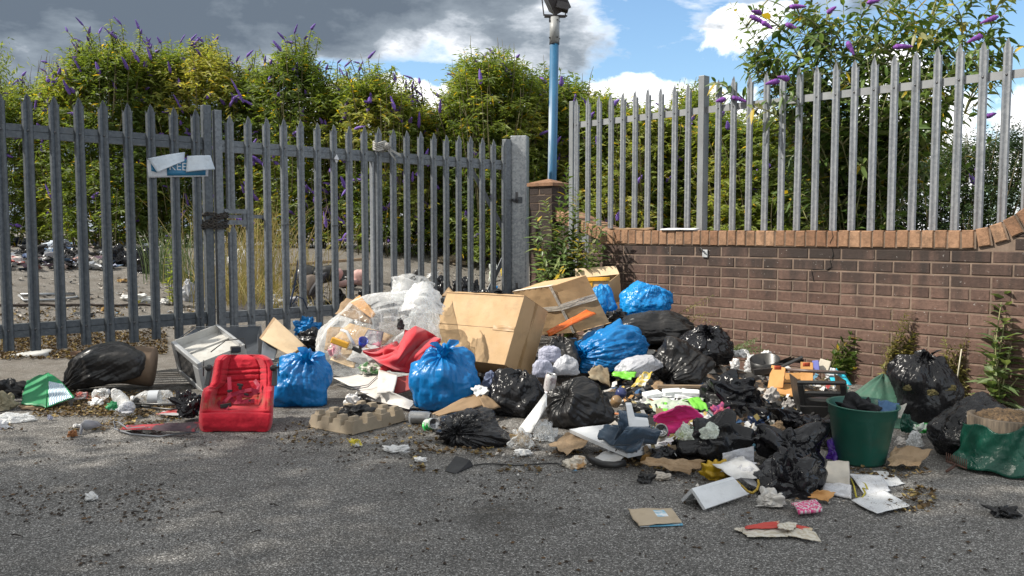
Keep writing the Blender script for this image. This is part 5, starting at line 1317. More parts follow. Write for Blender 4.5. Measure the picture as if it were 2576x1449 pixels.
flat('brown_paper', 'brown paper bag flattened beside the green bucket', 'paper', [(2232, 1172), (2245, 1125), (2342, 1130), (2318, 1170)], KRAFT, z=0.025, lift=(0, 0.04, 0.03, 0), n=30, amp=0.014, freq=4, thick=0.0015, jag=0.10)
flat('brown_paper', 'torn brown paper strip in front of the ripped black bag', 'paper', [(1612, 1168), (1640, 1152), (1765, 1165), (1748, 1190)], KRAFT, z=0.03, lift=(0, 0.02, 0.02, 0), n=30, amp=0.018, freq=5, thick=0.0015, jag=0.15)
flat('brown_paper', 'folded brown paper below the screwed-up black bag', 'paper', [(2030, 1250), (2055, 1232), (2100, 1238), (2085, 1262)], CARDO, z=0.015, lift=(0, 0.03, 0.01, 0), n=20, amp=0.012, freq=4, thick=0.002, jag=0.1)
for i, (px, Ds) in enumerate((([(1930, 975), (1940, 918), (1975, 925), (1968, 975)], [4.95, 5.0, 4.9, 4.85]), ([(2013, 965), (2013, 910), (2044, 912), (2044, 962)], [4.95, 4.98, 4.95, 4.9]), ([(1932, 985), (1975, 965), (2010, 968), (2010, 998)], [4.8, 5.0, 4.9, 4.75]), ([(1962, 962), (1970, 938), (2018, 938), (2018, 962)], [5.0, 5.05, 5.05, 5.0]))):
    quad('card_tray', ('upright orange-brown card tray with a red print mark', 'upright card tongue with round hole beside the black crate', 'flat opened card tray under the brown pole', 'card tray lying behind the brown pole')[i], 'card tray', px, Ds, CARDO, n=10, amp=0.001, thick=0.006, group='orange-brown card trays by the crate', smooth=False)
for i, (x, y) in enumerate(((1956, 926), (2028, 918))):
    quad('print_mark', ('red print on the upright card tray', 'red print on the card tongue')[i], 'print', [(x - 9, y + 4), (x + 9, y + 4), (x + 9, y - 6), (x - 9, y - 6)], 4.87 if i == 0 else 4.90, std('red_print', (0.42, 0.06, 0.02), 0.7), n=4, amp=0.0003, thick=0.001)
crumple('paper_bag', 'crushed brown paper cup carrier, upper piece by the black crate', 'paper', 1938, 1975, 1058, 1085, 4.1, KRAFT, 111, 0.8, 0.5, group='crushed brown packaging')
crumple('paper_bag', 'crushed square brown packaging lying before the black bag', 'paper', 1905, 1952, 1078, 1118, 3.95, KRAFT, 113, 0.8, 0.35, group='crushed brown packaging')
quad('cardboard_sheet', 'torn stained card leaning behind the dull black bag', 'cardboard', [(1478, 948), (1492, 918), (1528, 926), (1540, 972)], [5.0, 5.1, 5.1, 5.0], std('stained_card', (0.30, 0.25, 0.17), 0.8, (0.16, 0.11, 0.06), 10, dirt=0.4), n=18, amp=0.010, freq=4, thick=0.004, jag=0.12)
quad('cardboard_sheet', 'little folded brown card standing beside the wood strip', 'cardboard', [(1637, 970), (1660, 952), (1672, 975), (1650, 982)], [4.95, 5.0, 4.95, 4.9], CARDD, n=10, amp=0.006, thick=0.004, jag=0.08)

# moulded pulp tray: square ring of blocks
def pulp_tray():
    c = Vector((-.80, 4.37, 0.002)); root = empty('pulp_tray', 'grey-brown moulded pulp packing tray lying on the tarmac', 'tray', c)
    m = std('moulded_pulp', (0.31, 0.255, 0.185), 0.95, (0.24, 0.195, 0.14), 9, 0.6, 160, bd=0.002, dirt=0.15)
    n = 96; g = np.linspace(-1, 1, n); U, Vv = np.meshgrid(g, g); u, v = U.ravel(), Vv.ravel(); mx = np.maximum(np.abs(u), np.abs(v))
    h = np.full(u.shape, 0.052)
    h = np.where(mx > 0.95, 0.0, h)
    # pockets
    ax = np.where(np.abs(u) > np.abs(v), v, u)
    cell = np.abs(((ax * 2.0 + 0.5) % 1) - 0.5)
    ring = (mx > 0.56) & (mx < 0.95)
    h = np.where(ring & (cell < 0.17), 0.028, h); h = np.where(ring & (cell > 0.30) & (mx > 0.64) & (mx < 0.86), 0.068, h)
    h = np.where(mx < 0.56, 0.012 + 0.008 * np.sin(u * 9), h)
    h = h + 0.004 * fbm(np.stack([u * 4, v * 4, 0 * u], -1), 3, 3)
    h = h * 1.12; k = 0.172 * (1 + 0.06 * (1 - h / 0.09)); ang = R(55)
    X = u * k * 1.12; Y = v * k * 0.92
    Vx = X * math.cos(ang) - Y * math.sin(ang); Vy = X * math.sin(ang) + Y * math.cos(ang)
    V = np.stack([Vx, Vy, h + 0.004], -1); V2 = V - np.array([0, 0, 0.0035])
    idx = np.arange(n * n).reshape(n, n); f = np.stack([idx[:-1, :-1], idx[:-1, 1:], idx[1:, 1:], idx[1:, :-1]], -1).reshape(-1, 4)
    b = list(idx[0, :]) + list(idx[1:, -1]) + list(idx[-1, -2::-1]) + list(idx[-2:0:-1, 0]); Fc = f.tolist() + (f[:, ::-1] + n * n).tolist()
    for i in range(len(b)): Fc.append((int(b[i]), int(b[i]) + n * n, int(b[(i + 1) % len(b)]) + n * n, int(b[(i + 1) % len(b)])))
    mk('tray', np.vstack([V, V2]), Fc, m, root, False)
    for i in range(3):
        pass
    crumple('charred_film', 'black charred scrap lying in the hollow of the pulp tray', 'scrap', 848, 945, 1016, 1056, 4.36, BLACKM, 119, 0.8, 0.9, 0.4)
pulp_tray()
crumple('carrier_bag', 'small white and black screwed-up carrier bag behind the pulp tray', 'carrier bag', 862, 910, 986, 1026, 4.85, std('spotted_carrier', (0.58, 0.57, 0.56), 0.5, (0.06, 0.06, 0.06), 16, 0.6, 40, wr=20, contrast=(0.52, 0.62)), 121, 0.9, 0.6)

# ---------------------------------------------------------------- microwave and its cover
def microwave():
    s = 1 / (4.2625 * 1.0097); ox, oy = 400 / 1.0097, 780 / 1.0097
    o, a, b, c = fitbox((ox + 140 * s, oy + 375 * s), 5.45, (445 * s, 175 * s), (8 * s, 365 * s), (385 * s, -150 * s))
    root = empty('microwave', 'stripped silver microwave oven lying open, door facing out', 'microwave', o + b)
    na, nb, nc = a.normalized(), b.normalized(), c.normalized()
    mb = MB()
    # front frame: four bars round the door window
    fr = 0.16; t_ = nc * 0.028
    mb.hexa(o, a, b * fr, t_); mb.hexa(o + b * (1 - fr), a, b * fr, t_); mb.hexa(o + b * fr, a * 0.14, b * (1 - 2 * fr), t_); mb.hexa(o + b * fr + a * 0.78, a * 0.22, b * (1 - 2 * fr), t_)
    ob = mb.build('door_frame', SILVER, root); bevel(ob, 0.006, 3)
    mb = MB(); mb.hexa(o + b * (fr - 0.01) + a * 0.135 + nc * 0.008, a * 0.65, b * (1.02 - 2 * fr), nc * 0.008)
    mb.build('door_window', std('dark_glass', (0.012, 0.013, 0.015), 0.12, (0.03, 0.03, 0.032), 5, spec=0.6), root)
    # carcass: floor, back, far side, shallow rim
    mb = MB(); q = o + t_
    mb.hexa(q + nb * 0.055, a * 0.98, nb * 0.004, c * 0.95)
    bevel(mb.build('oven_top', WHITEM, root), 0.001)
    mb = MB(); mb.hexa(q, na * 0.004, b * 0.98, c * 0.95); mb.hexa(q + a * 0.98, na * 0.004, b * 0.98, c * 0.95)
    mb.hexa(q + b * 0.97, a * 0.98, nb * 0.004, c * 0.95); bevel(mb.build('carcass', WHITEM, root), 0.001)
    mb = MB(); mb.hexa(q + c * 0.93, a * 0.98, b * 0.40, nc * 0.004); mb.hexa(q + c * 0.93 - nc * 0.012, a * 0.98, nb * 0.003, nc * 0.014)
    for k in range(9): mb.hexa(q + c * 0.925 + a * (0.78 + 0.02 * k) + b * 0.08 - nc * 0.003, na * 0.003, b * 0.22, nc * 0.002)
    mb.build('back_panel', SILVER, root)
    mb = MB(); mb.hexa(q + a * 0.35 + nb * 0.045, na * 0.012, nb * 0.012, c * 0.93); mb.build('rib', WHITEM, root)
    mb = MB(); k0 = q + a * 0.72 + c * 0.35 + nb * 0.02
    pts = [k0 + na * 0.0, k0 + nc * 0.10 - nb * 0.05 + na * 0.02, k0 + nc * 0.2 - nb * 0.045 + na * 0.07, k0 + nc * 0.18 - nb * 0.0 + na * 0.12]
    mb.tube(pts, 0.004, 6); mb.build('cable', PLBLK, root, True)
    mb = MB(); mb.box(k0 + nc * 0.12 + na * 0.10 - nb * 0.01, (0.03, 0.022, 0.02), Matrix.Rotation(0.5, 3, 'Z')); bevel(mb.build('plug', PLBLK, root), 0.006)
    mb = MB(); mb.hexa(o + b + a * 0.18 + nc * 0.05, a * 0.1, nb * 0.05, nc * 0.05); bevel(mb.build('foot', PLBLK, root), 0.004)
    r2_ = empty('metal_cover', 'dark grey folded steel cover of the microwave standing behind it', 'metal cover', P(560, 900, 5.9))
    e = [P(437, 862, 5.75), P(492, 826, 5.95), P(657, 822, 6.05), P(664, 908, 5.7)]
    quad('end_panel', None, None, [(432, 868), (492, 826), (520, 850), (500, 905)], [5.72, 5.98, 6.0, 5.8], GREYPL, n=6, amp=0.001, thick=0.003, parent=r2_, smooth=False)
    quad('main_panel', None, None, [(490, 905), (492, 826), (655, 820), (662, 908)], [6.0, 6.0, 6.05, 5.95], GREYPL, n=8, amp=0.002, thick=0.003, parent=r2_, smooth=False)
    quad('side_panel', None, None, [(655, 820), (664, 905), (652, 915), (648, 850)], [6.05, 5.9, 5.62, 5.75], GREYPL, n=6, amp=0.001, thick=0.003, parent=r2_, smooth=False)
    for p1, p2 in (((432, 866, 5.70), (492, 823, 5.97)), ((492, 823, 5.97), (657, 818, 6.03)), ((657, 818, 6.02), (667, 905, 5.80))):
        A, B = P(*p1), P(*p2); mb = MB(); mb.hexa(A, B - A, Vector((0, -0.022, 0.002)), Vector((0, 0.0, 0.004))); mb.build('rim', SILVER, r2_)
microwave()

# ---------------------------------------------------------------- red pushchair seat
def pram_seat():
    c = G(593, 1092); c.y += 0.02; D = c.y; k = D / F
    root = empty('pushchair', 'red padded pushchair seat unit with loose harness standing on the tarmac', 'pushchair seat', c)
    X = lambda x: (x - 593) * k
    Z = lambda y: (1096 - y) * k
    def part(name, cx, cy, cz, dims, p=4, rot=None, m=REDS, noise=0.03, seed=0, par=root, n=26):
        V, f = sbox((cx, cy, cz), dims, p, rot, n, noise, seed); return mk(name, V, f, m, par, True)
    rx = lambda d_: Matrix.Rotation(R(d_), 3, 'X')
    # one padded liner: backrest, side wings, seat hollow and deep front bolster
    ys = [892, 896, 904, 920, 940, 962, 972, 978, 990, 1010, 1040, 1065, 1085, 1094, 1099]
    xl = [560, 549, 541, 537, 535, 531, 522, 512, 508, 505, 501, 499, 503, 512, 535]; xr = [660, 672, 683, 690, 691, 691, 690, 690, 689, 688, 687, 685, 679, 670, 645]
    nu, nw = 96, 150; su = np.linspace(-1, 1, nu); yy = np.linspace(892, 1099, nw); U, Y_ = np.meshgrid(su, yy); U = U.ravel(); Y_ = Y_.ravel()
    a_, b_ = np.interp(Y_, ys, xl), np.interp(Y_, ys, xr); xc, hw = (a_ + b_) / 2, (b_ - a_) / 2
    Ue = np.sign(U) * (1 - (1 - np.abs(U)) ** 1.25); xs_ = xc + hw * Ue
    sm = lambda lo, hi, v: np.clip((v - lo) / (hi - lo), 0, 1) ** 2 * (3 - 2 * np.clip((v - lo) / (hi - lo), 0, 1))
    edge = np.minimum(xs_ - a_, b_ - xs_)
    dep = np.interp(Y_, [892, 900, 915, 960, 1000, 1018, 1028, 1036, 1050, 1075, 1092, 1099], [.285, .255, .245, .222, .195, .15, .075, .035, .018, .015, .035, .075])
    ya_ = np.linspace(892, 1099, 400); pa_ = np.interp(ya_, [892, 900, 915, 960, 1000, 1018, 1028, 1036, 1050, 1075, 1092, 1099], [.285, .255, .245, .222, .195, .15, .075, .035, .018, .015, .035, .075]); kr_ = np.hanning(31); kr_ /= kr_.sum(); dep = np.interp(Y_, ya_, np.convolve(np.pad(pa_, 15, 'edge'), kr_, 'valid'))
    side = 1 - sm(16, 40, edge)
    wing = np.interp(Y_, [892, 905, 960, 972, 984, 1000, 1035, 1060], [.25, .19, .165, .155, .085, .06, .035, .02])
    dep = dep * (1 - side) + np.minimum(dep, wing) * side
    hol = 1 - side
    for yc in (929, 941, 957, 992): dep = dep + 0.014 * np.exp(-((Y_ - yc + 2 * np.sin(U * 3)) / 2.2) ** 2) * hol
    for ec in (18, 38): dep = dep + 0.010 * np.exp(-((edge - ec) / 1.6) ** 2) * (Y_ < 1030)
    dep = dep + 0.010 * np.exp(-((Y_ - 1036 - 3 * U * U) / 2.0) ** 2)
    rnd_ = np.clip(1 - edge / 11.0, 0, 1); dep = dep + 0.085 * (1 - np.sqrt(np.clip(1 - rnd_ ** 2, 0, 1)))
    dep = dep + 0.004 * fbm(np.stack([xs_ / 14, Y_ / 14, 0 * U], -1), 3, 3) + 0.008 * (crease(np.stack([xs_ / 40, Y_ / 22, 0 * U], -1), 2, 6) - 0.2) * hol * (Y_ < 1035)
    def PP(x, y, d_):
        D_ = c.y + d_; rx_ = (x - CXP) / F; ry_ = (CYP - y) / F; b_2 = math.cos(PITCH) + ry_ * math.sin(PITCH)
        return np.stack([rx_ / b_2 * D_ - c.x, d_, np.maximum(HC + (-math.sin(PITCH) + ry_ * math.cos(PITCH)) / b_2 * D_, 0.002)], -1)
    Vf = PP(xs_, Y_, dep); Vb = PP(xc + (xs_ - xc) * 0.97, Y_ + (Y_ < 900) * 2, np.maximum(dep + 0.01, np.interp(Y_, [892, 1000, 1099], [.31, .29, .22])))
    idx = np.arange(nu * nw).reshape(nw, nu); f = np.stack([idx[:-1, :-1], idx[1:, :-1], idx[1:, 1:], idx[:-1, 1:]], -1).reshape(-1, 4)
    bd = list(idx[0, :]) + list(idx[1:, -1]) + list(idx[-1, -2::-1]) + list(idx[-2:0:-1, 0]); Fl = f.tolist() + (f[:, ::-1] + nu * nw).tolist()
    for i in range(len(bd)): Fl.append((int(bd[i]), int(bd[(i + 1) % len(bd)]), int(bd[(i + 1) % len(bd)]) + nu * nw, int(bd[i]) + nu * nw))
    m_, t_ = new_mat('dirty_red_liner'); v_ = t_.new('ShaderNodeTexCoord').outputs['Object']; sp = t_.new('ShaderNodeSeparateXYZ', Vector=v_)
    cc = t_.mix(t_.ramp(t_.noise(v_, 9, 5, 0.65), [(0.3, 0), (0.7, 1)]), (0.50, 0.012, 0.030), (0.37, 0.008, 0.020))
    mr = t_.new('ShaderNodeMapRange', Value=t_.math('ABSOLUTE', t_.math('SUBTRACT', sp.outputs[2], Z(1026))), From__Min=0.0, From__Max=0.035, To__Min=1.0, To__Max=0.0).outputs[0]
    cc = t_.mix(t_.math('MULTIPLY', mr, t_.ramp(t_.noise(v_, 22, 6, 0.7), [(0.42, 0), (0.58, 0.75)])), cc, (0.24, 0.13, 0.07))
    cc = t_.mix(t_.ramp(t_.noise(v_, 30, 6, 0.75), [(0.58, 0), (0.75, 0.45)]), cc, (0.10, 0.02, 0.02))
    b2 = t_.new('ShaderNodeBsdfPrincipled', Base__Color=cc, Roughness=0.85); b2.inputs['Sheen Weight'].default_value = 0.15; b2.inputs['Specular IOR Level'].default_value = 0.25
    bn_ = t_.new('ShaderNodeBump', Strength=0.5, Distance=0.003, Height=t_.math('ADD', t_.noise(v_, 300, 3, 0.6), t_.math('MULTIPLY', t_.noise(v_, 26, 4, 0.6), 1.6))); t_.l.new(bn_.outputs[0], b2.inputs['Normal'])
    t_.new('ShaderNodeOutputMaterial', Surface=b2.outputs[0])
    mk('padded_liner', Vf.tolist() + Vb.tolist(), Fl, m_, root, True)
    for s in (-1, 1):
        hx = P(524 if s < 0 else 690, 960, c.y + 0.12).x - c.x
        mb = MB(); mb.box((c.x + hx, c.y + 0.13, c.z + Z(960)), (0.0115, 0.012, 0.050), Matrix.Rotation(R(12 if s < 0 else 4), 3, 'Y')); bevel(mb.build('hinge_bracket', std('grey_bracket', (0.06, 0.065, 0.07), 0.4, dirt=0.2), root), 0.003)
        mb = MB(); mb.lathe([(0.0, 0.012), (0.013, 0.012), (0.016, 0.004), (0.016, -0.012), (0.0, -0.012)], Vector((c.x + hx + .004 * -s, c.y + 0.115, c.z + Z(938))), 16, axis=(0, -1, 0)); mb.build('hinge_cap', PLBLK, root, True)
        mb = MB(); mb.tube([Vector((c.x + hx + 0.022 * s, c.y + 0.12, c.z + Z(918))), Vector((c.x + hx + 0.024 * s, c.y + 0.12, c.z + Z(960)))], 0.003, 6); mb.build('lever', PLBLK, root, True)
        mb = MB(); mb.tube([Vector((c.x + hx, c.y + 0.12, c.z + Z(938))), Vector((c.x + hx + 0.026 * s, c.y + 0.12, c.z + Z(936)))], 0.005, 6); mb.build('lever', PLBLK, root, True)
    SM = std('harness_webbing', (0.33, 0.014, 0.045), 0.8, (0.24, 0.012, 0.035), 20, 0.3, 400, bd=0.001)
    def strap(pts, w=0.020, name='harness_strap'):
        pts = [P(x, z, c.y + min(y + 0.03, float(np.interp(z, [892, 915, 960, 1000, 1018, 1028, 1036], [.28, .24, .215, .185, .14, .065, .02]))) - 0.020) for x, y, z in pts]; V = []; Fc = []
        for i, p_ in enumerate(pts):
            t = (pts[min(i + 1, len(pts) - 1)] - pts[max(i - 1, 0)]).normalized(); s_ = t.cross(Vector((0, -1, 0.25))).normalized() * w / 2
            nn = Vector((0, 0.0015, 0)); V += [p_ - s_, p_ + s_, p_ + s_ + nn, p_ - s_ + nn]
        for i in range(len(pts) - 1):
            for j in range(4): Fc.append((i * 4 + j, (i + 1) * 4 + j, (i + 1) * 4 + (j + 1) % 4, i * 4 + (j + 1) % 4))
        mb = MB(); mb.add(V, Fc); mb.build(name, SM, root)
    strap([(576, .175, 948), (577, .165, 965), (578, .155, 985), (575, .15, 1000)])
    strap([(640, .18, 956), (650, .155, 970), (648, .13, 985), (625, .12, 995), (600, .12, 990)])
    strap([(578, .14, 1000), (590, .12, 1012), (615, .11, 1010), (640, .12, 1008)])
    strap([(560, .14, 1015), (580, .12, 995), (605, .12, 985), (632, .11, 980), (650, .12, 985)], 0.018)
    strap([(548, .13, 1010), (556, .12, 1022), (575, .11, 1026)], 0.022)
    strap([(600, .11, 995), (602, .11, 1004), (603, .11, 1010)], 0.026, 'crotch_strap')
    for i, (x, z, w, h, a_) in enumerate(((604, 968, .030, .012, 8), (604, 975, .016, .018, 5), (578, 983, .026, .010, -4), (576, 984, .012, .014, 0), (620, 992, .022, .010, 12), (568, 1020, .055, .020, -10), (628, 1008, .012, .006, 0))):
        mb = MB(); mb.box(P(x, z, c.y + float(np.interp(z, [960, 1000, 1018, 1028], [.135, .12, .08, .035]))), (w / 2, 0.006, h / 2), Matrix.Rotation(R(a_), 3, 'Y')); bevel(mb.build('buckle', PLBLK, root), 0.002)
pram_seat()
# harness and pram fabric trailing from the seat, bent tubes
root = empty('pushchair_strap', 'long red strap with grey piping trailing from the pushchair seat', 'strap', G(400, 1085))
m_grey = std('grey_piping', (0.16, 0.17, 0.19), 0.6)
mb = MB(); mb.tube([G(x, y, z) for x, y, z in ((290, 1075, .03), (286, 1060, .05), (300, 1062, .05), (320, 1078, .025), (400, 1072, .03), (450, 1076, .04), (498, 1066, .06))], 0.0045, 6); mb.tube([G(x, y, z) for x, y, z in ((288, 1078, .015), (330, 1092, .008), (400, 1098, .006), (450, 1090, .012), (500, 1086, .03))], 0.0045, 6); mb.build('piping', m_grey, root, True)
flat('webbing', None, None, [(300, 1080), (330, 1068), (498, 1064), (498, 1084)], std('red_webbing', (0.30, 0.02, 0.03), 0.8, (0.05, 0.03, 0.04), 9, 0.3, 90, contrast=(0.45, 0.55)), z=0.02, lift=(0, 0, 0.05, 0.02), n=22, amp=0.006, freq=5, thick=0.002, parent=root, jag=0.05)
crumple('stone_lump', 'pale stone-like lump lying on the trailing strap', 'lump', 355, 392, 1073, 1090, 4.2, std('pale_lump', (0.30, 0.28, 0.26), 0.8, dirt=0.3), 131, 0.8, 0.2)
root = empty('pushchair_tubes', 'pair of thin black pushchair tubes with a joint beside the crumpled film', 'tubes', G(360, 1010))
mb = MB(); mb.tube([G(338, 1015, .06), G(440, 1018, .05), G(470, 1012, .06)], 0.006, 8); mb.build('tube', PLBLK, root, True)
mb = MB(); mb.tube([G(345, 1022, .04), G(430, 1030, .03), G(455, 1026, .04)], 0.006, 8); mb.build('tube', PLBLK, root, True)
mb = MB(); mb.lathe([(0, .012), (.018, .012), (.02, 0), (.018, -.012), (0, -.012)], G(346, 1018, .05), 14, axis=(0.2, -1, 0.3)); mb.box(G(340, 1012, .065), (.012, .01, .025), Matrix.Rotation(0.6, 3, 'Y')); bevel(mb.build('joint', PLBLK, root), 0.002)
flat('webbing', 'short red and grey strap end beyond the pushchair tubes', 'strap', [(392, 1042), (425, 1030), (455, 1034), (452, 1044)], std('red_grey_webbing', (0.35, 0.03, 0.03), 0.8, (0.3, 0.3, 0.31), 9, contrast=(0.45, 0.55)), z=0.02, n=14, amp=0.004, thick=0.002)

# ---------------------------------------------------------------- clear sack with its contents, red cloth
def clear_sack():
    D = 5.45
    d, T, A, Fc = sgrid(110, 150)
    d2 = d + 0.3 * np.stack([vn(d * 1.8, 60 + k) for k in range(3)], -1)
    r = 1 + 0.10 * fbm(d * 1.6, 2, 61) + 0.16 * (crease(d2 * 2.4, 4, 62, 0.6) - 0.25)
    V = d * r[:, None]; V[:, 2] = np.where(V[:, 2] < -0.62, -0.62 + (V[:, 2] + 0.62) * 0.3, V[:, 2])
    w = (1108 - 792) * D / F; h = (950 - 735) * D / F; V = fit(V, w, 0.62, h)
    V[:, 2] -= 0.10 * (V[:, 0] / w * 2) * -1 * 0 
    V[:, 2] += 0.06 * (V[:, 0] / (w / 2)) * np.clip((V[:, 2] / h + 0.5), 0, 1)
    c = P(950, 843, D); root = empty('clear_sack', 'large clear plastic sack stuffed with packaging and toys', 'clear sack', c)
    mk('film', V, Fc, CLEARB, root, True)
    n = 40; g = np.linspace(0, 1, n)
    patch('neck', None, None, [P(985, 770, 5.5), P(1090, 790, 5.5), P(1092, 715, 5.7), P(984, 702, 5.7)], CLEARB, n=34, amp=0.022, freq=2.2, thick=0.0012, seed=3, jag=0.05, parent=root, bow=0.06)
    patch('neck', None, None, [P(1000, 790, 5.3), P(1118, 800, 5.3), P(1108, 735, 5.4), P(1040, 715, 5.4)], clear_mat('milky_film', 0.14, wr=3, wrinkle=0.25), n=34, amp=0.025, freq=2.5, thick=0.0012, seed=8, jag=0.10, parent=root, bow=0.08)
    crumple('packing_film', 'white crumpled packing film bulging at the top of the clear sack', 'film', 990, 1112, 768, 868, 5.35, clear_mat('white_film_wad', 0.16, wr=4, wrinkle=0.3), 64, 0.7, 0.3, res=(90, 130))
    GC = 'things inside the clear sack'
    def inb(label, px, Ds, m, name='card', th=0.005, amp=0.003): quad(name, label, name.replace('_', ' '), px, Ds, m, n=12, amp=amp, thick=th, group=GC)
    inb('brown card curled at the top inside the clear sack', [(842, 790), (870, 748), (935, 770), (935, 815)], [5.5, 5.55, 5.5, 5.4], CARDD, 'card_sheet', amp=0.02)
    inb('orange-brown card edge at the top inside the clear sack', [(880, 760), (905, 742), (945, 790), (935, 800)], [5.45, 5.5, 5.4, 5.35], CARDO, 'card_sheet')
    inb('brown card across the middle of the clear sack', [(838, 850), (880, 812), (990, 845), (945, 880)], [5.3, 5.4, 5.4, 5.25], CARD, 'card_sheet', amp=0.008)
    inb('printed card with dark panel inside the clear sack', [(905, 868), (925, 828), (965, 835), (955, 872)], [5.3, 5.35, 5.3, 5.25], std('dark_print', (0.05, 0.045, 0.07), 0.5, (0.35, 0.06, 0.12), 12, contrast=(0.55, 0.6)), 'card_sheet')
    inb('pale card flap low in the clear sack', [(830, 905), (845, 870), (905, 885), (890, 925)], [5.25, 5.35, 5.3, 5.15], CARDP, 'card_sheet', amp=0.006)
    inb('white tray curling inside the clear sack', [(870, 905), (905, 860), (985, 880), (960, 930)], [5.22, 5.3, 5.25, 5.12], PAPER, 'plastic_tray', amp=0.012)
    inb('brown padded card behind the yellow block', [(815, 880), (825, 820), (880, 830), (870, 890)], [5.35, 5.5, 5.5, 5.35], KRAFT, 'card_sheet', amp=0.01)
    q = P(855, 862, 5.18); mb = MB(); mb.box(q, (0.055, 0.02, 0.018), Matrix.Rotation(R(20), 3, 'Y')); tagp(bevel(mb.build('block', std('yellow_plastic', (0.70, 0.36, 0.03), 0.4), None), 0.006), 'yellow plastic block inside the clear sack', 'block', GC)
    q = P(912, 862, 5.16); mb = MB(); mb.lathe([(0, -.03), (.02, -.03), (.03, .025), (.027, .025), (.018, -.02), (0, -.02)], q, 18, axis=(0.3, -0.6, 0.6)); tagp(mb.build('cup', std('blue_plastic', (0.02, 0.06, 0.45), 0.35), None, True), 'small blue cup inside the clear sack', 'cup', GC)
    q = P(898, 880, 5.16); mb = MB(); mb.box(q, (0.03, 0.015, 0.012), Matrix.Rotation(R(25), 3, 'Y')); mb.box(q + Vector((0.02, 0, 0.01)), (0.008, 0.01, 0.016)); tagp(bevel(mb.build('clip', PLBLK, None), 0.003), 'black plastic clip beside the blue cup', 'clip', GC)
    mb = MB(); mb.tube([P(858, 830, 5.2), P(872, 835, 5.17), P(885, 858, 5.16), P(890, 868, 5.16)], 0.010, 8); tagp(mb.build('tube', std('white_tube', (0.6, 0.6, 0.6), 0.4), None, True), 'white curved tube pressed against the clear sack film', 'tube', GC)
    crumple('wrapper', 'coloured sweet wrappers low in the clear sack', 'wrapper', 900, 985, 905, 940, 5.15, std('mixed_wrapper', (0.5, 0.5, 0.45), 0.5, (0.1, 0.25, 0.10), 25, contrast=(0.5, 0.56)), 66, 0.6, 0.6, group=GC)
    crumple('wrapper', 'pinkish paper bundle on the outer side of the clear sack', 'wrapper', 825, 860, 855, 900, 5.25, std('pink_paper', (0.6, 0.25, 0.3), 0.7, (0.6, 0.55, 0.5), 14, contrast=(0.45, 0.55)), 67, 0.6, 0.4, group=GC)
    crumple('glove', 'small black knitted glove tip above the red cloth', 'glove', 998, 1018, 798, 832, 5.2, PLBLK, 69, 0.6, 0.5)
clear_sack()
def red_cloth():
    n = 70; g = np.linspace(0, 1, n); U, Vv = np.meshgrid(g, g); u, v = U.ravel(), Vv.ravel()
    xt = np.interp(v, [0, .2, .45, .7, 1], [0, 0, 0, 0, 0])
    # outline in picture space: left edge tip 912,880 ... top ridge 1010,828-1105,850 ... bottom 940-1100,940
    topy = np.interp(u, [0, .18, .32, .38, .45, .55, .68, .8, .93, 1], [884, 878, 868, 862, 872, 840, 824, 832, 846, 856])
    boty = np.interp(u, [0, .2, .4, .7, .85, 1], [886, 916, 934, 940, 925, 862])
    x = 912 + u * 196; y = topy + (boty - topy) * v
    Dd = 5.12 - 0.22 * v + 0.10 * np.abs(u - 0.5) + 0.03
    q = np.stack([u * 2.6 + v * 1.5, v * 1.1 - u * .5, 0 * u], -1); cr = crease(q, 2, 15, 0.4)
    Dd = Dd - 0.16 * cr + 0.03
    V = np.array([P(a, b, e) for a, b, e in zip(x, y - 10 * cr, Dd)])
    c = V.mean(0); c[2] = V[:, 2].min()
    idx = np.arange(n * n).reshape(n, n); f = np.stack([idx[:-1, :-1], idx[:-1, 1:], idx[1:, 1:], idx[1:, :-1]], -1).reshape(-1, 4)
    V2 = V + np.array([0, 0.012, -0.004]); b = list(idx[0, :]) + list(idx[1:, -1]) + list(idx[-1, -2::-1]) + list(idx[-2:0:-1, 0]); Fc = f.tolist() + (f[:, ::-1] + n * n).tolist()
    for i in range(len(b)): Fc.append((int(b[i]), int(b[i]) + n * n, int(b[(i + 1) % len(b)]) + n * n, int(b[(i + 1) % len(b)])))
    tagp(mk('red_cloth', np.vstack([V, V2]), Fc, REDC, None, True), 'bright red cloth draped in folds between the clear sack and largest blue bag', 'cloth')
    quad('cloth_fold', 'stiff red fold standing up behind the draped red cloth', 'cloth', [(1008, 862), (1018, 830), (1072, 838), (1095, 858)], [5.15, 5.2, 5.2, 5.15], REDC, n=20, amp=0.02, freq=3, thick=0.004)
    crumple('cloth_bundle', 'red cloth bundle filling out under the draped fold', 'cloth', 945, 1092, 858, 938, 5.17, REDC, 13, 0.6, 0.15)
red_cloth()

# ---------------------------------------------------------------- lower and right part of the heap
def blk(name, label, cat, px, D, half, rot, m, bev=0.004, group=None):
    mb = MB(); q = P(px[0], px[1], D); mb.box(q, half, rot); o = mb.build(name, m, None); bevel(o, bev); return tagp(o, label, cat, group)
def rot(x=0, y=0, z=0): return Matrix.Rotation(R(z), 3, 'Z') @ Matrix.Rotation(R(y), 3, 'Y') @ Matrix.Rotation(R(x), 3, 'X')
patch('foam_board', 'thin white board leaning between two black bags', 'board', lie([(1304, 1078, 0.02), (1312, 1086, 0.02), (1372, 1000, 0.2), (1371, 988, 0.22)]), FOAM, n=8, amp=0.001, thick=0.008, smooth=False)
patch('foam_board', 'side face of the leaning white board', 'board', lie([(1312, 1086, 0.02), (1372, 1000, 0.2), (1373, 1022, 0.19), (1335, 1088, 0.03)]), FOAM, n=8, amp=0.001, thick=0.006, smooth=False)
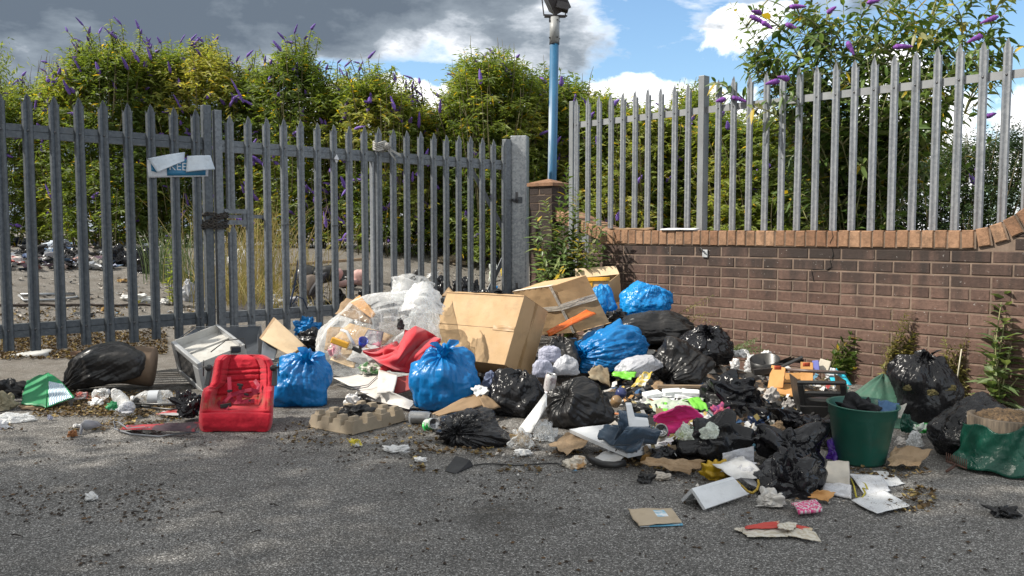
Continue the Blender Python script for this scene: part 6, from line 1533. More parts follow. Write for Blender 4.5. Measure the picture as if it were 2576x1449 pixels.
flat('foam_board', 'long white foam board lying under the jeans', 'board', [(1578, 1142), (1432, 1080), (1520, 1068), (1625, 1118)], FOAM, z=0.055, lift=(0, 0.03, 0.05, 0.02), n=12, amp=0.003, freq=3, thick=0.018, smooth=False)
flat('foam_board', 'white foam board end sticking out beneath the drinks can', 'board', [(1578, 1143), (1568, 1120), (1690, 1100), (1700, 1118)], FOAM, z=0.05, n=12, amp=0.002, freq=3, thick=0.016, smooth=False, jag=0.02)
flat('foam_board', 'white sheet end below the long foam board', 'board', [(1492, 1152), (1530, 1130), (1570, 1150), (1540, 1170)], PAPER, z=0.012, lift=(0, 0.02, 0.02, 0), n=10, amp=0.004, thick=0.003)
def sag_tube(name, label, cat, pts, r, m, n=10): 
    mb = MB(); mb.tube(pts, r, n); return tagp(mb.build(name, m, None, True), label, cat)
sag_tube('rubber_hose', 'bent black rubber hose on the tarmac under the foam boards', 'hose', [G(1482, 1150, .02), G(1490, 1158, .02), G(1515, 1168, .02), G(1545, 1170, .02), G(1570, 1165, .02)], 0.015, PLBLK)
# jeans
root = empty('jeans', 'crumpled dark blue jeans thrown over the foam boards', 'jeans', G(1590, 1110))
patch('leg', None, None, lie([(1545, 1112, .09), (1556, 1032, .22), (1622, 1040, .20), (1618, 1100, .10)]), DENIM, n=44, amp=0.026, freq=4, thick=0.012, parent=root, bow=0.03, jag=0.06, seed=4)
patch('leg', None, None, lie([(1500, 1100, .09), (1560, 1078, .12), (1652, 1096, .11), (1600, 1134, .085)]), DENIM, n=44, amp=0.020, freq=4, thick=0.012, parent=root, bow=0.03, jag=0.08, seed=6)
patch('leg', None, None, lie([(1540, 1122, .09), (1585, 1072, .16), (1652, 1082, .14), (1650, 1118, .09)]), DENIM, n=40, amp=0.022, freq=3, thick=0.012, parent=root, bow=0.05, jag=0.04, seed=8)
root = empty('foam_angle', 'white L-shaped foam corner lying on the jeans', 'foam corner', P(1590, 1070, 4.05))
o_, ex, ey = P(1582, 1074, 3.40), Vector((0.085, 0.02, -0.004)), Vector((-0.010, 0.03, 0.085))
mb = MB()
mb.add([o_, o_ + ex, o_ + ex * 1.0 + ey * 0.30, o_ + ex * 0.36 + ey * 0.36, o_ + ex * 0.30 + ey, o_ + ey] + [v + Vector((0, 0.02, 0.006)) for v in (o_, o_ + ex, o_ + ex * 1.0 + ey * 0.30, o_ + ex * 0.36 + ey * 0.36, o_ + ex * 0.30 + ey, o_ + ey)],
       [(0, 1, 2, 3), (0, 3, 4, 5), (9, 8, 7, 6), (11, 10, 9, 6), (0, 6, 7, 1), (1, 7, 8, 2), (2, 8, 9, 3), (3, 9, 10, 4), (4, 10, 11, 5), (5, 11, 6, 0)])
bevel(mb.build('corner', FOAM, root), 0.003)
def can(label, p, ax, m, r=0.033, h=0.115, group='drinks cans', crush=0.0, top='silver'):
    root = empty('drinks_can', label, 'drinks can', p, group)
    ax = Vector(ax).normalized(); mb = MB()
    mb.lathe([(r * 0.8, -h / 2), (r, -h / 2 + 0.008)] + [(r * (1 - crush * abs(math.sin(i * 1.9))), -h / 2 + 0.008 + (h - 0.02) * i / 8) for i in range(9)] + [(r * 0.82, h / 2)], p, 26, axis=ax)
    mb.build('body', m, root, True)
    AL = std('aluminium', (0.6, 0.6, 0.6), 0.3, metal=0.9)
    mb = MB(); mb.lathe([(r * 0.82, h / 2), (r * 0.85, h / 2 + 0.003), (r * 0.74, h / 2 + 0.001), (r * 0.72, h / 2 - 0.004), (0, h / 2 - 0.004)], p, 26, axis=ax); mb.build('rim', AL, root, True); mb = MB(); mb.lathe([(0, -h / 2 + 0.006), (r * 0.7, -h / 2 - 0.0005), (r * 0.8, -h / 2)], p, 26, axis=ax); mb.build('base', AL, root, True)
    q = p + ax * (h / 2 - 0.002); mb = MB(); s = ax.cross(Vector((0, 0, 1))).normalized(); u_ = s.cross(ax)
    mb.lathe([(0, 0.001), (0.011, 0.001), (0.011, 0), (0, 0)], q + u_ * 0.010, 14, axis=ax); mb.build('opening', std('can_hole', (0.01, 0.01, 0.01), 0.6), root)
    mb = MB(); mb.lathe([(0.004, 0.003), (0.009, 0.003), (0.009, 0.0015), (0.004, 0.0015)], q - u_ * 0.010, 14, axis=ax); mb.build('tab', AL, root)
    return root
STEELC = std('plain_silver_can', (0.42, 0.42, 0.42), 0.3, (0.30, 0.30, 0.30), 6, 0.2, 20, metal=0.8, dirt=0.2)
can('opened silver drinks can facing out beside the pink cloth', P(1660, 1088, 3.72), (-0.1, -1, 0.45), std('gold_silver_can', (0.55, 0.45, 0.2), 0.35, (0.5, 0.5, 0.5), 18, metal=0.7))
can('dirty silver drinks can under the largest blue bag', G(1056, 1050, 0.035), (1, -0.25, 0.02), STEELC)
can('crushed green and white drinks can beside the fanned black bag', G(1083, 1068, 0.03), (0.5, -0.8, 0.3), std('green_white_can', (0.55, 0.57, 0.55), 0.35, (0.02, 0.30, 0.06), 16, 0.6, 30, metal=0.3, contrast=(0.5, 0.54)), h=0.08, crush=0.3)
can('white printed drinks can upright between the leafy bag and big dull bag', P(1383, 965, 4.78), (0.15, -0.1, 1), std('white_printed_can', (0.6, 0.58, 0.58), 0.35, (0.35, 0.28, 0.3), 30, metal=0.2, contrast=(0.5, 0.6)), h=0.11)
# pink cloth
patch('pink_cloth', 'magenta cloth sheet spread in the middle of the loose rubbish', 'cloth', lie([(1650, 1075, 0.11), (1645, 1052, 0.16), (1702, 1024, 0.23), (1768, 1050, 0.17)]), PINK, n=40, amp=0.014, freq=3, thick=0.006, jag=0.06, bow=0.03, seed=3)
patch('pink_cloth', 'hanging corner of magenta cloth beside the drinks can', 'cloth', lie([(1680, 1100, 0.08), (1650, 1068, 0.12), (1765, 1050, 0.16), (1720, 1078, 0.12)]), PINK, n=30, amp=0.012, freq=3, thick=0.006, jag=0.08, bow=0.02, seed=13)
crumple('pink_fluff', 'pink and purple knitted cloth beside the white paper', 'cloth', 1786, 1842, 1010, 1058, 4.6, std('pink_purple_knit', (0.42, 0.07, 0.13), 0.95, (0.10, 0.02, 0.12), 11, 0.8, 90, contrast=(0.45, 0.55)), 141, 0.7, 0.7)
crumple('patterned_cloth', 'dark blue cloth with white and pink pattern', 'cloth', 1866, 1925, 1044, 1078, 4.35, std('patterned_blue_cloth', (0.015, 0.035, 0.10), 0.8, (0.40, 0.42, 0.50), 30, 0.5, 60, contrast=(0.56, 0.60)), 143, 0.7, 0.5)
crumple('purple_bag', 'shiny purple carrier film between black bag and green bucket', 'carrier bag', 2078, 2132, 1098, 1160, 3.75, std('purple_film', (0.10, 0.03, 0.38), 0.3, (0.07, 0.02, 0.26), 8, 0.7, 40, wr=16, trans=0.15), 145, 0.6, 0.6)
# foam trays and white and green carrier
for i, (px, Ds) in enumerate((([(1615, 1000), (1680, 978), (1795, 985), (1780, 1008)], [4.75, 5.05, 5.0, 4.7]), ([(1690, 990), (1715, 975), (1798, 992), (1790, 1015)], [4.7, 4.9, 4.85, 4.6]), ([(1612, 1012), (1660, 995), (1740, 1005), (1720, 1022)], [4.6, 4.75, 4.7, 4.55]))):
    quad('foam_tray', ('white foam packing tray under the wood strip', 'ribbed white foam block at the wall end of the trays', 'lowest white foam tray above the green and white carrier')[i], 'foam tray', px, Ds, FOAM, n=18, amp=0.006, freq=7, thick=0.022, group='white foam packing pieces', smooth=False, jag=0.04)
for i, (x, y) in enumerate(((1640, 992), (1690, 986), (1735, 988), (1775, 994))):
    blk('foam_block', ('small foam block on the trays nearest the wood strip end', 'second small foam block on the trays', 'third small foam block on the trays', 'small foam block on the trays nearest the black film')[i], 'foam block', (x, y), 4.72, (0.05, 0.03, 0.012), rot(10, 4 * i - 6, 20 - 13 * i), FOAM, 0.004, group='small foam blocks on the trays')
quad('carrier_bag', 'flattened white carrier bag with bright green panels', 'carrier bag', [(1618, 1040), (1635, 1012), (1770, 1008), (1760, 1045)], [4.5, 4.65, 4.6, 4.4], std('pale_green_carrier', (0.52, 0.58, 0.47), 0.45, (0.42, 0.50, 0.40), 8, 0.7, 40, wr=12, trans=0.2), n=40, amp=0.018, freq=5, thick=0.002, jag=0.06, bow=0.03)
LIME = std('lime_print', (0.16, 0.50, 0.04), 0.45, (0.11, 0.38, 0.03), 8)
quad('carrier_bag', 'lime green strip on the flattened carrier bag', 'carrier bag', [(1655, 1045), (1652, 1015), (1678, 1013), (1680, 1042)], [4.42, 4.55, 4.55, 4.40], LIME, n=14, amp=0.006, thick=0.002)
quad('carrier_bag', 'lime green curved end of the carrier bag by the pink knit', 'carrier bag', [(1745, 1028), (1715, 1006), (1755, 1003), (1782, 1032)], [4.42, 4.55, 4.55, 4.40], LIME, n=14, amp=0.010, thick=0.002, bow=0.02)
quad('paper', 'white folded paper behind the magenta cloth', 'paper', [(1745, 1038), (1800, 1030), (1812, 1055), (1778, 1062)], [4.4, 4.5, 4.4, 4.3], PAPER, n=18, amp=0.012, thick=0.001, jag=0.05)
blk('wood_strip', 'weathered wooden strip lying across the heap', 'wood', (1713, 972), 4.95, (0.145, 0.018, 0.008), rot(0, 1, 3), std('weathered_wood', (0.26, 0.19, 0.12), 0.85, (0.16, 0.11, 0.07), 6, 0.4, 30, stretch=(1, 12, 12)), 0.002)
bag('white sack lying between the blue bag and the torn wrappers', 1545, 1668, 892, 952, 5.05, WHITEB, (-1, -0.3, -0.4), 151, 0.7, 0.5, 0.5, 0, tuft=0, tilt=0.35, name='white_sack', cat='sack')
quad('wrapper', 'lime and white wrapper under the end of the white sack', 'wrapper', [(1538, 945), (1548, 932), (1600, 940), (1590, 955)], [4.95, 5.0, 4.95, 4.9], LIME, n=16, amp=0.012, thick=0.002, jag=0.08)
quad('wrapper', 'yellow foil food wrapper above the white trays', 'wrapper', [(1585, 975), (1610, 945), (1640, 935), (1625, 968)], [4.8, 4.9, 4.9, 4.8], std('yellow_foil', (0.50, 0.36, 0.06), 0.35, (0.55, 0.55, 0.5), 16, 0.6, 30, contrast=(0.48, 0.55)), n=24, amp=0.02, freq=4, thick=0.002, jag=0.1)
# white bundles next to the torn bag, lilac cloth
bag('pale lilac cloth bundle spilling from the torn black bag, upper', 1352, 1412, 868, 912, 5.12, LILAC, (0, 0, 1), 153, 0.7, 0.3, 0.5, tuft=0, name='cloth_bundle', cat='cloth')
bag('rounded translucent white bag under the lilac bundle', 1385, 1458, 890, 945, 5.05, WHITEB, (0, 0.5, 1), 155, 0.7, 0.3, 0.35, tuft=0, name='white_sack', cat='sack')
bag('pale blue-white bundle left of the white printed can', 1338, 1392, 902, 950, 5.0, LILAC, (0, 0.3, 1), 157, 0.7, 0.3, 0.35, tuft=0, name='cloth_bundle', cat='cloth')
bag('white puffed bag between the orange tape and the blue bag', 1455, 1520, 792, 832, 5.85, WHITEB, (0, 0.3, 1), 158, 0.7, 0.3, 0.35, tuft=0, name='white_sack', cat='sack')
crumple('grey_cloth', 'grey-blue cloth in shade under the brown carton', 'cloth', 1200, 1275, 930, 980, 5.1, std('grey_blue_cloth', (0.12, 0.15, 0.24), 0.85, (0.09, 0.11, 0.18), 7), 159, 0.7, 0.5)  # muted grey-blue base colour with slight variation
# black cloth, leafy bits in the leafy bag
for i, (x, y) in enumerate(((1292, 968), (1312, 962), (1302, 975))):
    crumple('leaf_scrap', ('pale green leaf scrap in the split black bag, lowest', 'green leaf scrap in the split black bag, uppermost', 'whitish leaf scrap in the middle of the split black bag')[i], 'leaf', x - 9, x + 9, y - 6, y + 6, 4.62, LEAFG if False else std('cabbage_green', (0.16, 0.34, 0.07) if i < 2 else (0.4, 0.45, 0.4), 0.5) if i < 2 else std('pale_leaf', (0.42, 0.46, 0.42), 0.5), 160 + i, 0.5, 0.5)
# black jug, jar and bottles between
for i, (x, y, mcol) in enumerate(((1562, 988, (0.03, 0.04, 0.12)), (1550, 1008, (0.22, 0.14, 0.07)))):
    q = P(x, y, 4.72 - 0.05 * i); mb = MB(); mb.lathe([(0, -.03), (.028, -.03), (.03, 0.0), (.028, .012), (.024, .02), (0, .022)], q, 20, axis=(0.3, -0.7, 0.8))
    tagp(mb.build('jar', std('jar_colour_%d' % i, mcol, 0.3, (0.3, 0.3, 0.3), 20, contrast=(0.55, 0.6)), None, True), ('dark blue jar lying between the dull black bag and the food scraps', 'small brown jar below the dark blue jar')[i], 'jar')
# clear food packs in the ripped bag
for i, (x0, x1, y0, y1, D_) in enumerate(((1695, 1745, 1062, 1108, 3.50), (1755, 1808, 1060, 1105, 3.48))):
    crumple('food_pack', ('clear food pack with green label in the ripped black bag', 'clear crumpled food pack beside the first in the ripped black bag')[i], 'food pack', x0, x1, y0, y1, D_, clear_mat('food_pack_film', 0.38, (0.8, 0.85, 0.78), wr=6), 170 + i, 0.6, 0.45, group='clear food packs')
crumple('salad', 'green and white leftovers inside the clear food pack', 'leftovers', 1702, 1742, 1082, 1106, 3.5, std('leftovers', (0.35, 0.40, 0.12), 0.6, (0.6, 0.58, 0.5), 22, contrast=(0.45, 0.55)), 173, 0.6, 0.5)
root = crumple('food_bag', 'clear bag of old bread and food in front of the dull black bag', 'food bag', 1272, 1345, 1070, 1130, 4.12, clear_mat('food_bag_film', 0.22, wr=14), 175, 0.8, 0.5)
crumple('bread', 'old brown bread inside the clear food bag', 'bread', 1280, 1340, 1078, 1126, 4.12, std('old_bread', (0.36, 0.25, 0.12), 0.8, (0.22, 0.15, 0.08), 14, 0.6, 30, contrast=(0.4, 0.6)), 176, 0.7, 0.5)
crumple('food_bag', 'empty end of the clear food bag beside the white board', 'food bag', 1332, 1404, 1052, 1108, 4.2, clear_mat('food_bag_film2', 0.16, wr=14), 177, 0.8, 0.8)
crumple('latex_glove', 'torn white tissue lying before the clear food bag', 'tissue', 1290, 1342, 1128, 1146, 3.88, PAPER, 178, 0.7, 0.9, 0.3)
crumple('wet_wipes', 'soiled blue and orange tissue by the hose end', 'tissue', 1412, 1480, 1146, 1176, 3.72, std('soiled_tissue', (0.55, 0.50, 0.42), 0.8, (0.32, 0.18, 0.07), 16, 0.5, 40, contrast=(0.48, 0.6)), 179, 0.8, 0.8, 0.3)
# wedge with cable
root = empty('speaker_wedge', 'black plastic wedge with a notch, alone on the tarmac', 'plastic wedge', G(1155, 1185))
o_ = G(1124, 1182); a, b, c = Vector((0.115, -0.03, 0)), Vector((0.035, 0.10, 0)), Vector((0, 0, 0.052))
mb = MB(); V = [o_, o_ + a * 0.45, o_ + a * 0.45 + b * 0, o_]
o_ = G(1117, 1184, 0.002); p1 = G(1146, 1192, 0.002); p2 = G(1192, 1172, 0.002); p3 = G(1160, 1160, 0.002); t1 = P(1147, 1147, p3.y - 0.02); t2 = P(1182, 1156, p2.y); 
mb.add([o_, p1, p2, p3, t1 + Vector((-0.004, 0.01, 0)), t2], [(0, 3, 2, 1), (0, 1, 5, 4), (1, 2, 5), (0, 4, 3), (3, 4, 5, 2)])
bevel(mb.build('body', std('matt_black', (0.016, 0.016, 0.017), 0.55), root), 0.003)
pts = [G(1192, 1170, .004)] + [G(1192 + 26 * i, 1168 - 2 * math.sin(i * 1.1) + (i > 5) * (i - 5) * -0.5, .004) for i in range(1, 9)] + [G(1420, 1170, .004)]
sag_tube('cable', 'thin black cable running along the tarmac from the wedge', 'cable', pts, 0.0028, PLBLK, 5)
# broken white L panel
root = empty('white_angle_panel', 'bent white board standing like a roof on the tarmac', 'board', G(1800, 1270))
patch('large_face', None, None, lie([(1774, 1280, .012), (1740, 1228, .075), (1842, 1199, .085), (1884, 1242, .02)]), FOAM, n=10, amp=0.001, thick=0.012, parent=root, smooth=False)
patch('small_face', None, None, lie([(1712, 1256, .012), (1740, 1228, .075), (1842, 1199, .085), (1815, 1222, .02)]), FOAM, n=8, amp=0.001, thick=0.012, parent=root, smooth=False)
flat('card', 'buff card with a pale blue window lying on the near tarmac', 'card', [(1606, 1322), (1577, 1280), (1688, 1278), (1717, 1312)], print_mat('buff_window_card', (0.46, 0.37, 0.26), (0.25, 0.48, 0.62), 'window'), z=0.012, lift=(0, 0.004, 0.01, 0.0), n=20, amp=0.003, freq=4, thick=0.002, jag=0.03)
flat('card', 'white edged sheet under the buff card', 'card', [(1610, 1325), (1600, 1308), (1705, 1302), (1718, 1320)], std('blue_white_card', (0.55, 0.58, 0.6), 0.6, (0.12, 0.35, 0.5), 9, contrast=(0.5, 0.55)), z=0.005, n=10, amp=0.001, thick=0.002)
root = empty('torn_packet', 'torn red and white card packet lying flat on the near tarmac', 'packet', G(1955, 1340))
WCR = print_mat('torn_white_card', (0.62, 0.58, 0.50), (0.50, 0.44, 0.34), 'patch', 1.5)
flat('white_piece', None, None, [(1878, 1350), (1862, 1325), (1990, 1322), (1985, 1348)], WCR, z=0.010, n=18, amp=0.003, thick=0.0015, parent=root, jag=0.05)
flat('red_piece', None, None, [(1872, 1330), (1880, 1320), (1958, 1312), (1962, 1326)], std('faded_red_card', (0.52, 0.05, 0.035), 0.6, (0.55, 0.45, 0.3), 14, contrast=(0.6, 0.64)), z=0.018, n=14, amp=0.003, thick=0.0015, parent=root, jag=0.05)
flat('white_piece', None, None, [(1846, 1332), (1850, 1326), (1885, 1330), (1872, 1338)], WCR, z=0.008, n=10, amp=0.002, thick=0.0015, parent=root, jag=0.08)
flat('white_piece', None, None, [(1970, 1345), (2005, 1325), (2050, 1340), (2068, 1362)], WCR, z=0.010, lift=(0, .012, .012, 0), n=16, amp=0.003, thick=0.0015, parent=root, jag=0.04)
flat('red_piece', None, None, [(1990, 1322), (2000, 1318), (2044, 1330), (2038, 1338)], MATS['faded_red_card'], z=0.022, n=10, amp=0.002, thick=0.0015, parent=root)
flat('white_piece', None, None, [(1955, 1328), (1960, 1313), (2003, 1318), (1998, 1332)], WCR, z=0.026, n=12, amp=0.005, thick=0.0015, parent=root, jag=0.1)
flat('packet', 'small pink and white packet below the screwed-up black bag', 'packet', [(2008, 1288), (1990, 1264), (2050, 1258), (2068, 1280)], print_mat('pink_packet', (0.62, 0.05, 0.20), (0.60, 0.56, 0.56), 'patch', 3.0), z=0.022, n=14, amp=0.003, thick=0.010, bow=0.008)
TXT = print_mat('printed_letter', (0.62, 0.62, 0.64), (0.08, 0.08, 0.10), 'text')
TXT2 = print_mat('printed_letter_large', (0.58, 0.59, 0.63), (0.08, 0.09, 0.14), 'text', 1.4)
GP_ = 'loose papers in front of the ripped bag'
patch('paper', 'printed letter standing up against the ripped black bag', 'paper', lie([(1822, 1180, 0.04), (1815, 1140, 0.1), (1895, 1122, 0.14), (1898, 1165, 0.07)]), TXT2, n=20, amp=0.008, freq=4, thick=0.001, group=GP_, jag=0.03)
patch('paper', 'white paper sheet fanned over the yellow bag', 'paper', lie([(1810, 1188, 0.04), (1850, 1150, 0.09), (1905, 1165, 0.08), (1880, 1185, 0.05)]), TXT, n=20, amp=0.01, freq=4, thick=0.001, group=GP_, jag=0.03, bow=0.01)
patch('paper', 'creased letter hanging down towards the gold chain', 'paper', lie([(1835, 1195, 0.05), (1865, 1170, 0.08), (1920, 1188, 0.07), (1915, 1230, 0.02)]), TXT, n=20, amp=0.012, freq=4, thick=0.001, group=GP_, jag=0.04)
patch('paper', 'plain sheet lying over the top edge of the letters', 'paper', lie([(1790, 1168, 0.07), (1870, 1150, 0.1), (1930, 1200, 0.06), (1850, 1205, 0.05)]), PAPER, n=20, amp=0.012, freq=4, thick=0.001, group=GP_, jag=0.05)
crumple('yellow_bag', 'mustard yellow soft bag under the loose papers', 'yellow bag', 1756, 1840, 1150, 1208, 3.68, std('mustard_plastic', (0.52, 0.33, 0.012), 0.5, (0.42, 0.25, 0.01), 6, 0.4, 40, wr=10), 181, 0.8, 0.35)
mb = MB(); m_gold = std('gold_beads', (0.45, 0.30, 0.05), 0.35, metal=0.7)
cp = [(1843, 1200), (1855, 1212), (1866, 1222), (1880, 1236), (1892, 1240), (1903, 1232), (1908, 1218), (1906, 1206)]
for i in range(len(cp) - 1):
    for q in range(5):
        x = cp[i][0] + (cp[i + 1][0] - cp[i][0]) * q / 5; y = cp[i][1] + (cp[i + 1][1] - cp[i][1]) * q / 5
        mb.lathe([(0.0, -0.005), (0.0045, -0.002), (0.0045, 0.002), (0.0, 0.005)], G(x, y, .10 - .08 * min(1, abs(i - 3.5) / 4 if i < 4 else 0.2) + .004 * math.sin(q)), 8)
mb.tube([G(x, y, .10 - .08 * min(1, abs(i - 3.5) / 4 if i < 4 else 0.2)) for i, (x, y) in enumerate(cp)], 0.0015, 4)
tagp(mb.build('bead_chain', m_gold, None, True), 'gold bead chain hanging over the bent white board', 'chain')
crumple('torn_paper', 'torn magazine pages between the bent board and the pink packet', 'paper', 1895, 1980, 1225, 1275, 3.32, print_mat('magazine_page', (0.5, 0.48, 0.45), (0.16, 0.14, 0.2), 'patch', 4.0), 183, 0.8, 0.8, 0.25)
for i, (px, lf, m_) in enumerate((([(2072, 1212), (2080, 1158), (2135, 1162), (2138, 1222)], (0, .06, .05, 0), std('buff_pad', (0.48, 0.44, 0.38), 0.8, dirt=0.2)), ([(2065, 1235), (2078, 1210), (2140, 1222), (2142, 1252)], (0, 0.01, 0.01, 0), TXT))):
    flat('paper_pad', ('buff paper pad leaning beside the green bucket', 'printed pages under the buff pad')[i], 'paper', px, m_, z=0.02 - 0.01 * i, lift=lf, n=16, amp=0.004, thick=0.012 - 0.006 * i, jag=0.02)
DRW = print_mat('drawn_plan', (0.62, 0.63, 0.64), (0.02, 0.02, 0.03), 'draw')
DRW2 = print_mat('drawn_plan_two', (0.60, 0.61, 0.63), (0.02, 0.02, 0.03), 'draw', 1.3)
flat('paper', 'large plan sheet with line drawings on the tarmac, nearest the camera', 'paper', [(2140, 1258), (2205, 1292), (2290, 1272), (2225, 1232)], DRW, z=0.012, n=18, amp=0.003, freq=3, thick=0.001, group='plan sheets beside the green bucket', jag=0.01)
flat('paper', 'long plan sheet running up to the foot of the green bucket', 'paper', [(2180, 1252), (2240, 1235), (2215, 1195), (2135, 1190)], DRW2, z=0.006, lift=(0, 0, .01, .01), n=18, amp=0.004, freq=3, thick=0.001, group='plan sheets beside the green bucket', jag=0.02)
flat('paper', 'torn plan sheet pointing away beside the green bucket', 'paper', [(2215, 1222), (2278, 1218), (2230, 1185), (2195, 1182)], DRW, z=0.004, n=18, amp=0.005, freq=3, thick=0.001, group='plan sheets beside the green bucket', jag=0.06)
mb = MB(); pts = [G(2140, 1205, .01), G(2148, 1225, .01), G(2153, 1250, .012), G(2168, 1252, .012), G(2176, 1240, .01), G(2170, 1228, .012), G(2182, 1232, .01), G(2176, 1218, .012), G(2160, 1208, .01)]
tagp((lambda: (mb.tube(pts, 0.0035, 5), mb.build('cord', std('yellow_cord', (0.45, 0.38, 0.03), 0.6), None, True))[1])(), 'yellow cord looped between the plan sheets', 'cord')

# ---------------------------------------------------------------- green bucket
def bucket():
    c = G(2188, 1178); c.y += 0.11; D = c.y - 0.0
    root = empty('green_bucket', 'large green plastic planter bucket full of thrown-out clothes', 'bucket', c)
    k = (D - 0.05) / F; rt = 86 * k; rb = 62 * k; h = P(2188, 1014, c.y).z
    m = std('dirty_green_plastic', (0.010, 0.085, 0.060), 0.42, (0.016, 0.115, 0.085), 5, 0.15, 40, dirt=0.30)
    tilt = Vector((0.02, -0.03, 1))
    mb = MB(); mb.lathe([(0, 0.002), (rb * 0.9, 0.0), (rb, 0.012), (rt * 0.93, h * 0.80), (rt * 0.97, h * 0.815), (rt * 0.985, h * 0.97), (rt * 1.04, h * 0.985), (rt * 1.045, h), (rt * 1.0, h * 1.002), (rt * 0.96, h * 0.985), (rt * 0.90, h * 0.8), (rb * 0.95, 0.02), (0, 0.02)], c, 56, axis=tilt)
    o = mb.build('tub', m, root, True)
    return c, rt, h
BC, BRT, BH = bucket()
crumple('black_jumper', 'black knitted jumper piled in the green bucket', 'jumper', 2110, 2222, 985, 1060, BC.y - 0.02, std('black_knit', (0.006, 0.006, 0.008), 0.95, (0.012, 0.012, 0.014), 30, 0.8, 200, wr=22, bd=0.006), 191, 0.9, 0.8)
quad('blue_cloth', 'folded blue denim cloth in the green bucket', 'cloth', [(2212, 1052), (2208, 1008), (2262, 1015), (2240, 1048)], [BC.y - 0.10, BC.y, BC.y, BC.y - 0.1], std('mid_blue_cloth', (0.06, 0.14, 0.26), 0.8, (0.045, 0.10, 0.20), 9, 0.4, 200), n=20, amp=0.012, freq=4, thick=0.012)
quad('newspaper', 'folded newspaper stuck in the far rim of the green bucket', 'newspaper', [(2228, 1050), (2240, 1030), (2281, 1014), (2266, 1048)], [BC.y - 0.06, BC.y + 0.02, BC.y, BC.y - 0.05], print_mat('newsprint', (0.50, 0.48, 0.42), (0.04, 0.04, 0.04), 'text', 1.5), n=16, amp=0.006, freq=4, thick=0.006)
blk('label', 'small white label on the black jumper in the bucket', 'label', (2200, 1044), BC.y - 0.145, (0.012, 0.001, 0.009), rot(0, 10, 0), std('white_label', (0.65, 0.66, 0.7), 0.6), 0.0005)
# green cone sack behind
def green_sack():
    c = P(2190, 1050, 4.45); c.z = 0
    root = empty('green_sack', 'dull green woven sack drooping to a point behind the green bucket', 'sack', c)
    m = std('green_woven', (0.035, 0.105, 0.070), 0.75, (0.028, 0.080, 0.055), 5, 0.5, 90, wr=12, bd=0.005, dirt=0.35)
    n, k = 60, 26; V = []
    tip = P(2222, 944, 4.5)
    for i in range(k):
        u = i / (k - 1); cc = tip.lerp(Vector((c.x + 0.02, c.y, 0.0)), u ** 0.9); cc.z = tip.z * (1 - u) ** 1.25
        for j in range(n):
            a = 2 * math.pi * j / n; rr = 0.26 * min(1, u * 1.05) ** 0.8 * (1 + 0.05 * math.sin(a * 7 + u * 4) + 0.04 * math.sin(a * 13)) + 0.004
            V.append((cc.x + rr * math.cos(a), cc.y + rr * 0.7 * math.sin(a), max(0.0, cc.z + 0.01 * math.sin(a * 5))))
    Fc = [(i * n + j, (i + 1) * n + j, (i + 1) * n + (j + 1) % n, i * n + (j + 1) % n) for i in range(k - 1) for j in range(n)]
    mk('sack', loc(root, V), Fc, m, root, True)
green_sack()
crumple('green_film', 'green film bulge at the far side of the green bucket', 'film', 2262, 2300, 1040, 1090, 4.0, GREENB, 193, 0.7, 0.4)
# black crate
def crate():
    o, a, b, c = fitbox((2003, 962), 4.35, (98, -10), (22, 92), (14, -8))
    root = empty('black_crate', 'black plastic drawer unit with oval cut-outs, tipped on its end', 'crate', o + b)
    mb = MB(); t = c * 0.5
    for u0, v0, u1, v1 in ((0, 0, 1, .07), (0, .07, .12, 1), (.88, .07, 1, 1), (.12, .30, .88, .36), (.12, .58, .88, .66), (.12, .66, .88, 1.0)):
        mb.hexa(o + a * u0 + b * v0, a * (u1 - u0), b * (v1 - v0), t)
    bevel(mb.build('frame', PLBLK, root), 0.003)
    na, nb = a.normalized(), b.normalized(); nn = na.cross(nb); nn = nn if nn.y < 0 else -nn
    V = []; n = 40; ctr = o + a * 0.5 + b * 0.47
    for j in range(n):
        th = 2 * math.pi * j / n; e = na * (math.cos(th) * a.length * 0.33) + nb * (math.sin(th) * b.length * 0.07)
        e2 = na * (max(-1, min(1, math.cos(th) * 1.6)) * a.length * 0.38) + nb * (max(-1, min(1, math.sin(th) * 1.6)) * b.length * 0.115)
        V += [ctr + e + nn * 0.001, ctr + e2 + nn * 0.001, ctr + e * 1.02 - nn * 0.03]
    Fc = []
    for j in range(n):
        k = (j + 1) % n; Fc += [(j * 3, j * 3 + 1, k * 3 + 1, k * 3), (j * 3, k * 3, k * 3 + 2, j * 3 + 2)]
    mb = MB(); mb.add(V, Fc); mb.build('oval_panel', PLBLK, root)
    mb = MB(); mb.hexa(o + b * 0.66 - nn * 0.0 + nn * 0.012, a, b * 0.36, -nn * 0.012); bevel(mb.build('drawer_front', PLBLK, root), 0.003)
    mb = MB(); mb.hexa(o + c * 0.5, na * 0.006, b, Vector((0.02, 0.20, 0))); mb.hexa(o + a + c * 0.5, -na * 0.006, b, Vector((0.02, 0.20, 0))); mb.hexa(o + b * 0.62 + c * 0.5, a, nb * 0.004, Vector((0.02, 0.20, 0))); mb.build('case', PLBLK, root)
    mb = MB()
    for k in range(10): mb.hexa(o + a * (0.15 + 0.07 * k) + b * 0.02 + nn * 0.001, a * 0.035, b * 0.03, nn * 0.001)
    mb.build('vent_slots', std('slot_black', (0.004, 0.004, 0.004), 0.8), root)
crate()
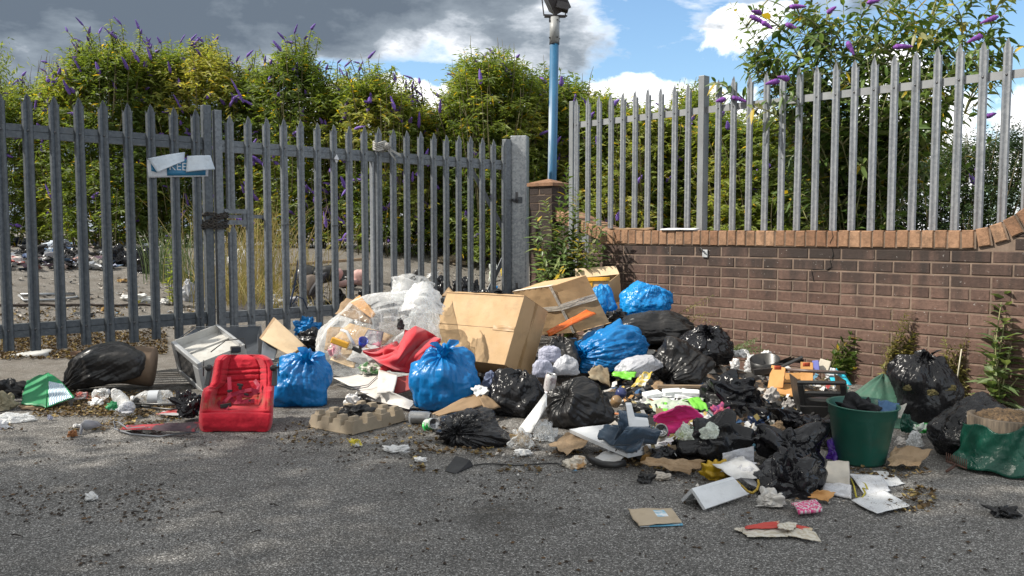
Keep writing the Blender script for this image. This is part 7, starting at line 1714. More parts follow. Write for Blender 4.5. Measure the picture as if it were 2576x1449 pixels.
# black round container, trays, pole, books
q = P(1924, 918, 5.15); root = empty('black_tub', 'round black plastic tub lying open by the wall foot', 'tub', q)
mb = MB(); mb.lathe([(0.0, -0.035), (0.085, -0.035), (0.09, 0.04), (0.086, 0.04), (0.08, -0.028), (0.0, -0.028)], q, 36, axis=(-0.15, -0.25, 1)); mb.build('tub', PLBLK, root, True)
mb = MB(); mb.box(q + Vector((0.05, -0.09, 0.0)), (0.035, 0.006, 0.02), rot(0, -10, 15)); bevel(mb.build('lug', PLBLK, root), 0.002)
root = empty('slatted_tray', 'black slatted plastic tray leaning on the tub by the wall', 'tray', P(1985, 915, 5.0))
for k in range(5):
    mb = MB(); A = P(1948 + 8 * k, 912 - 3 * k, 5.15 - 0.02 * k); B = P(1990 + 8 * k, 896 + 2 * k, 5.15 - 0.02 * k); mb.hexa(A, B - A, Vector((0, 0.02, -0.028)), Vector((0.004, 0.006, 0.0))); bevel(mb.build('slat', PLBLK, root), 0.001)
mb = MB(); A = P(1955, 928, 4.98); B = P(2020, 898, 4.98); mb.hexa(A, B - A, Vector((0, 0.025, 0.006)), Vector((0.0, 0.0, -0.010))); bevel(mb.build('rail', PLBLK, root), 0.001)
mb = MB(); mb.hexa(P(1896, 930, 4.98), P(1950, 925, 4.98) - P(1896, 930, 4.98), Vector((0, 0.03, 0)), Vector((0.004, 0, -0.035))); tagp(bevel(mb.build('plastic_part', PLBLK, None), 0.002), 'flat black plastic piece in front of the round tub', 'plastic part')
mb = MB(); A, B = P(1970, 930, 4.92), P(2126, 938, 4.78); mb.tube([A, B], 0.010, 12); 
tagp(mb.build('pole', std('brown_pole', (0.06, 0.035, 0.028), 0.4, (0.10, 0.07, 0.06), 9), None, True), 'brown metal pole lying across the card trays', 'pole')
blk('book', 'cream book leaning on the wall behind the card tongue', 'book', (2072, 922), 5.02, (0.032, 0.010, 0.040), rot(-15, 12, -35), std('cream_cover', (0.55, 0.50, 0.40), 0.6, dirt=0.2), 0.003)
blk('book', 'violet-blue book beside the cream one', 'book', (2052, 922), 5.0, (0.018, 0.010, 0.035), rot(-15, -8, -25), std('violet_cover', (0.16, 0.18, 0.50), 0.5), 0.003)
quad('folder', 'bright cyan folder lying by the wall foot', 'folder', [(2092, 965), (2085, 945), (2122, 938), (2142, 968)], [4.72, 4.85, 4.85, 4.7], std('cyan_card', (0.02, 0.42, 0.55), 0.5, (0.015, 0.36, 0.50), 6), n=8, amp=0.001, thick=0.004)
quad('folder', 'small cyan corner standing above the brown pole', 'folder', [(2096, 938), (2104, 926), (2112, 938), (2104, 944)], 4.9, MATS['cyan_card'], n=6, amp=0.001, thick=0.003)
WT = std('white_rag', (0.52, 0.50, 0.48), 0.8, (0.34, 0.30, 0.27), 14, 0.6, 40, wr=18)
for i, (x0, x1, y0, y1, D_, m_, lb) in enumerate(((2072, 2122, 925, 958, 4.85, print_mat('newspaper_wad', (0.45, 0.46, 0.48), (0.08, 0.08, 0.09), 'patch', 6.0), 'crumpled newspaper behind the black crate'), (2100, 2140, 960, 995, 4.6, WT, 'white and pink rag between the crate and the green sack'),
      (1918, 1960, 970, 1012, 4.7, WT, 'white crumpled rag below the card trays'), (1965, 2000, 1000, 1040, 4.5, WT, 'soiled pale rag beside the black crate'), (1835, 1862, 900, 930, 5.3, PAPER, 'white paper ball at the foot of the shiny black bag'),
      (1868, 1915, 890, 935, 5.3, clear_mat('clear_wad', 0.35, wr=14), 'clear crumpled plastic by the round black tub'), (1840, 1890, 878, 900, 5.55, PAPER, 'white paper scraps against the wall foot'), (1910, 1950, 880, 896, 5.45, PAPER, 'flat white scrap behind the round black tub'),
      (2268, 2330, 1080, 1128, 3.95, clear_mat('clear_sheet_wad', 0.30, wr=12), 'clear crumpled sheet beside the green bucket'), (2248, 2280, 1098, 1122, 3.85, WT, 'pale sock between the green bucket and clear sheet'), (2292, 2340, 1062, 1090, 4.1, std('green_white_wrap', (0.5, 0.55, 0.5), 0.5, (0.02, 0.30, 0.05), 20, contrast=(0.5, 0.55)), 'green and white wrapper under the upright black bag'))):
    crumple('plastic_wad' if 'clear' in lb else 'rag' if ('rag' in lb or 'sock' in lb) else 'paper_wad', lb, 'plastic' if 'clear' in lb else 'rag' if ('rag' in lb or 'sock' in lb) else 'paper', x0, x1, y0, y1, D_, m_, 200 + i, 0.7, 0.6)
# rake head
root = empty('rake_head', 'rusty rake head with tines up in front of the slumped bag', 'rake', G(2400, 1178))
RUST = std('rust', (0.10, 0.045, 0.03), 0.8, (0.05, 0.03, 0.025), 20, 0.5, 60)
A, B = G(2380, 1160, .03), G(2430, 1178, .03); mb = MB(); mb.tube([A, B], 0.005, 8); mb.tube([A.lerp(B, .5), G(2380, 1186, .01)], 0.006, 8); mb.build('bar', RUST, root, True)
for k in range(11):
    q = A.lerp(B, k / 10); mb = MB(); mb.tube([q, q + Vector((0.004, 0.01, 0.035))], [0.003, 0.0015], 5); mb.build('tine', RUST, root, True)
# wooden half-barrel planter wrapped in green film
def planter():
    c = G(2520, 1190); c = Vector((c.x + 0.075, c.y + 0.10, 0)); zt = P(2500, 1062, c.y - 0.12).z
    root = empty('wooden_planter', 'round weathered wooden planter filled with dry chippings', 'planter', c)
    wm = std('planter_wood', (0.20, 0.155, 0.11), 0.9, (0.10, 0.08, 0.06), 9, 0.6, 30, stretch=(14, 14, 1), bd=0.004)
    n = 64; rO = 0.152
    mb = MB(); mb.lathe([(0, 0), (rO * 0.93, 0), (rO, zt * 0.5), (rO * 1.02, zt), (rO * 0.90, zt + 0.003), (rO * 0.88, zt - 0.03), (0, zt - 0.03)], c, n); mb.build('tub', wm, root, True)
    d, T, A, Fc = sgrid(40, 70); V = d * np.array([rO * 0.86, rO * 0.86, 0.04]); V[:, 2] += 0.02 * crease(d * 7, 3, 4) ; V = V + np.array([c.x, c.y, zt - 0.025])
    mk('chippings', loc(root, V), Fc, std('dry_chippings', (0.22, 0.14, 0.07), 0.9, (0.06, 0.04, 0.025), 55, 1.0, 120, wr=40, bd=0.01), root, True)
    n, k = 90, 24; V = []
    for i in range(k):
        u = i / (k - 1)
        for j in range(n):
            a = 2 * math.pi * j / n; fr = math.sin(a * 4 + 1) * 0.5 + math.sin(a * 9) * 0.3
            rr = rO * (1.10 + 0.12 * u + 0.30 * max(0, u - 0.75) * 4 * (0.6 + 0.4 * fr)) + 0.006 * math.sin(a * 13 + u * 9) + 0.004 * fr
            dz = (c.x + rr * math.cos(a))
            topz = zt * (0.74 + 0.30 * math.exp(-((a - 4.75) / 0.35) ** 2) + 0.10 * math.exp(-((a - 3.5) / 0.3) ** 2) + 0.03 * fr)
            V.append((c.x + rr * math.cos(a), c.y + rr * math.sin(a), topz * (1 - u) ** 0.9 + 0.012 + 0.008 * math.sin(a * 7) * u))
    Fc = [(i * n + j, (i + 1) * n + j, (i + 1) * n + (j + 1) % n, i * n + (j + 1) % n) for i in range(k - 1) for j in range(n)]
    V = np.array(V); V = V + 0.012 * (crease(V * 9, 3, 6)[:, None] - 0.25) * np.array([1, 1, 0.3])
    o = mk('green_wrap', V, Fc, GREENB, None, True); sm = o.modifiers.new('th', 'SOLIDIFY'); sm.thickness = 0.002
    tagp(o, 'green plastic bag pulled round the wooden planter', 'plastic bag')
planter()

# ---------------------------------------------------------------- left of the seat
root = empty('green_carton', 'torn green card carton with white and blue wave print by the gate', 'carton', G(120, 1020))
GC_ = std('green_card', (0.006, 0.22, 0.075), 0.5, (0.008, 0.17, 0.06), 5, 0.2, 20, dirt=0.1)
quad('green_panel', None, None, [(52, 1015), (66, 958), (121, 937), (118, 1024)], [4.78, 5.1, 5.05, 4.70], GC_, n=18, amp=0.004, freq=3, thick=0.004, parent=root, jag=0.04)
quad('printed_panel', None, None, [(118, 1024), (121, 937), (150, 955), (188, 998)], [4.70, 5.05, 4.98, 4.80], print_mat('wave_print', (0.006, 0.22, 0.075), (0.03, 0.16, 0.30), 'waves'), n=18, amp=0.003, freq=3, thick=0.004, parent=root, jag=0.02)
quad('torn_edge', None, None, [(50, 1028), (52, 1015), (108, 1022), (100, 1030)], [4.72, 4.8, 4.74, 4.68], CARDD, n=12, amp=0.004, thick=0.003, parent=root, jag=0.15)
def bottle(label, a, b, r, capm, labm=None, group='plastic bottles by the gate', crush=0.0):
    a, b = Vector(a), Vector(b); ax = (b - a); L_ = ax.length; root = empty('plastic_bottle', label, 'bottle', a, group)
    pr = [(0, 0), (r * .7, 0.002), (r, 0.02)] + [(r * (1 - crush * abs(math.sin(i * 1.3)) - 0.05 * (i % 2)), 0.02 + (L_ * 0.66 - 0.02) * i / 8) for i in range(1, 9)] + [(r * .75, L_ * .78), (r * .38, L_ * .90), (r * .34, L_ * .95)]
    mb = MB(); mb.lathe(pr, a, 26, axis=ax); mb.build('body', CLEARS, root, True)
    mb = MB(); mb.lathe([(r * .42, L_ * .93), (r * .42, L_), (0, L_)], a, 16, axis=ax); mb.build('cap', capm, root, True)
    if labm: mb = MB(); mb.lathe([(r * 1.01, L_ * .30), (r * 1.01, L_ * .55)], a, 26, axis=ax); mb.build('label', labm, root, True)
WCAP = std('white_cap', (0.6, 0.6, 0.6), 0.4)
bottle('long clear bottle with white label lying by the gate', G(432, 1000, .05), G(330, 1004, .045), 0.045, WCAP, std('pale_label', (0.45, 0.47, 0.5), 0.5))
bottle('crushed clear bottle propped up with white cap', G(322, 1030, .05), P(287, 984, 4.75), 0.042, WCAP, None, crush=0.25)
bottle('clear bottle lying behind the green carton', G(236, 998, .04), G(275, 985, .07), 0.04, WCAP, None, crush=0.3)
crumple('cup', 'crushed green and white cup beside the propped bottle', 'cup', 266, 300, 1008, 1032, 4.55, std('green_cup', (0.01, 0.20, 0.07), 0.5, (0.5, 0.5, 0.5), 10, contrast=(0.55, 0.6)), 221, 0.7, 0.4)
crumple('plastic_bag', 'crumpled white film under the propped bottle', 'film', 292, 342, 1008, 1038, 4.5, WHITEB, 222, 0.7, 0.6)
def tray_white():
    q = G(203, 1090); root = empty('plastic_offcut', 'bent translucent white plastic lid piece on the tarmac', 'lid', q)
    m = std('frosted_plastic', (0.50, 0.50, 0.53), 0.35, (0.42, 0.42, 0.45), 6, trans=0.4)
    pts = [G(199, 1092, .004), P(203, 1066, q.y + .01), P(213, 1057, q.y + .02), P(235, 1060, q.y + .05), G(250, 1072, .02)]
    V = []
    for p_ in pts: V += [p_, p_ + Vector((0.008, 0.025, -0.006)) if p_ is not pts[0] else p_ + Vector((0.014, 0.0, 0))]
    mb = MB(); mb.add(V, [(2 * i, 2 * i + 1, 2 * i + 3, 2 * i + 2) for i in range(4)] + [(2, 4, 6, 8, 9, 7, 5, 3)][:0]); 
    mb.add([pts[1], pts[2], pts[3], pts[4], pts[4] + Vector((-0.05, 0, 0.0)), pts[1] + Vector((0.02, 0, -0.03))], [(0, 1, 2, 3, 4, 5)])
    o = mb.build('lid', m, root, True); s_ = o.modifiers.new('t', 'SOLIDIFY'); s_.thickness = 0.003
tray_white()
LF = [('white_tissue', 'small white crumpled tissue alone on the shaded tarmac', 'tissue', 208, 248, 1236, 1258, 3.28, PAPER), ('orange_scrap', 'small orange-brown rag scrap near the plastic lid', 'scrap', 168, 198, 1080, 1098, 4.05, std('orange_rag', (0.22, 0.09, 0.03), 0.9)),
      ('paper_wad', 'tiny white scrap beside the plastic lid', 'paper', 183, 203, 1064, 1074, 4.2, PAPER), ('paper_wad', 'small pale ball beside the green carton', 'paper', 118, 132, 1042, 1056, 4.4, LILAC), ('wrapper', 'yellow and white wrapper twist in front of the pulp tray', 'wrapper', 878, 913, 1101, 1123, 4.0, std('yellow_white_wrap', (0.55, 0.45, 0.03), 0.5, (0.55, 0.55, 0.52), 22, 0.6, 40, contrast=(0.48, 0.54))),
      ('paper_bag', 'stiff olive card tube with an opening at the frame edge', 'card', -30, 40, 982, 1032, 4.75, std('olive_card', (0.24, 0.21, 0.13), 0.8, (0.17, 0.15, 0.10), 8)), ('plastic_bottle', 'flat crushed clear bottle lying below the green carton', 'bottle', -10, 90, 1038, 1062, 4.5, clear_mat('flat_bottle', 0.35, wr=18)),
      ('carton', 'white and red card corner at the frame edge', 'card', -30, 32, 1055, 1078, 4.35, std('white_red_card', (0.55, 0.55, 0.56), 0.6, (0.4, 0.1, 0.12), 8, contrast=(0.6, 0.65))), ('food_tray', 'orange-brown food tray by the propped bottle', 'food tray', 222, 268, 990, 1012, 4.8, std('orange_tray', (0.40, 0.17, 0.06), 0.6, (0.15, 0.12, 0.1), 12)),
      ('paper_wad', 'white crumpled paper among dead leaves by the gate', 'paper', 222, 262, 1000, 1022, 4.62, PAPER), ('wrapper', 'red and white wrapper beside the green carton', 'wrapper', 186, 222, 985, 1008, 4.8, std('red_white_wrap', (0.4, 0.06, 0.04), 0.5, (0.5, 0.47, 0.45), 14, contrast=(0.45, 0.55))),
      ('paper_wad', 'torn white label pieces on the tarmac past the pulp tray', 'paper', 958, 1034, 1118, 1136, 3.9, PAPER), ('paper_wad', 'small torn white scrap before the fanned black bag', 'paper', 1040, 1075, 1148, 1162, 3.75, PAPER), ('paper_wad', 'pale flattened paper on the tarmac below the torn paper strip', 'paper', 1640, 1690, 1186, 1206, 3.55, std('flattened_pale', (0.42, 0.38, 0.33), 0.9, dirt=0.4)),
      ('black_scrap', 'charred dark scrap on the tarmac below the hose', 'scrap', 1598, 1650, 1188, 1212, 3.52, BLACKM), ('plastic_scrap', 'flat black plastic scrap beside the upright card tray', 'scrap', 1985, 2025, 985, 1010, 4.6, PLBLK)]
for i, (nm, lb, ct, x0, x1, y0, y1, D_, m_) in enumerate(LF):
    D_ = G((x0 + x1) / 2, y1).y + 0.03
    crumple(nm, lb, ct, x0, x1, y0, y1, D_, m_, 230 + i, 0.8, 0.5, 0.4)
# white plastic lid of an appliance behind the first gate pales
root = empty('appliance_casing', 'dirty white moulded plastic lid with a round recess under the gate', 'lid', GY(55, 900))
q = G(57, 912, 0.0); mb = MB(); q = q + Vector((0, 0.12, 0)); prf = []
V, f = sbox(q + Vector((0, 0, 0.02)), (0.29, 0.24, 0.10), 5, rot(0, -4, 12), 24, 0.01); mb.add(V, f); o = mb.build('shell', std('old_white_plastic', (0.55, 0.55, 0.53), 0.5, (0.42, 0.42, 0.40), 6, dirt=0.35), root, True)
mb = MB(); mb.lathe([(0, -0.001), (0.055, -0.001), (0.06, 0.004), (0.064, 0.0)], q + Vector((0.05, -0.01, 0.068)), 30, axis=(0, -0.1, 1)); mb.build('recess', std('grey_recess', (0.25, 0.25, 0.25), 0.5), root, True)
blk('wood_offcut', 'short brown wood offcut beside the black sack under the gate', 'wood', (208, 888), 5.75, (0.07, 0.03, 0.012), rot(0, 0, 4), std('offcut_wood', (0.22, 0.13, 0.08), 0.9), 0.002)

for i, (x0, x1, y0, y1, D_, m_, lb) in enumerate(((1560, 1660, 1010, 1052, 4.5, BLACKM, 'dull black film under the jeans end'), (1855, 1915, 1085, 1130, 4.1, BLACKS, 'glossy black film between the ripped bag and the crushed packaging'), (1790, 1880, 1110, 1150, 3.95, BLACK, 'black film behind the printed letters'),
    (1625, 1705, 1120, 1165, 3.75, BLACK, 'black film behind the torn brown paper strip'), (1930, 2010, 1030, 1072, 4.3, BLACKM, 'dull black trousers draped before the black crate'), (2000, 2100, 1040, 1090, 4.1, BLACKS, 'black film at the foot of the black crate'))):
    crumple('black_film', lb, 'film', x0, x1, y0, y1, D_, m_, 400 + i, 0.8, 0.5, res=(80, 120), group='black film filling the heap')

# ---------------------------------------------------------------- plants in front
def stemset(base, tips, sag=0.05, n=9): return [arc(base + Vector((random.uniform(-.05, .05), random.uniform(-.05, .05), 0)), t, sag, n, Vector((random.uniform(-.06, .06), 0, 0))) for t in tips]
def big_buddleia():
    tips = [(1835, 5, 6.1), (1850, 95, 6.0), (1872, 45, 6.2), (1905, 60, 6.0), (1945, 20, 6.2), (1990, -30, 6.2), (2030, -60, 6.4), (2075, -20, 6.0), (2120, -70, 6.3), (2165, -20, 6.1), (2200, -80, 6.4), (2240, 0, 6.0), (2280, -60, 6.3), (2330, -80, 6.2), (2370, -10, 6.0), (2410, -60, 6.3),
            (2450, -10, 6.0), (2490, 20, 6.1), (2530, 60, 6.0), (2565, 110, 5.9), (2560, -30, 6.2), (1890, 160, 6.0), (1925, 250, 5.9), (1985, 230, 5.7), (2030, 150, 5.7), (2100, 130, 5.7), (2180, 140, 5.7), (2260, 150, 5.6), (2340, 160, 5.6), (2420, 200, 5.6), (2480, 260, 5.6), (2520, 340, 5.6),
            (1990, 330, 6.2), (2050, 280, 6.3), (2140, 250, 6.3), (2230, 260, 6.3), (2320, 280, 6.2), (2400, 330, 6.1), (2440, 420, 6.0), (1880, 340, 6.5), (1930, 390, 6.4), (2500, -50, 6.1), (2545, 10, 6.0), (2460, 60, 6.0), (2500, 130, 5.9), (2540, 190, 5.8), (2430, 130, 5.9), (2400, 40, 6.1), (2350, 40, 6.2), (2210, 50, 6.1), (2050, 20, 6.2), (1960, 60, 6.2), (1900, 110, 6.2), (1860, 140, 6.2), (2290, 60, 6.1), (2150, 60, 6.2), (2080, 70, 6.1), (2010, 80, 6.2), (2380, 100, 6.0), (1960, 120, 6.1), (1870, 250, 6.2)]
    base = P(2150, 640, 6.35); base.z = 0.3
    st = []
    for x, y, D in tips:
        D2 = D + 0.35; e = P(x, y, D2)
        b0 = base + Vector((random.uniform(-.25, .25), random.uniform(-.1, .15), 0)); st.append(arc(b0, e, 0.12, 12, Vector((-(e.x - base.x) * 0.22, 0.0, 0))))
        if y < 300:      # side shoots
            mn = st[-1]
            for _ in range(4):
                k = random.randint(5, 10); s0 = mn[k]; dx = random.choice((-1, 1)) * random.uniform(.15, .38); st.append(arc(s0, s0 + Vector((dx, random.uniform(-.2, .15), random.uniform(.05, .32))), 0.05, 7))
    root = plant('buddleia_bush', 'big leafy buddleia with purple flowers growing up behind the tall fence', 'bush', st, LEAFN, STEMP, (0.11, 0.18), 0.35, 0.070, 0.24, 0.008, True, 2, 0.38, 0.95, 'overgrown buddleia beyond the gate', (0.15, 0.85), 0.45)
    for (x, y, dx, dy, D) in ((1885, 40, 42, 18, 6.0), (1915, 55, 22, 12, 5.95), (1985, 18, 34, -4, 6.0), (2080, 34, 18, -16, 6.0), (1975, 60, 30, 12, 6.0), (2130, 105, 14, 24, 5.8), (2245, 120, 40, -6, 5.8), (2510, 42, -36, 10, 5.9), (2470, 90, -30, 10, 5.9), (1985, 200, -24, -8, 5.7), (1960, 205, -28, 2, 5.7), (1840, 245, 30, 6, 6.1), (1825, 250, -20, 2, 6.1), (2478, 295, 22, -10, 5.7), (1915, 35, -20, -8, 6.1), (2180, 8, 26, -8, 6.1)):
        a = P(x, y, D + .3); b = P(x + dx, y + dy, D + .28); V, f = spike(a, a + (b - a) * 1.3, 0.019, 9, 18); mk('flower_spike', loc(root, V), f, FLOWERV, root, True)
big_buddleia()
def simple(name, label, cat, base, tips, Ds, lm, L, W, step, start, rad, near=True, sag=0.02, sm=STEM, droop=0.3, **k):
    st = [arc(base + Vector((random.uniform(-.03, .03), random.uniform(-.03, .03), 0)), P(x, y, d), sag, 8, Vector((random.uniform(-.03, .03), 0, 0))) for (x, y), d in zip(tips, Ds if not np.isscalar(Ds) else [Ds] * len(tips))]
    return plant(name, label, cat, st, lm, sm, L, W, step, start, rad, near, 2, droop, **k)
b = P(1430, 720, 7.0); b.z = 0.1
simple('buddleia_shrub', 'young buddleia shrub growing at the corner beside the hinge post', 'shrub', b, [(1427, 420), (1370, 505), (1345, 540), (1338, 590), (1360, 640), (1390, 560), (1405, 500), (1445, 520), (1455, 480), (1470, 560), (1500, 545), (1518, 560), (1490, 610), (1515, 620), (1480, 650), (1455, 600), (1420, 600), (1350, 680), (1400, 660), (1510, 670), (1440, 570), (1385, 610)],
       [7.0, 6.9, 6.8, 6.8, 6.7, 6.9, 7.0, 7.0, 7.1, 6.9, 6.9, 6.8, 6.7, 6.8, 6.7, 6.8, 6.7, 6.7, 6.6, 6.8, 7.0, 6.9], LEAFN, (0.11, 0.17), 0.33, 0.038, 0.08, 0.005, group='buddleia and weeds in front of the wall', rr=(0.25, 0.85))
b = wp(4.05, 0.10, 0.0)
simple('prickly_weed', 'tall pale green weed growing up the wall beside the planter', 'weed', b, [(2535, 665), (2518, 760), (2560, 800), (2500, 830), (2545, 870), (2490, 930), (2560, 950)], [4.95, 4.9, 4.9, 4.85, 4.85, 4.8, 4.8], LEAFG, (0.12, 0.21), 0.34, 0.060, 0.08, 0.007, sm=STEMP, droop=0.4, shrink=0.75, rr=(0.2, 0.9))
for i, (s_, tips, lab) in enumerate(((3.05, [(2180, 830), (2200, 800), (2165, 860), (2230, 840), (2215, 870), (2190, 880), (2240, 880), (2172, 900), (2250, 900), (2205, 905)], 'tangled leafy weed at the wall foot behind the green sack'),
                                     (3.45, [(2290, 800), (2320, 820), (2270, 850), (2345, 850), (2300, 870), (2330, 880), (2360, 890), (2260, 890), (2310, 840), (2280, 880)], 'dry tangled weed against the wall behind the upright black bag'),
                                     (3.75, [(2400, 870), (2425, 900), (2440, 930), (2410, 930), (2450, 960), (2430, 975), (2395, 940), (2440, 1000)], 'dry leafy weed on the wall side of the upright black bag'))):
    b = wp(s_, 0.08, 0.02); yy = b.y - 0.03
    tips = tips + [(t[0] + random.randint(-55, 55), t[1] + random.randint(-25, 75)) for t in tips for _ in range(3)]
    simple('wall_weed', lab, 'weed', b, tips, yy, (LEAFN, LEAFY, LEAFY)[i], ((0.06, 0.10), (0.04, 0.07), (0.04, 0.07))[i], 0.32, (0.05, 0.022, 0.022)[i], 0.1, 0.003, sag=0.06, group='weeds along the wall foot', rr=(0.1, 0.95), droop=0.2)
    if i: simple('wall_weed', 'wispy bare stalks rising above the ' + ('upright black bag' if i == 1 else 'slumped black bag'), 'weed', b, [(t[0] + random.randint(-30, 30), t[1] - random.randint(20, 70)) for t in tips], yy, LEAFY, (0.02, 0.035), 0.2, 0.06, 0.3, 0.0015, sag=0.05, group='weeds along the wall foot', sm=STEM)
simple('wall_weed', 'sparse yellow weed above the shiny black bag', 'weed', wp(1.75, 0.05, 0.3), [(1785, 760), (1800, 790), (1775, 800), (1815, 815), (1798, 740)], 5.95, LEAFY, (0.02, 0.035), 0.3, 0.06, 0.4, 0.002, group='weeds along the wall foot')
simple('wall_weed', 'small green weed at the wall foot behind the black tub', 'weed', wp(2.15, 0.06, 0.05), [(1900, 860), (1915, 872), (1935, 880), (1885, 876), (1905, 850)], 5.55, LEAFG, (0.02, 0.035), 0.4, 0.03, 0.3, 0.002, group='weeds along the wall foot')
mb = MB(); mb.tube([P(2402, 985, 4.5), P(2418, 878, 4.5)], [0.004, 0.003], 6); tagp(mb.build('cane', std('pale_cane', (0.5, 0.46, 0.34), 0.7), None, True), 'pale cane standing behind the upright black bag', 'cane')
# grass and weeds behind the gate
def grass(label, cx, cy, w, n, h, m, seed, name='tall_grass', lean=0.25):
    rs = np.random.default_rng(seed); g0 = GY(cx, cy); root = empty(name, label, 'grass clump', g0, 'weeds in the yard'); B = []; V = []; Fc = []; rn = []
    for i in range(n):
        x = g0.x + rs.normal(0, w); y = g0.y + rs.normal(0, w * 0.6); z = float(gz(x, y)); hh = h * rs.uniform(0.5, 1.1); l = rs.normal(0, lean); ly = rs.normal(0, lean * .6); wd_ = rs.uniform(.002, .0045); k = len(V)
        for j in range(5):
            u = j / 4; c = np.array([x + l * hh * u * u, y + ly * hh * u * u, z + hh * (u - 0.15 * u * u)]); q = wd_ * (1 - 0.75 * u) * (1 + 0.9 * (j == 3))
            V += [c - [q, 0, 0], c + [q, 0, 0]]
        Fc += [(k + 2 * j, k + 2 * j + 1, k + 2 * j + 3, k + 2 * j + 2) for j in range(4)]; rn += [rs.random()] * 10
    mk('blades', loc(root, V), Fc, m, root, False, rn)
DRYG = leaf_mat('dry_grass', [(0, (0.28, 0.22, 0.09)), (0.6, (0.45, 0.36, 0.17)), (1, (0.20, 0.22, 0.06))], 0.8, 0.3)
grass('tall dry seeding grass behind the chained gate stiles', 640, 735, 0.34, 330, 1.1, DRYG, 5)
grass('straw-coloured dead grass clump low behind the lock opening', 620, 765, 0.30, 420, 0.42, DRYG, 6, lean=0.5)
grass('green weed clump growing in the yard behind the sign', 445, 715, 0.16, 170, 0.7, LEAFG, 7)
b = GY(432, 770); simple('yard_weed', 'bright yellow-green weed stem growing in the yard behind the sign', 'weed', b, [(420, 600), (432, 640), (445, 690), (415, 700), (440, 620)], b.y, leaf_mat('bright_weed', [(0, (0.16, 0.26, 0.03)), (1, (0.34, 0.36, 0.05))]), (0.06, 0.10), 0.3, 0.05, 0.1, 0.004, near=False)
# far tree on the horizon beyond the hedge
def far_tree(label, x, ytop, D, w, n, seed):
    b = P(x, 600, D); b.z = 0.7; root = empty('willow_tree', label, 'tree', b); rs = np.random.default_rng(seed); zt = P(x, ytop, D).z
    d = rs.normal(size=(n, 3)); d /= np.linalg.norm(d, axis=1)[:, None]; Pp = d * (rs.random(n) ** 0.4)[:, None] * np.array([w, w * .7, (zt - b.z) * 0.48]) + np.array([b.x, D, (zt + b.z) / 2 + 0.1]); Pp = Pp[fbm(Pp * 0.9, 2, seed) > -0.15]
    k = 7; B = np.repeat(Pp, k, 0) + rs.normal(0, .16, (len(Pp) * k, 3)); T = rs.normal(size=B.shape) + [0, 0, -.3]; N = rs.normal(size=B.shape); L_ = rs.uniform(.10, .17, len(B)); V, f, q = leaves5(B, T, N, L_, L_ * .22, rs.random(len(B)) * .8, .2)
    mk('crown', loc(root, V), f, LEAFH, root, False, q)
    mb = MB(); mb.tube([b, b + Vector((0, 0, (zt - b.z) * .5)), Vector((b.x + .2, D, zt - .4))], [.16, .1, .02], 8)
    for i in range(16): mb.tube(arc(b + Vector((0, 0, (zt - b.z) * rs.uniform(.3, .7))), Vector(Pp[rs.integers(len(Pp))]), .15, 6), [.03, .025, .02, .015, .01, .004], 4)
    mb.build('trunk', WOOD, root, True)
far_tree('distant willow-like tree at the edge beyond the hedge', -40, 85, 19, 1.0, 900, 3)
b = P(95, 560, 17); b.z = .7; mb = MB(); root = empty('bare_tree', 'bare grey branches rising beside the distant tree', 'tree', b)
for i in range(22):
    e = P(random.uniform(60, 160), random.uniform(130, 230), 17); s_ = b + Vector((random.uniform(-.3, .3), 0, random.uniform(0.8, 2.2))); mb.tube([b, s_, s_.lerp(e, .6) + Vector((random.uniform(-.15, .15), 0, 0)), e], [.03, .02, .01, .003], 4)
mb.build('branches', WOOD, root, True)

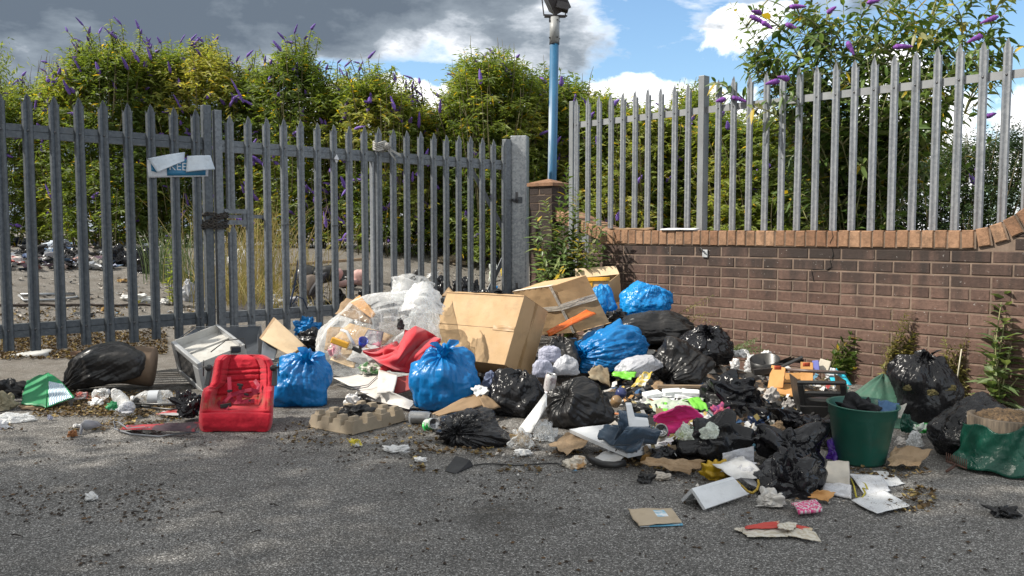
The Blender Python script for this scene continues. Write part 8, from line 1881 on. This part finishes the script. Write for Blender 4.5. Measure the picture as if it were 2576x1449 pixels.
# ---------------------------------------------------------------- dumped rubbish in the yard behind the gate
GYD = 'rubbish dumped in the yard behind the gate'
def yd(name, label, cat, x0, x1, y0, y1, m, seed, amp=0.6, flat=0.5):
    g0 = GY((x0 + x1) / 2, y1); D = g0.y + (x1 - x0) * g0.y / F * 0.3
    o = crumple(name, label, cat, x0, x1, y0, y1, D, m, seed, 0.7, amp, flat, group=GYD)
YR = [('rubbish_bag', 'glossy black bag heaped in the yard, seen between the fifth and sixth pales', 'rubbish bag', 262, 335, 612, 672, BLACKS), ('rubbish_bag', 'shiny black film heap in the yard under the first hedge', 'rubbish bag', 330, 385, 620, 690, BLACKS), ('rubbish_bag', 'grey-black bag in the yard beneath the hedge', 'rubbish bag', 222, 270, 575, 615, BLACKM),
      ('rag_heap', 'pale blue and grey cloths strewn in the far yard', 'rags', 105, 190, 600, 628, std('blue_grey_rags', (0.40, 0.45, 0.52), 0.7, (0.06, 0.06, 0.07), 6, contrast=(0.45, 0.55))), ('rag_heap', 'white and red rags strewn at the frame edge in the yard', 'rags', -20, 62, 640, 668, std('white_red_rags', (0.5, 0.45, 0.42), 0.7, (0.35, 0.05, 0.04), 7, contrast=(0.52, 0.58))),
      ('rag_heap', 'dark clothes lying in the yard behind the second pale', 'rags', 40, 120, 612, 645, BLACKM), ('rag_heap', 'mixed white scraps at the frame edge below the hedge', 'rags', -20, 70, 590, 620, std('mixed_scraps', (0.5, 0.5, 0.5), 0.7, (0.05, 0.07, 0.15), 9, contrast=(0.5, 0.56))), ('plastic_bag', 'white and blue carrier bag in the yard between two pales', 'carrier bag', 105, 140, 622, 645, std('blue_white_carrier', (0.5, 0.55, 0.6), 0.5, (0.1, 0.25, 0.5), 9, contrast=(0.5, 0.56))),
      ('clothes', 'dark clothing lying flat in the yard', 'clothes', 150, 215, 622, 650, BLACKM), ('clothes', 'pinkish cloth on the yard tarmac', 'clothes', 175, 225, 645, 660, std('dusty_pink', (0.35, 0.16, 0.14), 0.8, (0.25, 0.2, 0.18), 9)), ('rubble', 'grey rubble pieces at the foot of the glossy bag', 'rubble', 228, 268, 650, 672, std('grey_rubble', (0.30, 0.29, 0.26), 0.9, (0.12, 0.11, 0.10), 20)),
      ('clear_bin', 'frosted plastic tub lying against the hedge in the yard', 'tub', 292, 325, 592, 622, std('frosted_tub', (0.42, 0.44, 0.44), 0.5, trans=0.2)), ('plastic_bag', 'white bag with yellow stripe on the yard tarmac', 'carrier bag', 305, 385, 738, 766, std('white_yellow_bag', (0.58, 0.58, 0.56), 0.6, (0.5, 0.42, 0.06), 7, contrast=(0.56, 0.6))), ('plastic_bag', 'small white bag beside the yellow-striped one', 'carrier bag', 396, 425, 750, 768, PAPER),
      ('plastic_bag', 'white sack slumped in the yard beside the stiles', 'sack', 455, 495, 700, 762, WHITEB), ('plastic_bag', 'grey-white film bundle in the dry grass', 'film', 568, 625, 618, 668, clear_mat('grass_film', 0.5, wr=10)), ('rubbish_bag', 'black bag in the yard at the foot of the first stile', 'rubbish bag', 470, 520, 680, 715, BLACK),
      ('plastic_bag', 'bright white flattened bag behind the lower rail', 'carrier bag', 660, 765, 738, 778, WHITEB), ('plastic_bag', 'grey-white film behind the strap', 'film', 692, 735, 720, 750, PAPER), ('blue_scrap', 'small bright blue scrap in the yard grass', 'scrap', 664, 682, 728, 745, BLUEL), ('blue_scrap', 'blue cloth scrap beside the flattened white bag', 'scrap', 700, 728, 745, 758, std('royal_blue', (0.03, 0.10, 0.35), 0.7)),
      ('plastic_bottle', 'white plastic bottle leaning beside the car seat in the yard', 'bottle', 770, 805, 735, 772, WHITEB), ('rubbish_bag', 'black glossy bag behind the middle pales', 'rubbish bag', 820, 900, 725, 780, BLACKS), ('rubbish_bag', 'black bag behind the rag pale, low in the yard', 'rubbish bag', 900, 975, 715, 770, BLACKS), ('rubbish_bag', 'large grey-black bag heap behind the drop post', 'rubbish bag', 975, 1075, 675, 740, BLACKM),
      ('rubbish_bag', 'shiny black bag behind the clear sack neck', 'rubbish bag', 1080, 1140, 688, 750, BLACKS), ('rubbish_bag', 'shiny black bag behind the pales before the brace', 'rubbish bag', 1135, 1200, 690, 745, BLACKS), ('rubbish_bag', 'dark flat-topped bag behind the brace foot', 'rubbish bag', 1165, 1215, 700, 742, BLACK), ('plastic_bag', 'white, green and blue scraps on top of the black bags', 'film', 1072, 1110, 682, 706, PAPER),
      ('plastic_bag', 'lime and white bag standing in the yard near the hinge', 'carrier bag', 1228, 1252, 662, 712, std('lime_white_bag', (0.52, 0.55, 0.5), 0.6, (0.25, 0.45, 0.05), 8, contrast=(0.55, 0.6))), ('yellow_scrap', 'yellow scrap behind the gate near the hinge', 'scrap', 1258, 1275, 672, 695, std('yellow_scrap', (0.55, 0.40, 0.02), 0.6)), ('yellow_scrap', 'yellow and white scrap on the far ground near the hinge', 'scrap', 1250, 1280, 615, 640, MATS['yellow_scrap']),
      ('blue_scrap', 'bright blue scrap at the foot of the lower brace', 'scrap', 1230, 1252, 715, 735, BLUEL), ('rubble', 'broken reddish bricks on the far ground near the hinge', 'bricks', 1195, 1260, 618, 652, std('red_rubble', (0.20, 0.09, 0.06), 0.9, (0.10, 0.06, 0.05), 14)), ('twigs', 'pale dry debris heap in the far yard', 'debris', 1080, 1180, 640, 668, std('dry_debris', (0.25, 0.20, 0.13), 0.95, (0.10, 0.08, 0.06), 20, 0.8, 40)),
      ('cushion', 'black rubble bag behind the short white bag', 'rubbish bag', 850, 900, 690, 730, BLACK), ('plastic_part', 'black broken trim piece on the yard tarmac', 'plastic part', 175, 240, 784, 798, PLBLK), ('plastic_part', 'orange and black scrap in the yard between pales', 'scrap', 252, 270, 768, 786, std('orange_scrap', (0.5, 0.28, 0.04), 0.6, (0.05, 0.04, 0.04), 14)), ('plastic_part', 'yellow and brown scrap on the yard tarmac under the glossy bag', 'scrap', 290, 325, 700, 712, MATS['orange_scrap'])]
for i, (nm, lb, ct, x0, x1, y0, y1, m_) in enumerate(YR): yd(nm, lb, ct, x0, x1, y0, y1, m_, 300 + i * 3, 0.7)
# car seat shell, pink cushions, plank
g0 = GY(790, 765); D = g0.y
root = empty('child_car_seat', 'black and tan child car seat tipped over in the yard', 'car seat', g0)
TAN = std('tan_fabric', (0.17, 0.13, 0.10), 0.85, (0.10, 0.08, 0.07), 6)
def part(nm, px, Dd, dims, p, r_, m, seed=0):
    V, f = sbox(P(px[0], px[1], Dd), dims, p, r_, 22, 0.05, seed); mk(nm, loc(root, V), f, m, root, True)
k = D / F
part('shell', (770, 705), D, (62 * k, 0.3, 78 * k), 2.6, rot(0, 18, 0), PLBLK)
part('cushion', (780, 722), D - 0.17, (50 * k, 0.14, 62 * k), 2.4, rot(0, 30, 0), TAN, 2)
part('headrest', (818, 690), D - 0.05, (60 * k, 0.2, 42 * k), 2.8, rot(0, -15, 0), PLBLK, 3)
part('side_wing', (800, 715), D - 0.2, (16 * k, 0.2, 70 * k), 2.6, rot(0, 35, 0), std('grey_trim', (0.05, 0.05, 0.06), 0.5), 4)
PKC = std('pale_pink_fabric', (0.50, 0.30, 0.27), 0.8, (0.42, 0.26, 0.24), 5)
for i, (x, y, w, h, r_) in enumerate(((845, 690, 32, 34, 25), (905, 698, 40, 40, 5), (872, 712, 60, 16, -12))):
    mb = MB(); V, f = sbox(P(x, y, D + .1 - .05 * i), (w * k, .14, h * k), 2.8, rot(0, r_, 0), 22, .05, i); mb.add(V, f)
    tagp(mb.build('pink_cushion', PKC, None, True), ('pale pink cushion leaning behind the car seat', 'salmon pink cushion next to the black bags in the yard', 'narrow pinkish pad between the two cushions')[i], 'cushion', GYD)
mb = MB(); A, B = P(700, 672, D + 1.2), P(925, 655, D + 1.2); mb.hexa(A, B - A, Vector((0, .12, 0)), Vector((0, 0, .035))); tagp(bevel(mb.build('plank', MATS['weathered_wood'], None), .004), 'long weathered plank lying in front of the hedge', 'plank')
mb = MB(); A, B = P(700, 684, D + 1.0), P(915, 678, D + 1.0); mb.hexa(A, B - A, Vector((0, .05, 0)), Vector((0, 0, -.09))); tagp(bevel(mb.build('plank', std('dark_board', (0.06, 0.05, 0.045), 0.8), None), .004), 'dark board under the long weathered plank', 'plank')
# window frame piece, green mesh, dark board and cable in the yard
fr = [GY(48, 748), GY(60, 760), GY(140, 758), GY(195, 752), GY(188, 742), GY(52, 746)]
mb = MB(); mb.tube([p_ + Vector((0, 0, .015)) for p_ in fr], 0.012, 6); tagp(mb.build('bent_wire', SILVER, None, True), 'bent thin metal frame lying on the yard tarmac', 'frame')
mb = MB(); mb.tube([GY(x, 771 + 1.5 * math.sin(x * .05)) + Vector((0, 0, .012)) for x in range(-20, 420, 20)], 0.012, 6); tagp(mb.build('cable', std('brown_cable', (0.08, 0.06, 0.05), 0.8), None, True), 'long dark cable lying across the yard behind the gate', 'cable')
gm = GY(620, 785); quad('green_mesh', 'green plastic mesh under the lower gate rail', 'mesh', [(580, 785), (600, 776), (690, 778), (680, 788)], gm.y, std('green_mesh', (0.01, 0.14, 0.08), 0.6), n=12, amp=.01, thick=.004)
quad('dark_board', 'dark flat board lying in the yard behind the chained stiles', 'board', [(575, 782), (600, 760), (655, 755), (670, 775)], [gm.y - .1, gm.y + .3, gm.y + .3, gm.y - .1], std('dark_slate', (0.05, 0.045, 0.045), 0.7), n=8, amp=.002, thick=.02)

# ---------------------------------------------------------------- scatter nobody could count
def scatter(name, label, cat, pts, size, m, seed, curl=0.5, flatn=False):
    """small irregular crumbs and curled leaves lying at the given points"""
    rs = np.random.default_rng(seed); V = []; Fc = []; rn = []
    for (x, y, z) in pts:
        s = rs.uniform(*size); a = rs.random() * 6.28; k = len(V); n = 6; ca, sa = math.cos(a), math.sin(a); r_ = rs.random(); el = rs.uniform(.4, 1)
        top = s * rs.uniform(.25, .6)
        for j in range(n):
            th = 2 * math.pi * j / n; rr = s * rs.uniform(.6, 1.1); px, py = rr * math.cos(th), rr * math.sin(th) * el
            V.append((x + px * ca - py * sa, y + px * sa + py * ca, z + (rs.random() * curl * s if flatn else 0)))
        V.append((x, y, z + (top if not flatn else 0.002))); rn += [r_] * 7
        Fc += [(k + j, k + (j + 1) % n, k + 6) for j in range(n)]
    return tagp(mk(name, V, Fc, m, None, False, rn, origin=(0, 0, 0)), label, cat, kind='stuff')
def gpts(n, x0, x1, y0, y1, seed, thr=-.2, fs=2.0, yard=False):
    rs = np.random.default_rng(seed); out = []
    while len(out) < n:
        x, y = rs.uniform(x0, x1), rs.uniform(y0, y1); g_ = GY(x, y) if yard else G(x, y)
        if fbm(np.array([[g_.x * fs, g_.y * fs, seed]]), 2, seed)[0] > thr and (yard or g_.y < 7.6 - GS * g_.x): out.append((g_.x, g_.y, g_.z + .002))
    return out
DEB = leaf_mat('dark_crumbs', [(0, (0.020, 0.015, 0.012)), (0.7, (0.06, 0.04, 0.025)), (1, (0.13, 0.075, 0.035))], .9, 0)
LIT = leaf_mat('dead_leaves', [(0, (0.05, 0.032, 0.018)), (0.6, (0.13, 0.085, 0.04)), (0.9, (0.24, 0.17, 0.07)), (1, (0.45, 0.35, 0.15))], .85, 0.1)
BIT = leaf_mat('pale_bits', [(0, (0.35, 0.32, 0.28)), (0.5, (0.55, 0.53, 0.5)), (0.8, (0.25, 0.17, 0.10)), (1, (0.10, 0.20, 0.30))], .8, 0)
scatter('ground_crumbs', 'dark crumbs of dirt and small twigs dotting the tarmac', 'dirt', gpts(420, 0, 2575, 1060, 1449, 3, -.05, 1.6) + gpts(380, 0, 1300, 1050, 1300, 4, 0.15, 2.2) + gpts(300, 0, 500, 1100, 1420, 44, 0.15, 2.6) + gpts(320, 1000, 2100, 1120, 1260, 45, .05, 2.4), (.003, .011), DEB, 5)
scatter('dead_leaves', 'drift of dead leaves along the gate foot', 'dead leaves', gpts(1500, 80, 440, 985, 1050, 8, -.25, 3) + gpts(420, 0, 520, 1020, 1085, 9, 0.0, 3) + gpts(160, 680, 1100, 1050, 1120, 10, .2, 3) + gpts(450, 1380, 1860, 1140, 1210, 11, -.1, 3) + gpts(420, 1030, 1700, 1050, 1190, 41, 0, 3) + gpts(260, 1850, 2350, 1180, 1290, 42, .1, 3), (.006, .017), LIT, 6, 1.0, True)
scatter('dead_leaves', 'carpet of brown leaves under the gate in the sun', 'dead leaves', gpts(2600, 0, 420, 838, 905, 12, -.35, 1.5, True) + gpts(500, 0, 560, 775, 840, 13, -.1, 2, True), (.008, .02), LIT, 7, 1.2, True)
scatter('litter_bits', 'tiny pale scraps scattered over the yard tarmac', 'litter', gpts(420, 0, 560, 650, 830, 14, -.3, 1, True) + gpts(260, 1080, 1290, 640, 740, 15, -.4, 1, True) + gpts(250, 560, 900, 720, 800, 16, -.4, 1, True), (.008, .03), BIT, 8, .8, True)
scatter('yard_litter', 'mixed scraps strewn along the hedge foot in the yard', 'litter', gpts(420, -20, 400, 592, 680, 31, -.3, 1, True), (.03, .10), mm_ := leaf_mat('yard_scraps', [(0, (0.015, 0.015, 0.017)), (.4, (0.05, 0.05, 0.05)), (.45, (.4, .42, .45)), (.75, (.5, .5, .5)), (.8, (.25, .1, .08)), (.9, (.1, .2, .35)), (1, (.3, .25, .15))], .6, 0), 31, .8, True)
scatter('litter_bits', 'tiny pale scraps caught among the rubbish', 'litter', gpts(260, 1500, 2150, 930, 1270, 17, -.2, 2) + gpts(60, 900, 1500, 1090, 1200, 18, 0, 2), (.004, .014), BIT, 9, 1.2, True)
def twigs():
    mb = MB(); rs = np.random.default_rng(4)
    for (x, y) in [(30, 1345), (60, 1312), (655, 1335), (1640, 1250), (430, 1190), (680, 1268), (560, 1290), (500, 1120), (820, 1090), (330, 1290), (1200, 1260)]:
        a = G(x, y, .006); th = rs.random() * 6.28; L_ = rs.uniform(.02, .07); pts = [a + Vector((math.cos(th) * L_ * u, math.sin(th) * L_ * u * .6, .003 * math.sin(u * 5))) for u in (0, .3, .6, 1)]; mb.tube(pts, [.003, .0025, .002, .001], 5)
    tagp(mb.build('twigs', std('dark_twig', (0.03, 0.022, 0.018), .9), None, True), 'small dark twigs lying on the tarmac', 'twigs', kind='stuff')
twigs()
# loose mixed scraps over the heap
def heap_scraps():
    rs = np.random.default_rng(21); V = []; Fc = []; rn = []
    for _ in range(900):
        x, y = rs.choice([0, 1]), 0
        px = rs.uniform(1540, 2130); py = rs.uniform(960, 1160) if px < 1900 else rs.uniform(930, 1080)
        g_ = G(px, py + 12); s = rs.uniform(.006, .026); z = .015 + rs.random() * .06; n = 4; k = len(V); c = np.array([g_.x, g_.y, z]); nrm = rs.normal(size=3) * [.6, .6, 0] + [0, -.4, .8]; nrm /= np.linalg.norm(nrm)
        a = np.cross(nrm, rs.normal(size=3)); a /= np.linalg.norm(a); b_ = np.cross(nrm, a); el = rs.uniform(.3, 1)
        for i in range(n):
            for j in range(n):
                u, v = i / (n - 1) - .5, j / (n - 1) - .5; V.append(c + a * u * 2 * s + b_ * v * 2 * s * el + nrm * rs.uniform(-.2, .2) * s)
        Fc += [(k + i * n + j, k + (i + 1) * n + j, k + (i + 1) * n + j + 1, k + i * n + j + 1) for i in range(n - 1) for j in range(n - 1)]; rn += [rs.random()] * (n * n)
    m = leaf_mat('scrap_colours', [(0, (0.012, 0.012, 0.014)), (.28, (0.03, 0.028, 0.025)), (.30, (.14, .09, .05)), (.5, (.26, .18, .10)), (.52, (.5, .48, .45)), (.72, (.6, .6, .6)), (.74, (.05, .12, .25)), (.8, (.04, .25, .2)), (.82, (.35, .05, .05)), (.9, (.4, .3, .08)), (1, (.2, .2, .2))], .6, .05)
    tagp(mk('rubbish_scraps', V, Fc, m, None, True, rn, origin=(0, 0, 0)), 'small torn scraps of packaging strewn through the heap', 'rubbish', kind='stuff')
heap_scraps()
